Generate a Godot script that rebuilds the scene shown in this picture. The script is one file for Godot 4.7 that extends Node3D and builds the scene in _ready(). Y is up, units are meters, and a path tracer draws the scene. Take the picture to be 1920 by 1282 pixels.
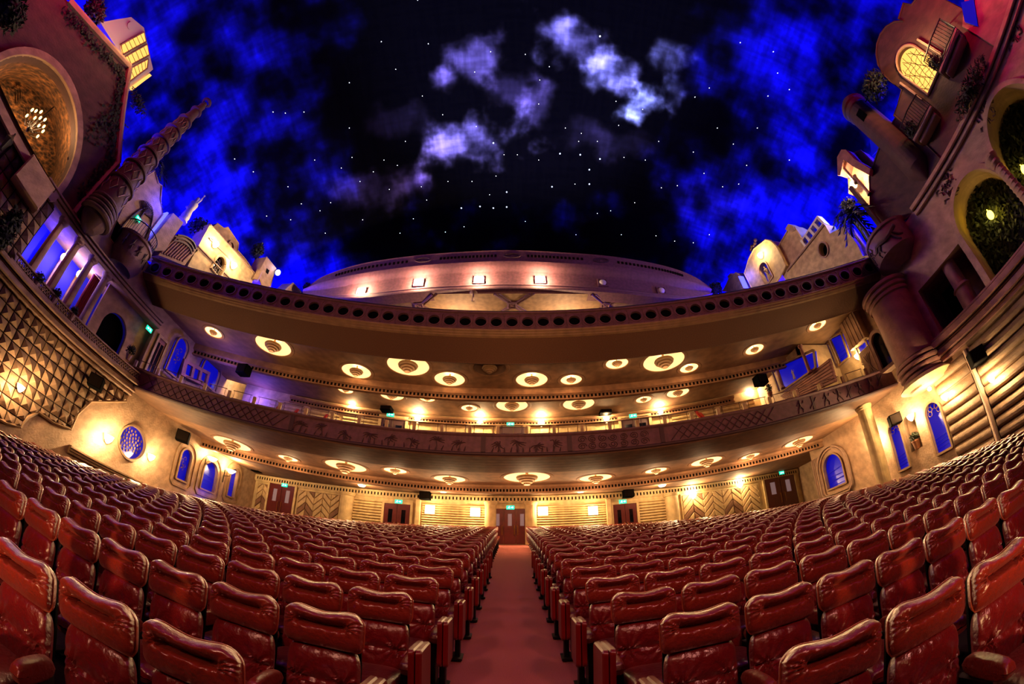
extends Node3D
# A picture palace seen from the foot of its stage: red leather stalls, two balconies, house fronts along both sides and a painted night sky.
# Lengths are metres. Everything is laid out on a plain plan (x across, y up, -z away from the stage) and the hall is then bowed as a whole by bow():
# widths and heights stay, the sides come forward in a bowl. One smooth bend for the whole building, every mesh with real thickness.

const FOCAL := 735.0                      # of the lens in pixels of a 1920 x 1282 frame
const PITCH := deg_to_rad(33.0)
const RAKE := 0.154                       # slope of the stalls floor
const EYE := Vector3(0.0, 1.902, 0.0)
const SIDE := 16.5                        # side walls at x = -SIDE and SIDE
const BACK := -22.0                       # back wall of the stalls

var L := Transform3D(Basis(Vector3(0, 0, 1), Vector3(0, 1, 0), Vector3(1, 0, 0)), Vector3(-SIDE, 0, 0))   # u = z, v = y, w = into the hall
var R := Transform3D(Basis(Vector3(0, 0, 1), Vector3(0, 1, 0), Vector3(-1, 0, 0)), Vector3(SIDE, 0, 0))
var B := Transform3D(Basis(), Vector3(0, 0, BACK))
var rng := RandomNumberGenerator.new()
var taken := {}
var M := {}

func bow(p: Vector3) -> Vector3:
	var q := p - EYE
	var c := cos(PITCH); var s := sin(PITCH)
	var y := q.y * c + q.z * s
	var z := -q.z * c + q.y * s
	var rho := sqrt(q.x * q.x + y * y)
	if rho < 0.00001:
		return p
	var th := atan2(rho, z)
	var d: float
	if th < 1.5:
		d = rho / th
	else:
		d = rho * 0.6353 + 0.442 * z
	return EYE + Vector3(q.x, y * c + d * s, -(d * c - y * s))

func sight(px: float, py: float) -> Vector3:            # the direction in which the photograph shows a pixel
	var dx := px - 960.0; var dy := py - 641.0
	var r := maxf(sqrt(dx * dx + dy * dy), 0.001)
	var t := r / FOCAL
	var k := sin(t) / r
	var y := -dy * k; var z := cos(t)
	return Vector3(dx * k, y * cos(PITCH) + z * sin(PITCH), -(z * cos(PITCH) - y * sin(PITCH)))

func at_y(px: float, py: float, y: float) -> Vector3:
	var d := sight(px, py)
	return EYE + d * ((y - EYE.y) / d.y)
func at_x(px: float, py: float, x: float) -> Vector3:
	var d := sight(px, py)
	return EYE + d * ((x - EYE.x) / d.x)
func at_z(px: float, py: float, z: float) -> Vector3:
	var d := sight(px, py)
	return EYE + d * (z / d.z)

func floor_y(x: float, z: float) -> float:
	var a := maxf(0.0, -z)
	var b := maxf(0.0, a - 6.0)
	return RAKE * a - 0.00022 * x * x * b - 0.0008 * b * b

# ---- shapes ---------------------------------------------------------------------------------------------------------------
class MB:                                                 # collects triangles on the plan
	var t := PackedVector3Array()
	var f := Transform3D()
	var flip := false
	func frame(tr: Transform3D) -> MB:
		f = tr
		flip = tr.basis.determinant() < 0
		return self
	func tri(a: Vector3, b: Vector3, c: Vector3) -> void:  # counter-clockwise from outside in a right-handed frame
		a = f * a; b = f * b; c = f * c
		if flip:
			t.append(a); t.append(b); t.append(c)
		else:
			t.append(a); t.append(c); t.append(b)
	func quad(a: Vector3, b: Vector3, c: Vector3, d: Vector3) -> void:
		tri(a, b, c); tri(a, c, d)
	func box(u0: float, u1: float, v0: float, v1: float, w0: float, w1: float, ch := 0.0) -> void:
		if ch <= 0.0:
			slab(PackedVector2Array([Vector2(u0, v0), Vector2(u1, v0), Vector2(u1, v1), Vector2(u0, v1)]), w0, w1)
		else:
			slab(PackedVector2Array([Vector2(u0, v0), Vector2(u1, v0), Vector2(u1, v1), Vector2(u0, v1)]), w0, w1, [], ch)
	func slab(poly: PackedVector2Array, w0: float, w1: float, holes := [], ch := 0.0) -> void:
		if Geometry2D.is_polygon_clockwise(poly):
			poly = poly.duplicate(); poly.reverse()
		var face := poly
		if ch > 0.0:
			var ins := Geometry2D.offset_polygon(poly, -ch)
			if ins.size() == 1 and ins[0].size() == poly.size():
				face = ins[0]
				if Geometry2D.is_polygon_clockwise(face): face.reverse()
				var best := 0; var bd := 1e9
				for i in face.size():
					var dd: float = face[i].distance_to(poly[0])
					if dd < bd: bd = dd; best = i
				var rot := PackedVector2Array()
				for i in face.size(): rot.append(face[(i + best) % face.size()])
				face = rot
			else:
				ch = 0.0
		for pc in pieces(face, holes):
			cap(pc, w1, true)
		for pc in pieces(poly, holes):
			cap(pc, w0, false)
		wall(poly, w0, w1 - ch, false)
		if ch > 0.0:
			var n := poly.size()
			for i in n:
				var a := poly[i]; var b := poly[(i + 1) % n]; var c := face[(i + 1) % n]; var d := face[i]
				quad(Vector3(a.x, a.y, w1 - ch), Vector3(b.x, b.y, w1 - ch), Vector3(c.x, c.y, w1), Vector3(d.x, d.y, w1))
		for h in holes:
			var hp: PackedVector2Array = h
			if Geometry2D.is_polygon_clockwise(hp):
				hp = hp.duplicate(); hp.reverse()
			wall(hp, w0, w1, true)
	func wall(poly: PackedVector2Array, w0: float, w1: float, inner: bool) -> void:
		var n := poly.size()
		for i in n:
			var a := poly[i]; var b := poly[(i + 1) % n]
			if inner:
				quad(Vector3(b.x, b.y, w0), Vector3(a.x, a.y, w0), Vector3(a.x, a.y, w1), Vector3(b.x, b.y, w1))
			else:
				quad(Vector3(a.x, a.y, w0), Vector3(b.x, b.y, w0), Vector3(b.x, b.y, w1), Vector3(a.x, a.y, w1))
	func cap(poly: PackedVector2Array, w: float, front: bool) -> void:
		var idx := Geometry2D.triangulate_polygon(poly)
		for i in range(0, idx.size(), 3):
			var a := poly[idx[i]]; var b := poly[idx[i + 1]]; var c := poly[idx[i + 2]]
			if ((b - a).cross(c - a) > 0) == front:
				tri(Vector3(a.x, a.y, w), Vector3(b.x, b.y, w), Vector3(c.x, c.y, w))
			else:
				tri(Vector3(a.x, a.y, w), Vector3(c.x, c.y, w), Vector3(b.x, b.y, w))
	func pieces(poly: PackedVector2Array, holes: Array) -> Array:
		var list: Array = [poly]
		for h in holes:
			var mid := 0.0
			for q in h: mid += q.x
			mid /= h.size()
			var next: Array = []
			for pc in list:
				if Geometry2D.intersect_polygons(pc, h).is_empty():
					next.append(pc)
					continue
				for sgn in [-1, 1]:
					var x0: float = mid if sgn > 0 else mid - 500.0
					var half := PackedVector2Array([Vector2(x0, -500), Vector2(x0 + 500.0, -500), Vector2(x0 + 500.0, 500), Vector2(x0, 500)])
					for q in Geometry2D.intersect_polygons(pc, half):
						for r in Geometry2D.clip_polygons(q, h):
							next.append(r)
			list = next
		return list
	func tube(path: Array, r: float, n := 6, r1 := -1.0, closed := false) -> void:   # a round bar along points of the frame
		var rings: Array = []
		var k := path.size()
		for i in k:
			var p: Vector3 = path[i]
			var a: Vector3 = path[(i - 1 + k) % k] if closed or i > 0 else p
			var b: Vector3 = path[(i + 1) % k] if closed or i < k - 1 else p
			var d := (b - a).normalized()
			var s := d.cross(Vector3.UP if absf(d.y) < 0.9 else Vector3.RIGHT).normalized()
			var q := s.cross(d)
			var rr: float = r if r1 < 0.0 else lerpf(r, r1, float(i) / maxi(1, k - 1))
			var ring: Array = []
			for j in n:
				var an := TAU * j / n
				ring.append(p + (s * cos(an) + q * sin(an)) * rr)
			rings.append(ring)
		for i in (k if closed else k - 1):
			var a: Array = rings[i]; var b: Array = rings[(i + 1) % k]
			for j in n:
				var j1 := (j + 1) % n
				quad(a[j], b[j], b[j1], a[j1])
		if not closed:
			for j in range(1, n - 1):
				tri(rings[0][0], rings[0][j], rings[0][j + 1])
				tri(rings[k - 1][0], rings[k - 1][j + 1], rings[k - 1][j])
	func lathe(c: Vector3, prof: Array, n := 20, a0 := 0.0, a1 := TAU) -> void:     # profile of (radius, height) turned about an upright axis
		for i in prof.size() - 1:
			var p: Vector2 = prof[i]; var q: Vector2 = prof[i + 1]
			for j in n:
				var x := a0 + (a1 - a0) * j / n; var y := a0 + (a1 - a0) * (j + 1) / n
				var d0 := Vector3(cos(x), 0, -sin(x)); var d1 := Vector3(cos(y), 0, -sin(y))
				var a := c + d0 * p.x + Vector3.UP * p.y; var b := c + d1 * p.x + Vector3.UP * p.y
				var e := c + d1 * q.x + Vector3.UP * q.y; var g := c + d0 * q.x + Vector3.UP * q.y
				if p.x > 0.0001: tri(a, b, e)
				if q.x > 0.0001: tri(a, e, g)
	func ball(c: Vector3, r: Vector3, n := 10, lump := 0.0, sd := 0) -> void:
		var rows: Array = []
		for i in n + 1:
			var row: Array = []
			for j in 2 * n:
				var la := PI * i / n; var lo := PI * j / n
				var k := 1.0 + lump * (sin(lo * 5.0 + sd + i * 2.1) * sin(la * 7.0 + sd * 1.7 + j))
				row.append(c + Vector3(sin(la) * cos(lo) * r.x, cos(la) * r.y, -sin(la) * sin(lo) * r.z) * k)
			rows.append(row)
		for i in n:
			for j in 2 * n:
				var k := (j + 1) % (2 * n)
				if i < n - 1: tri(rows[i][j], rows[i + 1][j], rows[i + 1][k])
				if i > 0: tri(rows[i][j], rows[i + 1][k], rows[i][k])
	func sweep(prof: Array, x0: float, x1: float, n: int, z0: float, rad: float, closed := false) -> void:   # profile of (z offset, y) carried along a bowed line across the hall
		var k := prof.size()
		for i in n:
			var xa := lerpf(x0, x1, float(i) / n); var xb := lerpf(x0, x1, float(i + 1) / n)
			var za := z0 + xa * xa / (2.0 * rad); var zb := z0 + xb * xb / (2.0 * rad)
			for j in (k if closed else k - 1):
				var p: Vector2 = prof[j]; var q: Vector2 = prof[(j + 1) % k]
				quad(Vector3(xa, p.y, za + p.x), Vector3(xb, p.y, zb + p.x), Vector3(xb, q.y, zb + q.x), Vector3(xa, q.y, za + q.x))
		if closed:
			var pts := PackedVector2Array()
			for p in prof: pts.append(p)
			var idx := Geometry2D.triangulate_polygon(pts)
			for x in [x0, x1]:
				var zz: float = z0 + x * x / (2.0 * rad)
				for i in range(0, idx.size(), 3):
					tri(Vector3(x, pts[idx[i]].y, zz + pts[idx[i]].x), Vector3(x, pts[idx[i + 1]].y, zz + pts[idx[i + 1]].x), Vector3(x, pts[idx[i + 2]].y, zz + pts[idx[i + 2]].x))

func disc(u: float, v: float, ru: float, rv := -1.0, n := 28) -> PackedVector2Array:
	var o := PackedVector2Array()
	for i in n: o.append(Vector2(u + ru * cos(TAU * i / n), v + (ru if rv < 0.0 else rv) * sin(TAU * i / n)))
	return o
func rect(u0: float, u1: float, v0: float, v1: float) -> PackedVector2Array:
	return PackedVector2Array([Vector2(u0, v0), Vector2(u1, v0), Vector2(u1, v1), Vector2(u0, v1)])
func arch(u0: float, u1: float, v0: float, v1: float, n := 14) -> PackedVector2Array:   # a round-headed opening, v1 its crown
	var a := minf(u0, u1); var b := maxf(u0, u1); var r := (b - a) * 0.5
	var rv := minf(r, (v1 - v0) * 0.9)
	var o := PackedVector2Array([Vector2(a, v0), Vector2(b, v0)])
	for i in n + 1: o.append(Vector2((a + b) * 0.5 + r * cos(PI * i / n), v1 - rv + rv * sin(PI * i / n)))
	return o
func pts(list: Array) -> PackedVector2Array:
	var o := PackedVector2Array()
	for i in range(0, list.size(), 2): o.append(Vector2(list[i], list[i + 1]))
	return o

func made(t: PackedVector3Array, origin: Vector3, bent := true, lim := 1.2, smooth := true) -> ArrayMesh:
	var v := PackedVector3Array()
	if bent:
		var st: Array = []
		var l2 := lim * lim
		for i in range(0, t.size(), 3):
			var a := t[i]; var b := t[i + 1]; var c := t[i + 2]
			if a.distance_squared_to(b) <= l2 and b.distance_squared_to(c) <= l2 and c.distance_squared_to(a) <= l2:
				v.append(a); v.append(b); v.append(c)
				continue
			st.append([a, b, c])
			while st.size():
				var x: Array = st.pop_back()
				var d0: float = x[0].distance_squared_to(x[1]); var d1: float = x[1].distance_squared_to(x[2]); var d2: float = x[2].distance_squared_to(x[0])
				if d0 <= l2 and d1 <= l2 and d2 <= l2:
					v.append(x[0]); v.append(x[1]); v.append(x[2])
				elif d0 >= d1 and d0 >= d2:
					var h: Vector3 = (x[0] + x[1]) * 0.5
					st.append([x[0], h, x[2]]); st.append([h, x[1], x[2]])
				elif d1 >= d2:
					var h: Vector3 = (x[1] + x[2]) * 0.5
					st.append([x[0], x[1], h]); st.append([x[0], h, x[2]])
				else:
					var h: Vector3 = (x[2] + x[0]) * 0.5
					st.append([x[0], x[1], h]); st.append([h, x[1], x[2]])
		for i in v.size(): v[i] = bow(v[i]) - origin
	else:
		v = t.duplicate()
		for i in v.size(): v[i] -= origin
	var nf := v.size() / 3
	var fn := PackedVector3Array(); fn.resize(nf)
	for i in nf: fn[i] = (v[i * 3 + 2] - v[i * 3]).cross(v[i * 3 + 1] - v[i * 3])
	var nn := PackedVector3Array(); nn.resize(v.size())
	if smooth:
		var at := {}
		var keys: Array = []; keys.resize(v.size())
		for i in v.size():
			var k := Vector3i((v[i] * 2000.0).round())
			keys[i] = k
			if at.has(k): at[k].append(i / 3)
			else: at[k] = [i / 3]
		var fu := PackedVector3Array(); fu.resize(nf)
		for i in nf: fu[i] = fn[i].normalized()
		for i in v.size():
			var own := fu[i / 3]
			var s := Vector3.ZERO
			for q in at[keys[i]]:
				if own.dot(fu[q]) > 0.72: s += fn[q]
			nn[i] = s.normalized() if s.length_squared() > 1e-20 else Vector3.UP
	else:
		for i in v.size(): nn[i] = fn[i / 3].normalized() if fn[i / 3].length_squared() > 1e-20 else Vector3.UP
	var arr := []; arr.resize(Mesh.ARRAY_MAX)
	arr[Mesh.ARRAY_VERTEX] = v; arr[Mesh.ARRAY_NORMAL] = nn
	var am := ArrayMesh.new()
	if v.size(): am.add_surface_from_arrays(Mesh.PRIMITIVE_TRIANGLES, arr)
	return am

# ---- objects --------------------------------------------------------------------------------------------------------------
func numbered(n: String) -> String:
	var k: int = taken.get(n, -1) + 1
	taken[n] = k
	return n if k == 0 else "%s_%03d" % [n, k]
func tag(o: Node3D, label: String, category: String, group := "") -> Node3D:
	o.set_meta("label", label); o.set_meta("category", category)
	if group: o.set_meta("group", group)
	return o
func thing(called: String, label: String, category: String, base: Vector3, group := "") -> Node3D:
	var o := Node3D.new(); o.name = numbered(called); add_child(o)
	o.position = bow(base)
	tag(o, label, category, group)
	return o
func place(o: Node3D) -> Vector3:                          # where a node stands in the hall
	var p := Vector3.ZERO
	var q: Node = o
	while q != self and q != null:
		p += q.position
		q = q.get_parent()
	return p
func part(m: MB, called: String, mat: Material, root: Node3D, lim := 1.2, smooth := true) -> MeshInstance3D:
	var o := MeshInstance3D.new(); o.name = called
	o.mesh = made(m.t, place(root), true, lim, smooth)
	o.material_override = null
	if o.mesh.get_surface_count(): o.mesh.surface_set_material(0, mat)
	root.add_child(o, true)
	return o
func single(m: MB, called: String, mat: Material, label: String, category: String, base: Vector3, group := "", lim := 1.2) -> MeshInstance3D:
	var o := MeshInstance3D.new(); o.name = numbered(called)
	o.position = bow(base)
	o.mesh = made(m.t, o.position, true, lim)
	o.mesh.surface_set_material(0, mat)
	add_child(o)
	tag(o, label, category, group)
	return o
func struct(m: MB, called: String, mat: Material, label: String, base := Vector3.ZERO, lim := 1.2) -> MeshInstance3D:
	var o := single(m, called, mat, label, called.split("_")[0], base, "", lim)
	o.name = called
	o.set_meta("kind", "structure")
	return o
func kept(o: Node3D) -> Node3D:
	o.set_meta("kind", "structure"); return o
func mb(tr := Transform3D()) -> MB:
	return MB.new().frame(tr)
func stand(p: Vector3) -> Basis:                           # how the bend of the hall carries a small thing at p along with it
	var e := 0.02
	var jx := (bow(p + Vector3(e, 0, 0)) - bow(p - Vector3(e, 0, 0))) / (2 * e)
	var jy := (bow(p + Vector3(0, e, 0)) - bow(p - Vector3(0, e, 0))) / (2 * e)
	var jz := (bow(p + Vector3(0, 0, e)) - bow(p - Vector3(0, 0, e))) / (2 * e)
	return Basis(jx, jy, jz)
func lamp(p: Vector3, col: Color, energy: float, size := 0.08) -> OmniLight3D:
	var l := OmniLight3D.new(); l.name = numbered("glow_source")
	if col.r > 0.95 and col.g > 0.55: col = col.lerp(Color(1.0, 0.93, 0.82), 0.45)   # tungsten on cream plaster
	l.light_color = col; l.light_energy = energy; l.light_size = size; l.omni_range = 60.0; l.omni_attenuation = 2.0; l.shadow_enabled = true
	add_child(l); l.position = bow(p)
	return l
func ordinal(n: int) -> String:
	var w := ["first", "second", "third", "fourth", "fifth", "sixth", "seventh", "eighth", "ninth", "tenth", "eleventh", "twelfth", "thirteenth", "fourteenth", "fifteenth", "sixteenth", "seventeenth", "eighteenth", "nineteenth", "twentieth"]
	if n <= 20: return w[n - 1]
	var tens := {2: "twenty", 3: "thirty", 4: "forty", 5: "fifty"}
	var tenth := {2: "twentieth", 3: "thirtieth", 4: "fortieth", 5: "fiftieth"}
	return tenth[n / 10] if n % 10 == 0 else tens[n / 10] + "-" + w[n % 10 - 1]

# ---- materials ------------------------------------------------------------------------------------------------------------
func noise_tex(freq: float, lo: float, hi: float, sd: int, kind := FastNoiseLite.TYPE_SIMPLEX_SMOOTH, oct := 4, size := 512) -> NoiseTexture2D:
	var n := FastNoiseLite.new(); n.noise_type = kind; n.frequency = freq; n.seed = sd; n.fractal_octaves = oct
	var t := NoiseTexture2D.new(); t.width = size; t.height = size; t.seamless = true; t.noise = n
	var g := Gradient.new(); g.set_color(0, Color(lo, lo, lo)); g.set_color(1, Color(hi, hi, hi)); t.color_ramp = g
	return t
func paint(called: String, col: Color, rough := 0.8, tex: Texture2D = null, scale := 0.5, bump: Texture2D = null, deep := 1.0, metal := 0.0) -> StandardMaterial3D:
	var m := StandardMaterial3D.new(); m.resource_name = called
	m.albedo_color = col; m.roughness = rough; m.metallic = metal
	m.uv1_triplanar = true; m.uv1_scale = Vector3.ONE * scale
	if tex:
		m.albedo_texture = tex
		m.uv1_world_triplanar = true
	if bump:
		m.heightmap_enabled = true; m.heightmap_texture = bump; m.heightmap_scale = deep
		m.uv1_world_triplanar = true
	M[called] = m
	return m
func shine(called: String, col: Color, power: float) -> StandardMaterial3D:
	var m := StandardMaterial3D.new(); m.resource_name = called
	m.albedo_color = Color(col.r * 0.5, col.g * 0.5, col.b * 0.5); m.roughness = 0.5
	m.emission_enabled = true; m.emission = col; m.emission_energy_multiplier = power
	M[called] = m
	return m

# ---- the scene ------------------------------------------------------------------------------------------------------------
func _ready() -> void:
	rng.seed = 11
	set_up()
	materials()
	shell()
	sky_vault()
	lower_balcony()
	upper_balcony()
	rear_arch()
	back_wall()
	left_wall()
	right_wall()
	left_houses()
	right_houses()
	stalls()
	stars()

func set_up() -> void:
	var cam := Camera3D.new(); cam.name = "camera"; add_child(cam)
	cam.position = EYE
	cam.rotation = Vector3(PITCH, 0, 0)
	cam.keep_aspect = Camera3D.KEEP_HEIGHT
	cam.fov = rad_to_deg(2.0 * atan(641.0 / FOCAL))
	cam.near = 0.05; cam.far = 300.0
	cam.current = true
	var we := WorldEnvironment.new(); we.name = "world"; add_child(we)
	var e := Environment.new()
	e.background_mode = Environment.BG_COLOR; e.background_color = Color.BLACK
	e.tonemap_mode = Environment.TONE_MAPPER_LINEAR
	e.tonemap_exposure = 1.25
	e.sdfgi_enabled = true; e.ssao_enabled = true; e.ssil_enabled = true
	we.environment = e
	# stage lights over the edge of the stage, behind the camera
	stage_light(Vector3(-4.5, 6.5, 5.5), Vector3(-2.0, 1.5, -7), Color(1.0, 0.68, 0.55), 24.0)
	stage_light(Vector3(4.5, 6.5, 5.5), Vector3(2.0, 1.5, -7), Color(1.0, 0.62, 0.55), 26.0)
	stage_light(Vector3(0, 5.5, 6.5), Vector3(0, 10.5, -14), Color(1.0, 0.64, 0.48), 60.0)  # middle lamp added to brighten the balcony fronts
	added_fill_light(Vector3(-2.6, 1.3, 3.2), Vector3(-4.0, 9.0, -14)); added_fill_light(Vector3(2.6, 1.3, 3.2), Vector3(4.0, 9.0, -14))
	# blue flood lamps hidden behind the house fronts, washing the painted sky
	for s in [-1, 1]:
		for q in [Vector3(19.0, 14.5, -1.0), Vector3(19.5, 13.0, -6.0), Vector3(19.3, 14.0, -11.0), Vector3(18.6, 15.0, -15.5), Vector3(16.6, 17.0, -19.5)]:
			flood(Vector3(q.x * s, q.y, q.z), Color(0.17, 0.08, 1.0), 30.0 if q.z > -7.0 else 50.0)
	# added lights, unseen on the upper balcony, to brighten the painted clouds
	added_cloud_light(Vector3(-2.2, 12.6, -14.6), Vector3(1.0, 30.0, -7.0), Color(0.72, 0.74, 1.0), 420.0)
	added_cloud_light(Vector3(2.4, 12.6, -14.6), Vector3(2.0, 30.0, -6.0), Color(0.8, 0.76, 1.0), 420.0)

func stage_light(p: Vector3, aim: Vector3, col: Color, e: float) -> void:
	var l := SpotLight3D.new(); l.name = numbered("stage_flood_light")
	l.spot_angle = 40.0; l.spot_angle_attenuation = 0.9; l.spot_range = 80.0; l.spot_attenuation = 2.0; l.light_size = 0.5
	l.light_color = col; l.light_energy = e; l.shadow_enabled = true
	add_child(l)
	l.look_at_from_position(p, aim)
	var fit := shine("stage_lamp_face", Color(1.0, 0.8, 0.7), 1.0)
	var o := Node3D.new(); o.name = numbered("stage_lamp"); add_child(o); o.transform = l.transform
	tag(o, "round unseen stage flood lamp over the %s of the stage" % ("left half" if p.x < 0 else "right half" if p.x > 0 else "middle"), "lamp", "")
	for k in 2:
		var m := mb(Transform3D(Basis(Vector3.RIGHT, PI * 0.5), Vector3(0, 0, 0.75)))
		if k == 0: m.lathe(Vector3.ZERO, [Vector2(0, 0.7), Vector2(0.3, 0.68), Vector2(0.55, 0.3), Vector2(0.6, 0.0), Vector2(0.56, 0.0), Vector2(0.5, 0.25)], 24)
		else: m.lathe(Vector3.ZERO, [Vector2(0, 0.06), Vector2(0.55, 0.06)], 24)
		var q := MeshInstance3D.new(); q.name = ["housing", "lamp_face"][k]
		q.mesh = made(m.t, Vector3.ZERO, false)
		q.mesh.surface_set_material(0, fit if k == 1 else shine_black())
		o.add_child(q, true)

func added_fill_light(p: Vector3, aim: Vector3) -> void:           # added low lamps, unseen, in place of light bounced up off the seats
	var l := SpotLight3D.new(); l.name = numbered("added_fill_beam")
	l.spot_angle = 24.0; l.spot_angle_attenuation = 0.9; l.spot_range = 80.0; l.spot_attenuation = 2.0; l.light_size = 0.25
	l.light_color = Color(1.0, 0.76, 0.52); l.light_energy = 60.0; l.shadow_enabled = true
	add_child(l)
	l.look_at_from_position(p, aim)
	var fit := shine("added_fill_face", Color(1.0, 0.85, 0.65), 1.0)
	var o := Node3D.new(); o.name = numbered("added_fill_lamp"); add_child(o); o.transform = l.transform
	tag(o, "added unseen fill lamp low on the %s of the stage edge" % ("left" if p.x < 0 else "right"), "lamp", "")
	for k in 2:
		var m := mb(Transform3D(Basis(Vector3.RIGHT, PI * 0.5), Vector3(0, 0, 0.4)))
		if k == 0: m.lathe(Vector3.ZERO, [Vector2(0, 0.4), Vector2(0.2, 0.36), Vector2(0.3, 0.0), Vector2(0.27, 0.0), Vector2(0.2, 0.3)], 18)
		else: m.lathe(Vector3.ZERO, [Vector2(0, 0.04), Vector2(0.27, 0.04)], 18)
		var q := MeshInstance3D.new(); q.name = ["housing", "lamp_face"][k]
		q.mesh = made(m.t, Vector3.ZERO, false)
		q.mesh.surface_set_material(0, fit if k == 1 else shine_black())
		o.add_child(q, true)

func shine_black() -> StandardMaterial3D:
	if not M.has("black_metal"): paint("black_metal", Color(0.03, 0.03, 0.035), 0.45)
	return M.black_metal

func flood(p: Vector3, col: Color, e: float) -> void:
	lamp(p, col, e, 0.25)
	var m := mb(Transform3D(Basis(), p))
	m.ball(Vector3.ZERO, Vector3(0.2, 0.2, 0.2), 6)
	var fm: StandardMaterial3D = M.get("blue_lamp_glass", null)
	if fm == null: fm = shine("blue_lamp_glass", Color(0.1, 0.1, 1.0), 3.0)
	single(m, "flood_lamp_bulb", fm, "blue flood lamp hidden behind the %s house fronts, %s from the stage" % ["left" if p.x < 0 else "right", ordinal(1 + int((taken.get("flood_lamp_bulb", -1) + 1) % 5))], "lamp", p, "blue flood lamps behind the house fronts")

func added_cloud_light(p: Vector3, aim: Vector3, col: Color, e: float) -> void:
	var l := SpotLight3D.new(); l.name = numbered("added_cloud_beam")
	l.light_color = col; l.light_energy = e; l.spot_angle = 38.0; l.spot_angle_attenuation = 0.8; l.spot_range = 90.0; l.spot_attenuation = 2.0; l.light_size = 0.1; l.shadow_enabled = true
	add_child(l)
	var a := bow(p)
	l.look_at_from_position(a, bow(aim), Vector3.RIGHT)

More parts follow.
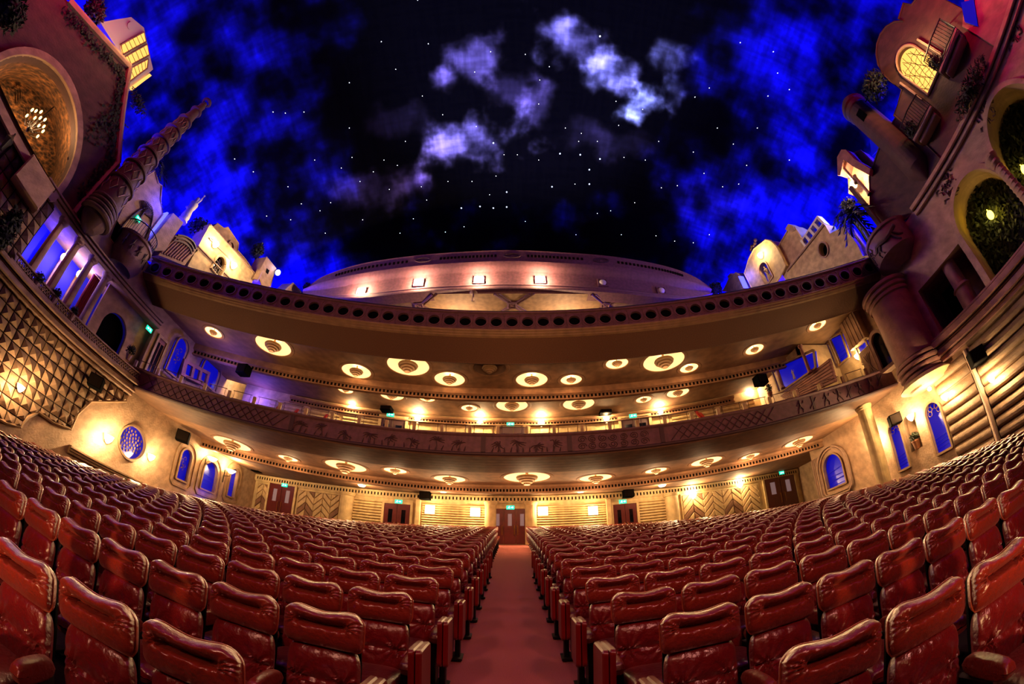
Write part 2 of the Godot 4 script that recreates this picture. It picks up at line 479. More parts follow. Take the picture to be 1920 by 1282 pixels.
func materials() -> void:
	var blotch := noise_tex(0.012, 0.72, 1.0, 3)
	var speck := noise_tex(0.09, 0.7, 1.0, 8)
	var rough := noise_tex(0.06, 0.0, 1.0, 5)
	var cells := noise_tex(0.03, 0.0, 1.0, 21, FastNoiseLite.TYPE_CELLULAR, 3)
	var crease := noise_tex(0.02, 0.0, 1.0, 33, FastNoiseLite.TYPE_SIMPLEX_SMOOTH, 5)
	var pile := noise_tex(0.2, 0.55, 1.0, 44)
	paint("cream", Color(0.80, 0.68, 0.47), 0.75, blotch, 0.35, rough, 0.25)
	paint("cream_rib", Color(0.82, 0.70, 0.48), 0.6, blotch, 0.4)
	paint("tan", Color(0.62, 0.48, 0.33), 0.75, blotch, 0.3, rough, 0.3)
	paint("stucco", Color(0.66, 0.53, 0.44), 0.85, blotch, 0.3, rough, 1.0)
	paint("stucco_warm", Color(0.72, 0.58, 0.45), 0.85, blotch, 0.3, rough, 0.8)
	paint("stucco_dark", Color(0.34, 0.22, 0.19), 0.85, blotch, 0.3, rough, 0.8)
	paint("stucco_rose", Color(0.62, 0.42, 0.38), 0.85, blotch, 0.3, rough, 0.8)
	paint("stone", Color(0.58, 0.46, 0.34), 0.8, blotch, 0.5, rough, 0.8)
	paint("mortar", Color(0.2, 0.15, 0.11), 0.9)
	paint("cave", Color(0.78, 0.52, 0.28), 0.85, cells, 0.4, cells, 3.0)
	paint("rose", Color(0.46, 0.29, 0.31), 0.7, blotch, 0.5, rough, 0.4)
	paint("plum", Color(0.26, 0.15, 0.16), 0.7)
	paint("soffit", Color(0.60, 0.43, 0.29), 0.8, blotch, 0.25)
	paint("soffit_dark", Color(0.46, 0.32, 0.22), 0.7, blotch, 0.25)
	paint("fascia", Color(0.47, 0.32, 0.22), 0.85, speck, 0.5, rough, 1.0)
	paint("slot", Color(0.07, 0.045, 0.03), 0.9)
	paint("dark", Color(0.03, 0.025, 0.03), 0.9)
	paint("black_plastic", Color(0.006, 0.006, 0.007), 0.8)
	paint("iron", Color(0.05, 0.04, 0.045), 0.5, null, 1.0, null, 1.0, 0.3)
	paint("rail_metal", Color(0.30, 0.17, 0.2), 0.35, null, 1.0, null, 1.0, 0.5)
	paint("door_wood", Color(0.36, 0.10, 0.09), 0.4, blotch, 0.6)
	paint("brass", Color(0.75, 0.55, 0.25), 0.3, null, 1.0, null, 1.0, 1.0)
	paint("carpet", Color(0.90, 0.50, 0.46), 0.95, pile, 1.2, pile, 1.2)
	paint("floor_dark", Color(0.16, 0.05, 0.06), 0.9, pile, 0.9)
	paint("leather", Color(0.47, 0.05, 0.075), 0.32, speck, 2.0, crease, 0.45)
	paint("leather_warm_lit", Color(0.56, 0.16, 0.10), 0.3, speck, 2.0, crease, 0.45)  # same leather, warm light on the headrests put into its colour
	paint("rim_lit_piping", Color(0.62, 0.27, 0.18), 0.3)  # pale tone stands in for the bright rim lit from behind
	paint("panel_red", Color(0.42, 0.06, 0.06), 0.35)
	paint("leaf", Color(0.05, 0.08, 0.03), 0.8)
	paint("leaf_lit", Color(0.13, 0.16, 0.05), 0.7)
	paint("marble", Color(0.75, 0.72, 0.7), 0.5)
	paint("terracotta", Color(0.5, 0.3, 0.18), 0.8)
	paint("curtain", Color(0.45, 0.06, 0.05), 0.9)
	paint("glass_dark", Color(0.03, 0.035, 0.05), 0.12)
	paint("orange_rail", Color(0.75, 0.22, 0.12), 0.5)
	paint("chevron_pale", Color(0.78, 0.65, 0.45), 0.7, blotch, 0.5)
	paint("chevron_brown", Color(0.52, 0.36, 0.25), 0.7, blotch, 0.5)
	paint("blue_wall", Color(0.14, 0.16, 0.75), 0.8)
	for k in ["leather", "leather_warm_lit"]:
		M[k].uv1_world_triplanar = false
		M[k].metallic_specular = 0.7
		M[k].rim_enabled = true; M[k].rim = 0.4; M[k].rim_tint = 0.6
	for k in ["black_plastic", "slot", "dark"]: M[k].metallic_specular = 0.12
	var bp := shine("blue_glow", Color(0.035, 0.045, 0.75), 0.5)  # glow stands in for blue lamplight on niche backs and openings
	bp.roughness = 0.3
	shine("sconce_glow", Color(1.0, 0.88, 0.62), 7.0)
	shine("bulb_glow", Color(1.0, 0.75, 0.4), 8.0)
	shine("lamp_cup", Color(1.0, 0.82, 0.55), 0.85)
	M.lamp_cup.albedo_color = Color(0.85, 0.74, 0.55)
	shine("exit_green", Color(0.1, 0.9, 0.72), 1.1)
	shine("white_mark", Color(0.9, 1.0, 0.95), 1.6)
	shine("warm_pane", Color(1.0, 0.72, 0.34), 1.3)
	shine("star", Color(0.85, 0.9, 1.0), 2.6)
	shine("door_pane", Color(0.75, 0.6, 0.6), 0.22)
	shine("blue_strip", Color(0.3, 0.3, 1.0), 3.0)

func shell() -> void:
	var m := mb()
	var nx := 44; var zs: Array = []
	for i in 31: zs.append(-0.75 - i * 0.72)
	for a in range(nx):
		var x0 := -19.4 + 38.8 * a / nx; var x1 := -19.4 + 38.8 * (a + 1) / nx
		for i in zs.size() - 1:
			var z0: float = zs[i]; var z1: float = zs[i + 1]
			m.quad(Vector3(x0, floor_y(x0, z0), z0), Vector3(x1, floor_y(x1, z0), z0), Vector3(x1, floor_y(x1, z1), z1), Vector3(x0, floor_y(x0, z1), z1))
			m.quad(Vector3(x0, floor_y(x0, z1) - 0.4, z1), Vector3(x1, floor_y(x1, z1) - 0.4, z1), Vector3(x1, floor_y(x1, z0) - 0.4, z0), Vector3(x0, floor_y(x0, z0) - 0.4, z0))
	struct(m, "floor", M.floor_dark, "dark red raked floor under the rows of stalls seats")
	m = mb()
	var hw := 0.86
	for i in 53:
		var z0 := -0.75 - i * 0.4; var z1 := z0 - 0.4
		var y0 := floor_y(0, z0) + 0.012; var y1 := floor_y(0, z1) + 0.012
		m.quad(Vector3(-hw, y0, z0), Vector3(hw, y0, z0), Vector3(hw, y1, z1), Vector3(-hw, y1, z1))
		for s in [-1, 1]:
			m.quad(Vector3(hw * s, y0, z0), Vector3(hw * s, y0 - 0.012, z0), Vector3(hw * s, y1 - 0.012, z1), Vector3(hw * s, y1, z1))
	single(m, "aisle_carpet", M.carpet, "red carpet runner up the central aisle to the triple doors", "carpet", Vector3(0, 0.3, -3), "", 0.5)
	# the stage, behind the camera
	for q in [["floor_stage", [-19.0, 19.0, 0.3, 0.7, -1.7, 9.0], "plain wooden stage floor in front of the first row"], ["wall_stage", [-19.0, 19.0, 0.3, 34.0, 9.0, 9.5], "dark wall closing the hall at the back of the stage"], ["wall_stage_left", [-19.5, -19.0, 0.3, 34.0, -2.6, 9.5], "dark side wall of the stage, left"], ["wall_stage_right", [19.0, 19.5, 0.3, 34.0, -2.6, 9.5], "dark side wall of the stage, right"]]:
		m = mb()
		m.box(q[1][0], q[1][1], q[1][2], q[1][3], q[1][4], q[1][5])
		var o := MeshInstance3D.new(); o.name = q[0]
		o.mesh = made(m.t, Vector3.ZERO, false)
		o.mesh.surface_set_material(0, M.dark)
		add_child(o)
		kept(tag(o, q[2], q[0].split("_")[0]))

func sky_vault() -> void:                                  # painted plaster vault: a half ellipsoid
	var c := Vector3(0, 8.0, -6.0); var r := Vector3(27.0, 23.0, 31.0)
	var nu := 120; var nv := 60
	var v := PackedVector3Array(); var uv := PackedVector2Array(); var nn := PackedVector3Array(); var ix := PackedInt32Array()
	for side in 2:
		var k := 1.0 + 0.012 * side
		for j in nv + 1:
			var pol := deg_to_rad(112.0) * j / nv
			for i in nu + 1:
				var az := TAU * i / nu
				var d := Vector3(sin(pol) * cos(az), cos(pol), sin(pol) * sin(az))
				v.append(bow(c + d * r * k))
				nn.append(-d if side == 0 else d)
				uv.append(Vector2(0.5, 0.5) + Vector2(cos(az), sin(az)) * 0.5 * pol / deg_to_rad(112.0))
	for side in 2:
		var o := side * (nv + 1) * (nu + 1)
		for j in nv:
			for i in nu:
				var a := o + j * (nu + 1) + i
				for q in ([a, a + 1, a + nu + 1, a + 1, a + nu + 2, a + nu + 1] if side == 0 else [a, a + nu + 1, a + 1, a + 1, a + nu + 1, a + nu + 2]):
					ix.append(q)
	var arr := []; arr.resize(Mesh.ARRAY_MAX)
	arr[Mesh.ARRAY_VERTEX] = v; arr[Mesh.ARRAY_NORMAL] = nn; arr[Mesh.ARRAY_TEX_UV] = uv; arr[Mesh.ARRAY_INDEX] = ix
	var am := ArrayMesh.new(); am.add_surface_from_arrays(Mesh.PRIMITIVE_TRIANGLES, arr)
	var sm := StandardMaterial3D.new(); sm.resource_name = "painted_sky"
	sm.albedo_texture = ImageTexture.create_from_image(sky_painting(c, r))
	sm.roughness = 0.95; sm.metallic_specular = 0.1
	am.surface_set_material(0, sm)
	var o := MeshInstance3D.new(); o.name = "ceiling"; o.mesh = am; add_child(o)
	tag(o, "vaulted ceiling painted as a dark night sky with pale clouds, blue lamp glow painted in", "ceiling")
	kept(o)

func on_vault(px: float, py: float, c: Vector3, r: Vector3) -> Vector3:
	var d := sight(px, py)
	var a := (EYE - c) / r; var b := d / r
	var aa := b.dot(b); var bb := a.dot(b); var cc := a.dot(a) - 1.0
	return EYE + d * ((-bb + sqrt(bb * bb - aa * cc)) / aa)

func sky_painting(c: Vector3, r: Vector3) -> Image:
	var n := 1280
	var im := Image.create(n, n, false, Image.FORMAT_RGB8)
	var f1 := FastNoiseLite.new(); f1.seed = 5; f1.frequency = 0.0075; f1.fractal_octaves = 5
	var f2 := FastNoiseLite.new(); f2.seed = 19; f2.frequency = 0.022; f2.fractal_octaves = 5
	var ww := FastNoiseLite.new(); ww.seed = 2; ww.frequency = 0.06
	# clouds: place in the photograph, half sizes, turn, strength, white 0 .. violet 1
	var blobs: Array = []
	for q in [[1075, 82, 62, 34, 20, 1.0, 0.55], [1030, 62, 30, 22, 0, 0.6, 0.6], [1140, 138, 48, 36, 40, 1.0, 0.35], [1165, 165, 30, 20, 10, 0.7, 0.4], [1255, 110, 26, 42, -10, 0.8, 0.2], [1212, 190, 48, 24, -25, 1.5, 0.0], [1262, 165, 24, 34, 10, 0.8, 0.1],
		[880, 125, 52, 40, -30, 0.85, 0.8], [845, 150, 30, 22, 0, 0.5, 0.85], [950, 165, 40, 28, 10, 0.5, 0.9], [1000, 205, 26, 34, 10, 0.55, 0.85], [890, 268, 78, 38, -12, 1.05, 0.7], [845, 285, 40, 22, 0, 0.6, 0.8], [945, 265, 30, 14, -20, 0.6, 0.6],
		[700, 355, 70, 34, -15, 0.5, 0.9], [770, 345, 40, 18, 0, 0.35, 0.9], [1100, 255, 60, 24, 20, 0.28, 0.9], [1160, 270, 50, 20, 0, 0.25, 0.9], [740, 232, 50, 30, 0, 0.28, 0.9], [1325, 375, 70, 24, 10, 0.2, 1.0], [1100, 410, 24, 12, 0, 0.25, 0.8]]:
		var p := (on_vault(q[0], q[1], c, r) - c) / r
		var pol := acos(clampf(p.y / p.length(), -1, 1)); var k := pol / deg_to_rad(112.0) * 0.5
		var h := Vector2(p.x, p.z).normalized()
		var ctr := (Vector2(0.5, 0.5) + h * k) * n
		var e := (on_vault(q[0] + 10.0, q[1], c, r) - c) / r
		var hk := acos(clampf(e.y / e.length(), -1, 1)) / deg_to_rad(112.0) * 0.5
		var ctr2 := (Vector2(0.5, 0.5) + Vector2(e.x, e.z).normalized() * hk) * n
		var sc := ctr.distance_to(ctr2) / 10.0
		var e3 := (on_vault(q[0], q[1] + 10.0, c, r) - c) / r
		var ctr3 := (Vector2(0.5, 0.5) + Vector2(e3.x, e3.z).normalized() * (acos(clampf(e3.y / e3.length(), -1, 1)) / deg_to_rad(112.0) * 0.5)) * n
		var hand := signf((ctr2 - ctr).cross(ctr3 - ctr))
		blobs.append([ctr, q[2] * sc * 1.12, q[3] * sc * 1.12, (ctr2 - ctr).angle() + hand * deg_to_rad(q[4]), q[5], q[6]])
	for y in n:
		var near: Array = blobs.filter(func(q): return absf(y - q[0].y) < maxf(q[1], q[2]) * 1.8)
		for x in n:
			var pol := Vector2(x - n / 2, y - n / 2).length() / (n * 0.5) * 112.0
			if pol > 113.0: continue
			var a := f1.get_noise_2d(x, y); var b := f2.get_noise_2d(x, y)
			# dark middle; lower down the blue lamp glow is painted into the colour, mottled
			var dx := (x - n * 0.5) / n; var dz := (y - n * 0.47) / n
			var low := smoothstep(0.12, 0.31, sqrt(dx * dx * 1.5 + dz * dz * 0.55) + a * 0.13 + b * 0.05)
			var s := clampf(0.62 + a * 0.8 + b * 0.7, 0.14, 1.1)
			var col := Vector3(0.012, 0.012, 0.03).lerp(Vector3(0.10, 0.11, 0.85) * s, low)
			for q in near:
				var d: Vector2 = Vector2(x, y) - q[0]
				var reach: float = maxf(q[1], q[2]) * 1.8
				if absf(d.x) > reach or absf(d.y) > reach: continue
				var e: Vector2 = d.rotated(-q[3])
				var g: float = 1.35 - sqrt(e.x * e.x / (q[1] * q[1]) + e.y * e.y / (q[2] * q[2])) + b * 1.1 + a * 0.5
				if g > 0.0:
					var st: float = smoothstep(0.0, 1.15, g) * pow(q[4], 1.3) * (0.62 + b * 0.5)
					col += Vector3(0.62, 0.72, 0.95).lerp(Vector3(0.42, 0.36, 0.66), q[5]) * maxf(st, 0.0)
			var w := 1.0 + 0.2 * ww.get_noise_2d(x * 3.0, y * 0.3) + 0.2 * ww.get_noise_2d(x * 0.3, y * 3.0)
			im.set_pixel(x, y, Color(clampf(col.x * w, 0, 1), clampf(col.y * w, 0, 1), clampf(col.z * w, 0, 1)))
	return im

func stars() -> void:
	var c := Vector3(0, 8.0, -6.0); var r := Vector3(26.9, 22.9, 30.9)
	var sp := pts([715, 78, 803, 82, 783, 0, 742, 130, 655, 155, 792, 180, 830, 215, 893, 237, 920, 97, 890, 135, 1010, 195, 985, 102, 1030, 125, 1125, 68, 1388, 80, 1450, 97, 1458, 137, 1480, 168, 1440, 180, 1330, 165, 1303, 182, 1345, 240, 1300, 285, 1235, 265, 1160, 235, 1090, 250, 1085, 265, 1120, 265, 1050, 288, 1088, 290, 1125, 298, 1105, 318, 1035, 350, 1078, 345, 925, 268, 945, 290, 930, 330, 885, 340, 918, 365, 865, 390, 900, 387, 925, 390, 950, 388, 840, 340, 790, 350, 800, 375, 775, 410, 835, 435, 750, 437, 870, 425, 985, 415, 950, 360, 1010, 300, 1060, 240, 1170, 295, 1205, 205, 1190, 380, 1145, 395, 1165, 440, 1240, 352, 1270, 348, 1355, 350, 1385, 345, 1400, 310, 1480, 300, 1330, 440, 1300, 455, 1265, 452, 1230, 442, 1120, 400, 1080, 440, 660, 295, 640, 315, 700, 322, 745, 310, 730, 355, 675, 340, 620, 380, 565, 382, 540, 350, 500, 405, 590, 300, 570, 210, 545, 412, 610, 437, 680, 412, 720, 300, 655, 240, 760, 265, 512, 210, 535, 212, 475, 322, 440, 298, 600, 395, 1420, 240, 1375, 270, 1155, 190, 1012, 150, 970, 290, 1105, 345, 1320, 325, 1210, 300])
	var big := [1050, 1088, 1125, 1105, 1035, 900, 925, 950, 865]
	var mesh_small: ArrayMesh; var mesh_big: ArrayMesh
	for k in 2:
		var m := mb()
		m.ball(Vector3.ZERO, Vector3.ONE * (0.03 if k == 0 else 0.055), 5)
		var am := made(m.t, Vector3.ZERO, false)
		am.surface_set_material(0, M.star)
		if k == 0: mesh_small = am
		else: mesh_big = am
	var list: Array = []
	for p in sp: list.append(p)
	list.sort_custom(func(a, b): return a.y < b.y)
	var said := {}
	for i in list.size():                                       # bands from the top down, counted from the left
		var band := i / 11
		var place_ := 1
		for k in range(band * 11, mini(list.size(), band * 11 + 11)):
			if list[k].x < list[i].x or list[k].x == list[i].x and k < i: place_ += 1
		said[list[i]] = "%s from left in the %s band down" % [ordinal(place_), ordinal(band + 1)]
	for p in list:
		var o := MeshInstance3D.new(); o.name = numbered("star_lamp")
		var b: bool = int(p.x) in big
		o.mesh = mesh_big if b else mesh_small
		add_child(o)
		o.position = bow(on_vault(p.x, p.y, c, r))
		if b: tag(o, "larger bright star lamp in the sky, %s" % said[p], "star", "larger star lamps in the sky vault")
		else: tag(o, "tiny star lamp in the sky, %s" % said[p], "star", "small star lamps in the sky vault")

# ---- balconies ------------------------------------------------------------------------------------------------------------
const PZ := -15.0      # lower parapet on the centre line
const PR := 28.0       # bend of the balcony fronts on plan
const UZ := -13.1      # upper parapet
const VR := 33.0       # bend of the ceiling grooves
const WR := 33.0      # bend of the wall at the back of the lower balcony

func arc_z(x: float, z0: float, r: float) -> float:
	return z0 + x * x / (2.0 * r)
func on_arc(x: float, y: float, z0: float, r: float, out := 0.0) -> Transform3D:   # a frame standing on a bowed line, w towards the stage
	var t := Vector3(1, 0, x / r).normalized()
	var n := Vector3(-t.z, 0, t.x)
	return Transform3D(Basis(t, Vector3.UP, n), Vector3(x, y, arc_z(x, z0, r)) + n * out)

func grid_ceiling(m: MB, z0: float, r0: float, z1: float, r1: float, y0: float, y1: float, holes: Array, nx := 300, nz := 32) -> void:
	# a ceiling between two bowed lines; the cells under a recessed lamp are left open and trimmed by its ring
	for i in nx:
		var xa := lerpf(-SIDE, SIDE, float(i) / nx); var xb := lerpf(-SIDE, SIDE, float(i + 1) / nx)
		for j in nz:
			var t0 := float(j) / nz; var t1 := float(j + 1) / nz
			var q: Array = []
			for e in [[xa, t0], [xb, t0], [xb, t1], [xa, t1]]:
				q.append(Vector3(e[0], lerpf(y0, y1, e[1]), lerpf(arc_z(e[0], z0, r0), arc_z(e[0], z1, r1), e[1])))
			var mid: Vector3 = (q[0] + q[2]) * 0.5
			var open := false
			for h in holes:
				var d := Vector2(mid.x - h[0].x, mid.z - h[0].z).length()
				if d < h[1] + 0.05: open = true
			if not open: m.quad(q[0], q[3], q[2], q[1])

func ceiling_lamp(p: Vector3, r: float, lit: bool, label: String, power: float) -> void:
	var o := thing("ceiling_lamp", label, "lamp", p)
	var m := mb(Transform3D(Basis(), p))
	m.lathe(Vector3.ZERO, [Vector2(r * 0.985, 0.02), Vector2(r * 0.985, -0.01), Vector2(r * 1.03, -0.025), Vector2(maxf(r * 1.12, r + 0.15), -0.02), Vector2(maxf(r * 1.14, r + 0.17), 0.0)], 36)
	part(m, "trim_ring", M.soffit, o)
	m = mb(Transform3D(Basis(), p))
	m.lathe(Vector3.ZERO, [Vector2(0.0, r * 0.4), Vector2(r * 0.74, r * 0.38), Vector2(r * 0.93, r * 0.22), Vector2(r * 1.0, -0.005)], 36)
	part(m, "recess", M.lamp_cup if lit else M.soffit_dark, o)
	m = mb(Transform3D(Basis(), p))
	var pr: Array = [Vector2(0.0, r * 0.04), Vector2(r * 0.45, r * 0.04), Vector2(r * 0.47, 0.0)]
	for k in 4:
		var a := r * (0.45 - 0.1 * k); var y := -r * 0.085 * k
		pr.append(Vector2(a, y - r * 0.012)); pr.append(Vector2(a - 0.01, y - r * 0.075)); pr.append(Vector2(a - r * 0.1, y - r * 0.085))
	pr.append(Vector2(0.0, -r * 0.36))
	m.lathe(Vector3.ZERO, pr, 28)
	part(m, "stepped_shade", M.tan, o)
	m = mb(Transform3D(Basis(), p))
	m.lathe(Vector3.ZERO, [Vector2(r * 0.06, r * 0.42), Vector2(r * 0.06, 0.0)], 8)
	part(m, "stem", M.tan, o)
	if lit: 
		lamp(p + Vector3(0, r * 0.2, 0), Color(1.0, 0.68, 0.36), 1.6 * r, 0.1)
		lamp(p - Vector3(0, r * 0.62, 0), Color(1.0, 0.70, 0.4), (0.62 if power > 2.0 else 0.6) * r * power, r * 0.4)

func lamp_row(list: Array, y: float, where: String) -> Array:   # [x, y, width in pixels, lit] each
	var out: Array = []
	var n := 0
	for q in list:
		n += 1
		var p := at_y(q[0], q[1], y)
		var d := (p - EYE).length()
		var th := Vector2(q[0] - 960.0, q[1] - 641.0).length() / FOCAL
		var r: float = q[2] * 0.5 / FOCAL * d * sin(th) / th
		out.append([p, r])
		var size: String = "large" if r > 0.85 else "middle-sized" if r > 0.55 else "small"
		ceiling_lamp(p, r, q[3], "%s round %s lamp in the %s, %s from the left" % [size, "lit" if q[3] else "unlit", where, ordinal(n)], 5.0 if y < 8.0 else 1.3)
	return out

func vents(root: Node3D, z0: float, r: float, y: float, x0: float, x1: float, h := 0.16, step := 0.17, up := 0.02) -> void:
	var m := mb()
	m.sweep([Vector2(0.12, y + up), Vector2(0.12, y - 0.1), Vector2(0.06, y - 0.14), Vector2(0.06, y - 0.16), Vector2(0.0, y - 0.16), Vector2(0.0, y - 0.16 - h), Vector2(0.07, y - 0.18 - h), Vector2(0.07, y - 0.25 - h), Vector2(-0.1, y - 0.27 - h), Vector2(-0.1, y + up)], x0, x1, 60, z0, r, true)
	part(m, "vent_moulding", M.soffit, root)
	m = mb()
	var x := x0 + 0.1
	while x < x1 - 0.1:
		m.frame(on_arc(x, y - 0.16 - h, z0, r, 0.012))
		m.box(-step * 0.27, step * 0.27, 0.01, h - 0.01, -0.02, 0.004)
		x += step
	var o := part(m, "vent_slots", M.slot, root, 9.0, false)
	o.set_meta("kind", "stuff")

func lower_balcony() -> void:
	var o := thing("lower_balcony", "lower balcony with a plum parapet of iron tracery and a stepped brown soffit", "balcony", Vector3(0, 6.3, PZ))
	var holes := lamp_row([[435, 832, 80, true], [540, 859, 40, true], [648, 874, 82, true], [741, 882, 44, true], [843, 898, 60, true], [988, 895, 88, true], [1117, 896, 62, true], [1230, 882, 42, true], [1325, 865, 62, true], [1407, 855, 38, true], [1498, 828, 60, true]], 6.22, "lower balcony soffit")
	var m := mb()
	m.sweep([Vector2(-0.06, 6.42), Vector2(-0.06, 7.12), Vector2(0.0, 7.14), Vector2(0.03, 7.2), Vector2(-0.02, 7.25), Vector2(-0.3, 7.25), Vector2(-0.3, 6.42)], -SIDE, SIDE, 70, PZ, PR, true)
	part(m, "parapet", M.rose, o)
	m = mb()
	m.sweep([Vector2(0.0, 6.3), Vector2(0.05, 6.34), Vector2(0.05, 6.4), Vector2(0.0, 6.44), Vector2(-0.3, 6.44), Vector2(-0.3, 6.3)], -SIDE, SIDE, 70, PZ, PR, true)
	part(m, "parapet_base", M.plum, o)
	m = mb()   # stepped mouldings under the front
	var pr: Array = [Vector2(0.0, 6.3)]
	var z := 0.0
	for k in 6:
		pr.append(Vector2(z - 0.03, 6.25 - k * 0.012)); pr.append(Vector2(z - 0.32, 6.22 - k * 0.012)); pr.append(Vector2(z - 0.34, 6.3 - k * 0.012)); pr.append(Vector2(z - 0.38, 6.3 - k * 0.012))
		z -= 0.38
	pr.append(Vector2(-2.3, 6.22))
	m.sweep(pr, -SIDE, SIDE, 70, PZ, PR)
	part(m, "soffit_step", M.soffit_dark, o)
	m = mb()
	grid_ceiling(m, PZ - 2.3, PR, -20.35, VR, 6.22, 6.22, holes)
	part(m, "soffit", M.soffit, o)
	vents(o, -20.3, VR, 6.2, -SIDE, SIDE)
	m = mb()
	m.sweep([Vector2(-0.05, 5.95), Vector2(-0.05, 6.0), Vector2(-8.5, 6.0), Vector2(-8.5, 5.9)], -19.4, 19.4, 50, -20.3, VR)
	part(m, "rear_soffit", M.soffit, o)
	m = mb()
	m.sweep([Vector2(-0.3, 6.45), Vector2(-1.6, 6.45), Vector2(-1.6, 6.8), Vector2(-9.2, 6.85)], -SIDE, SIDE, 50, PZ, PR)
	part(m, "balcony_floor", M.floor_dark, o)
	# iron tracery on the parapet
	lattice(o, -15.9, -9.2); lattice(o, 6.4, 11.2)
	scrolls(o, 2.6, 5.6)
	var n := 0
	for x in [-8.6, -7.7, -6.7, -5.7, -4.9, -4.0, -3.0, -2.1, -0.5, 0.25, 1.0, 1.7]:
		tree_relief(o, x, n); n += 1
	n = 0
	for x in [12.0, 12.6, 13.2, 13.8, 14.3, 14.8, 15.3, 15.8]:
		figure_relief(o, x, n); n += 1
	for x in [-1.15, 2.3, 6.05, -9.0]:
		m = mb(on_arc(x, 6.46, PZ, PR, -0.06))
		m.box(-0.09, 0.09, 0.0, 0.66, -0.02, 0.05)
		part(m, "parapet_pilaster", M.plum, o)
	# brass-like rail frames standing on the parapet between short posts
	var w := 1.14
	var k := -14
	while k <= 14:
		var x := k * w
		m = mb(on_arc(x - w * 0.5, 7.25, PZ, PR, -0.16))
		m.box(-0.07, 0.07, 0.0, 0.34, -0.07, 0.07, 0.01)
		part(m, "rail_post", M.cream, o)
		if k < 14:
			m = mb(on_arc(x, 7.25, PZ, PR, -0.16))
			m.tube([Vector3(-0.46, 0.05, 0), Vector3(-0.46, 0.4, 0), Vector3(0.46, 0.4, 0), Vector3(0.46, 0.05, 0)], 0.018, 5, -1.0, true)
			m.tube([Vector3(-0.4, 0.05, 0), Vector3(-0.4, 0.4, 0)], 0.012, 4)
			m.tube([Vector3(0.4, 0.05, 0), Vector3(0.4, 0.4, 0)], 0.012, 4)
			part(m, "rail_frame", M.rail_metal, o)
		k += 1
	# slanting orange handrails of the gangways
	n = 0
	for q in [[515, 771], [551, 776], [606, 786], [1320, 783], [1312, 779]]:
		n += 1
		var p := at_z(q[0], q[1], arc_z(at_y(q[0], q[1], 7.4).x, PZ - 0.9, PR))
		m = mb(Transform3D(Basis(), p))
		var s := 1.0 if q[0] < 960 else -1.0
		m.slab(pts([-0.22 * s, -0.28, -0.1 * s, -0.28, 0.22 * s, 0.24, 0.1 * s, 0.24]), -0.04, 0.04)
		m.box(-0.16 * s - 0.03, -0.16 * s + 0.03, -0.7, -0.26, -0.03, 0.03)
		single(m, "stair_handrail", M.orange_rail, "slanting orange handrail behind the lower balcony rail, %s from the left" % ordinal(n), "handrail", p - Vector3(0, 0.7, 0))
	# the wall at the back of the lower balcony
	m = mb()
	m.sweep([Vector2(0, 6.7), Vector2(0, 10.4), Vector2(-0.35, 10.4), Vector2(-0.35, 6.7)], -15.2, 14.0, 60, -20.6, WR, true)
	struct(m, "wall_balcony", M.cream, "cream wall at the back of the lower balcony", Vector3(0, 7, -20.5))
	var wl := get_node("wall_balcony")
	for s in [[-13.6, -9.6], [-9.4, -7.2], [8.9, 13.6]]:
		for i in 11:
			m = mb()
			var y := 7.3 + i * 0.22
			m.sweep([Vector2(0.0, y), Vector2(0.05, y + 0.03), Vector2(0.07, y + 0.1), Vector2(0.05, y + 0.17), Vector2(0.0, y + 0.19)], s[0], s[1], 12, -20.58, WR)
			part(m, "slat", M.cream_rib, wl)
	for i in 24:
		var x := -6.0 + i * 0.52
		if absf(x + 5.6) < 1.2 or absf(x) < 1.1 or absf(x - 5.6) < 0.9: continue
		m = mb(on_arc(x, 6.9, -20.58, WR))
		m.box(-0.24, 0.24, 0.0, 2.6, -0.02, 0.03, 0.012)
		part(m, "panel", M.cream_rib, wl)
	vents(wl, -20.5, WR, 10.02, -12.5, 12.5, 0.12, 0.17)
	# doors in that wall
	var dn := 6
	for q in [[737, 716, 760, 782], [962, 935, 990, 800], [1190, 1165, 1215, 782]]:
		var zc := arc_z(at_z(q[0], q[3], -20.5).x, -20.5, WR)
		var a := at_z(q[1], q[3], zc); var b := at_z(q[2], q[3], zc)
		balcony_door(dn, (a.x + b.x) * 0.5, (b.x - a.x) * 0.5, 6.85, a.y); dn += 1
	for q in [[732, 777, "left"], [957, 795, "middle"], [1187, 779, "right"]]:
		var p := at_z(q[0], q[1], arc_z(at_z(q[0], q[1], -20.4).x, -20.4, WR))
		exit_sign(on_arc(p.x, p.y, -20.5, WR, 0.06), p, "turquoise exit sign over the %s door at the back of the lower balcony" % q[2], 0.42)
	n = 0
	for q in [[479, 718], [660, 765], [783, 785], [900, 790], [1015, 792], [1137, 785], [1238, 772], [1405, 740]]:
		n += 1
		var x := at_z(q[0], q[1], -20.5).x
		x = at_z(q[0], q[1], arc_z(x, -20.5, WR)).x
		var p := at_z(q[0], q[1], arc_z(x, -20.5, WR))
		sconce(on_arc(p.x, p.y, -20.55, WR), p, "glowing bowl wall lamp at the back of the lower balcony, %s from the left" % ordinal(n), 0.26, 8.0)
	n = 0
	for q in [[725, 763, -20.3], [1135, 768, -20.3], [456, 693, -19.0], [1427, 712, -19.0]]:
		var zz := arc_z(at_z(q[0], q[1], q[2]).x, q[2] + 0.2, WR)
		speaker(at_z(q[0], q[1], zz), 0.32, "black loudspeaker high at the back of the lower balcony, %s" % ["beside the left door", "near the right door", "in the far left corner", "in the far right corner"][n])
		n += 1
	

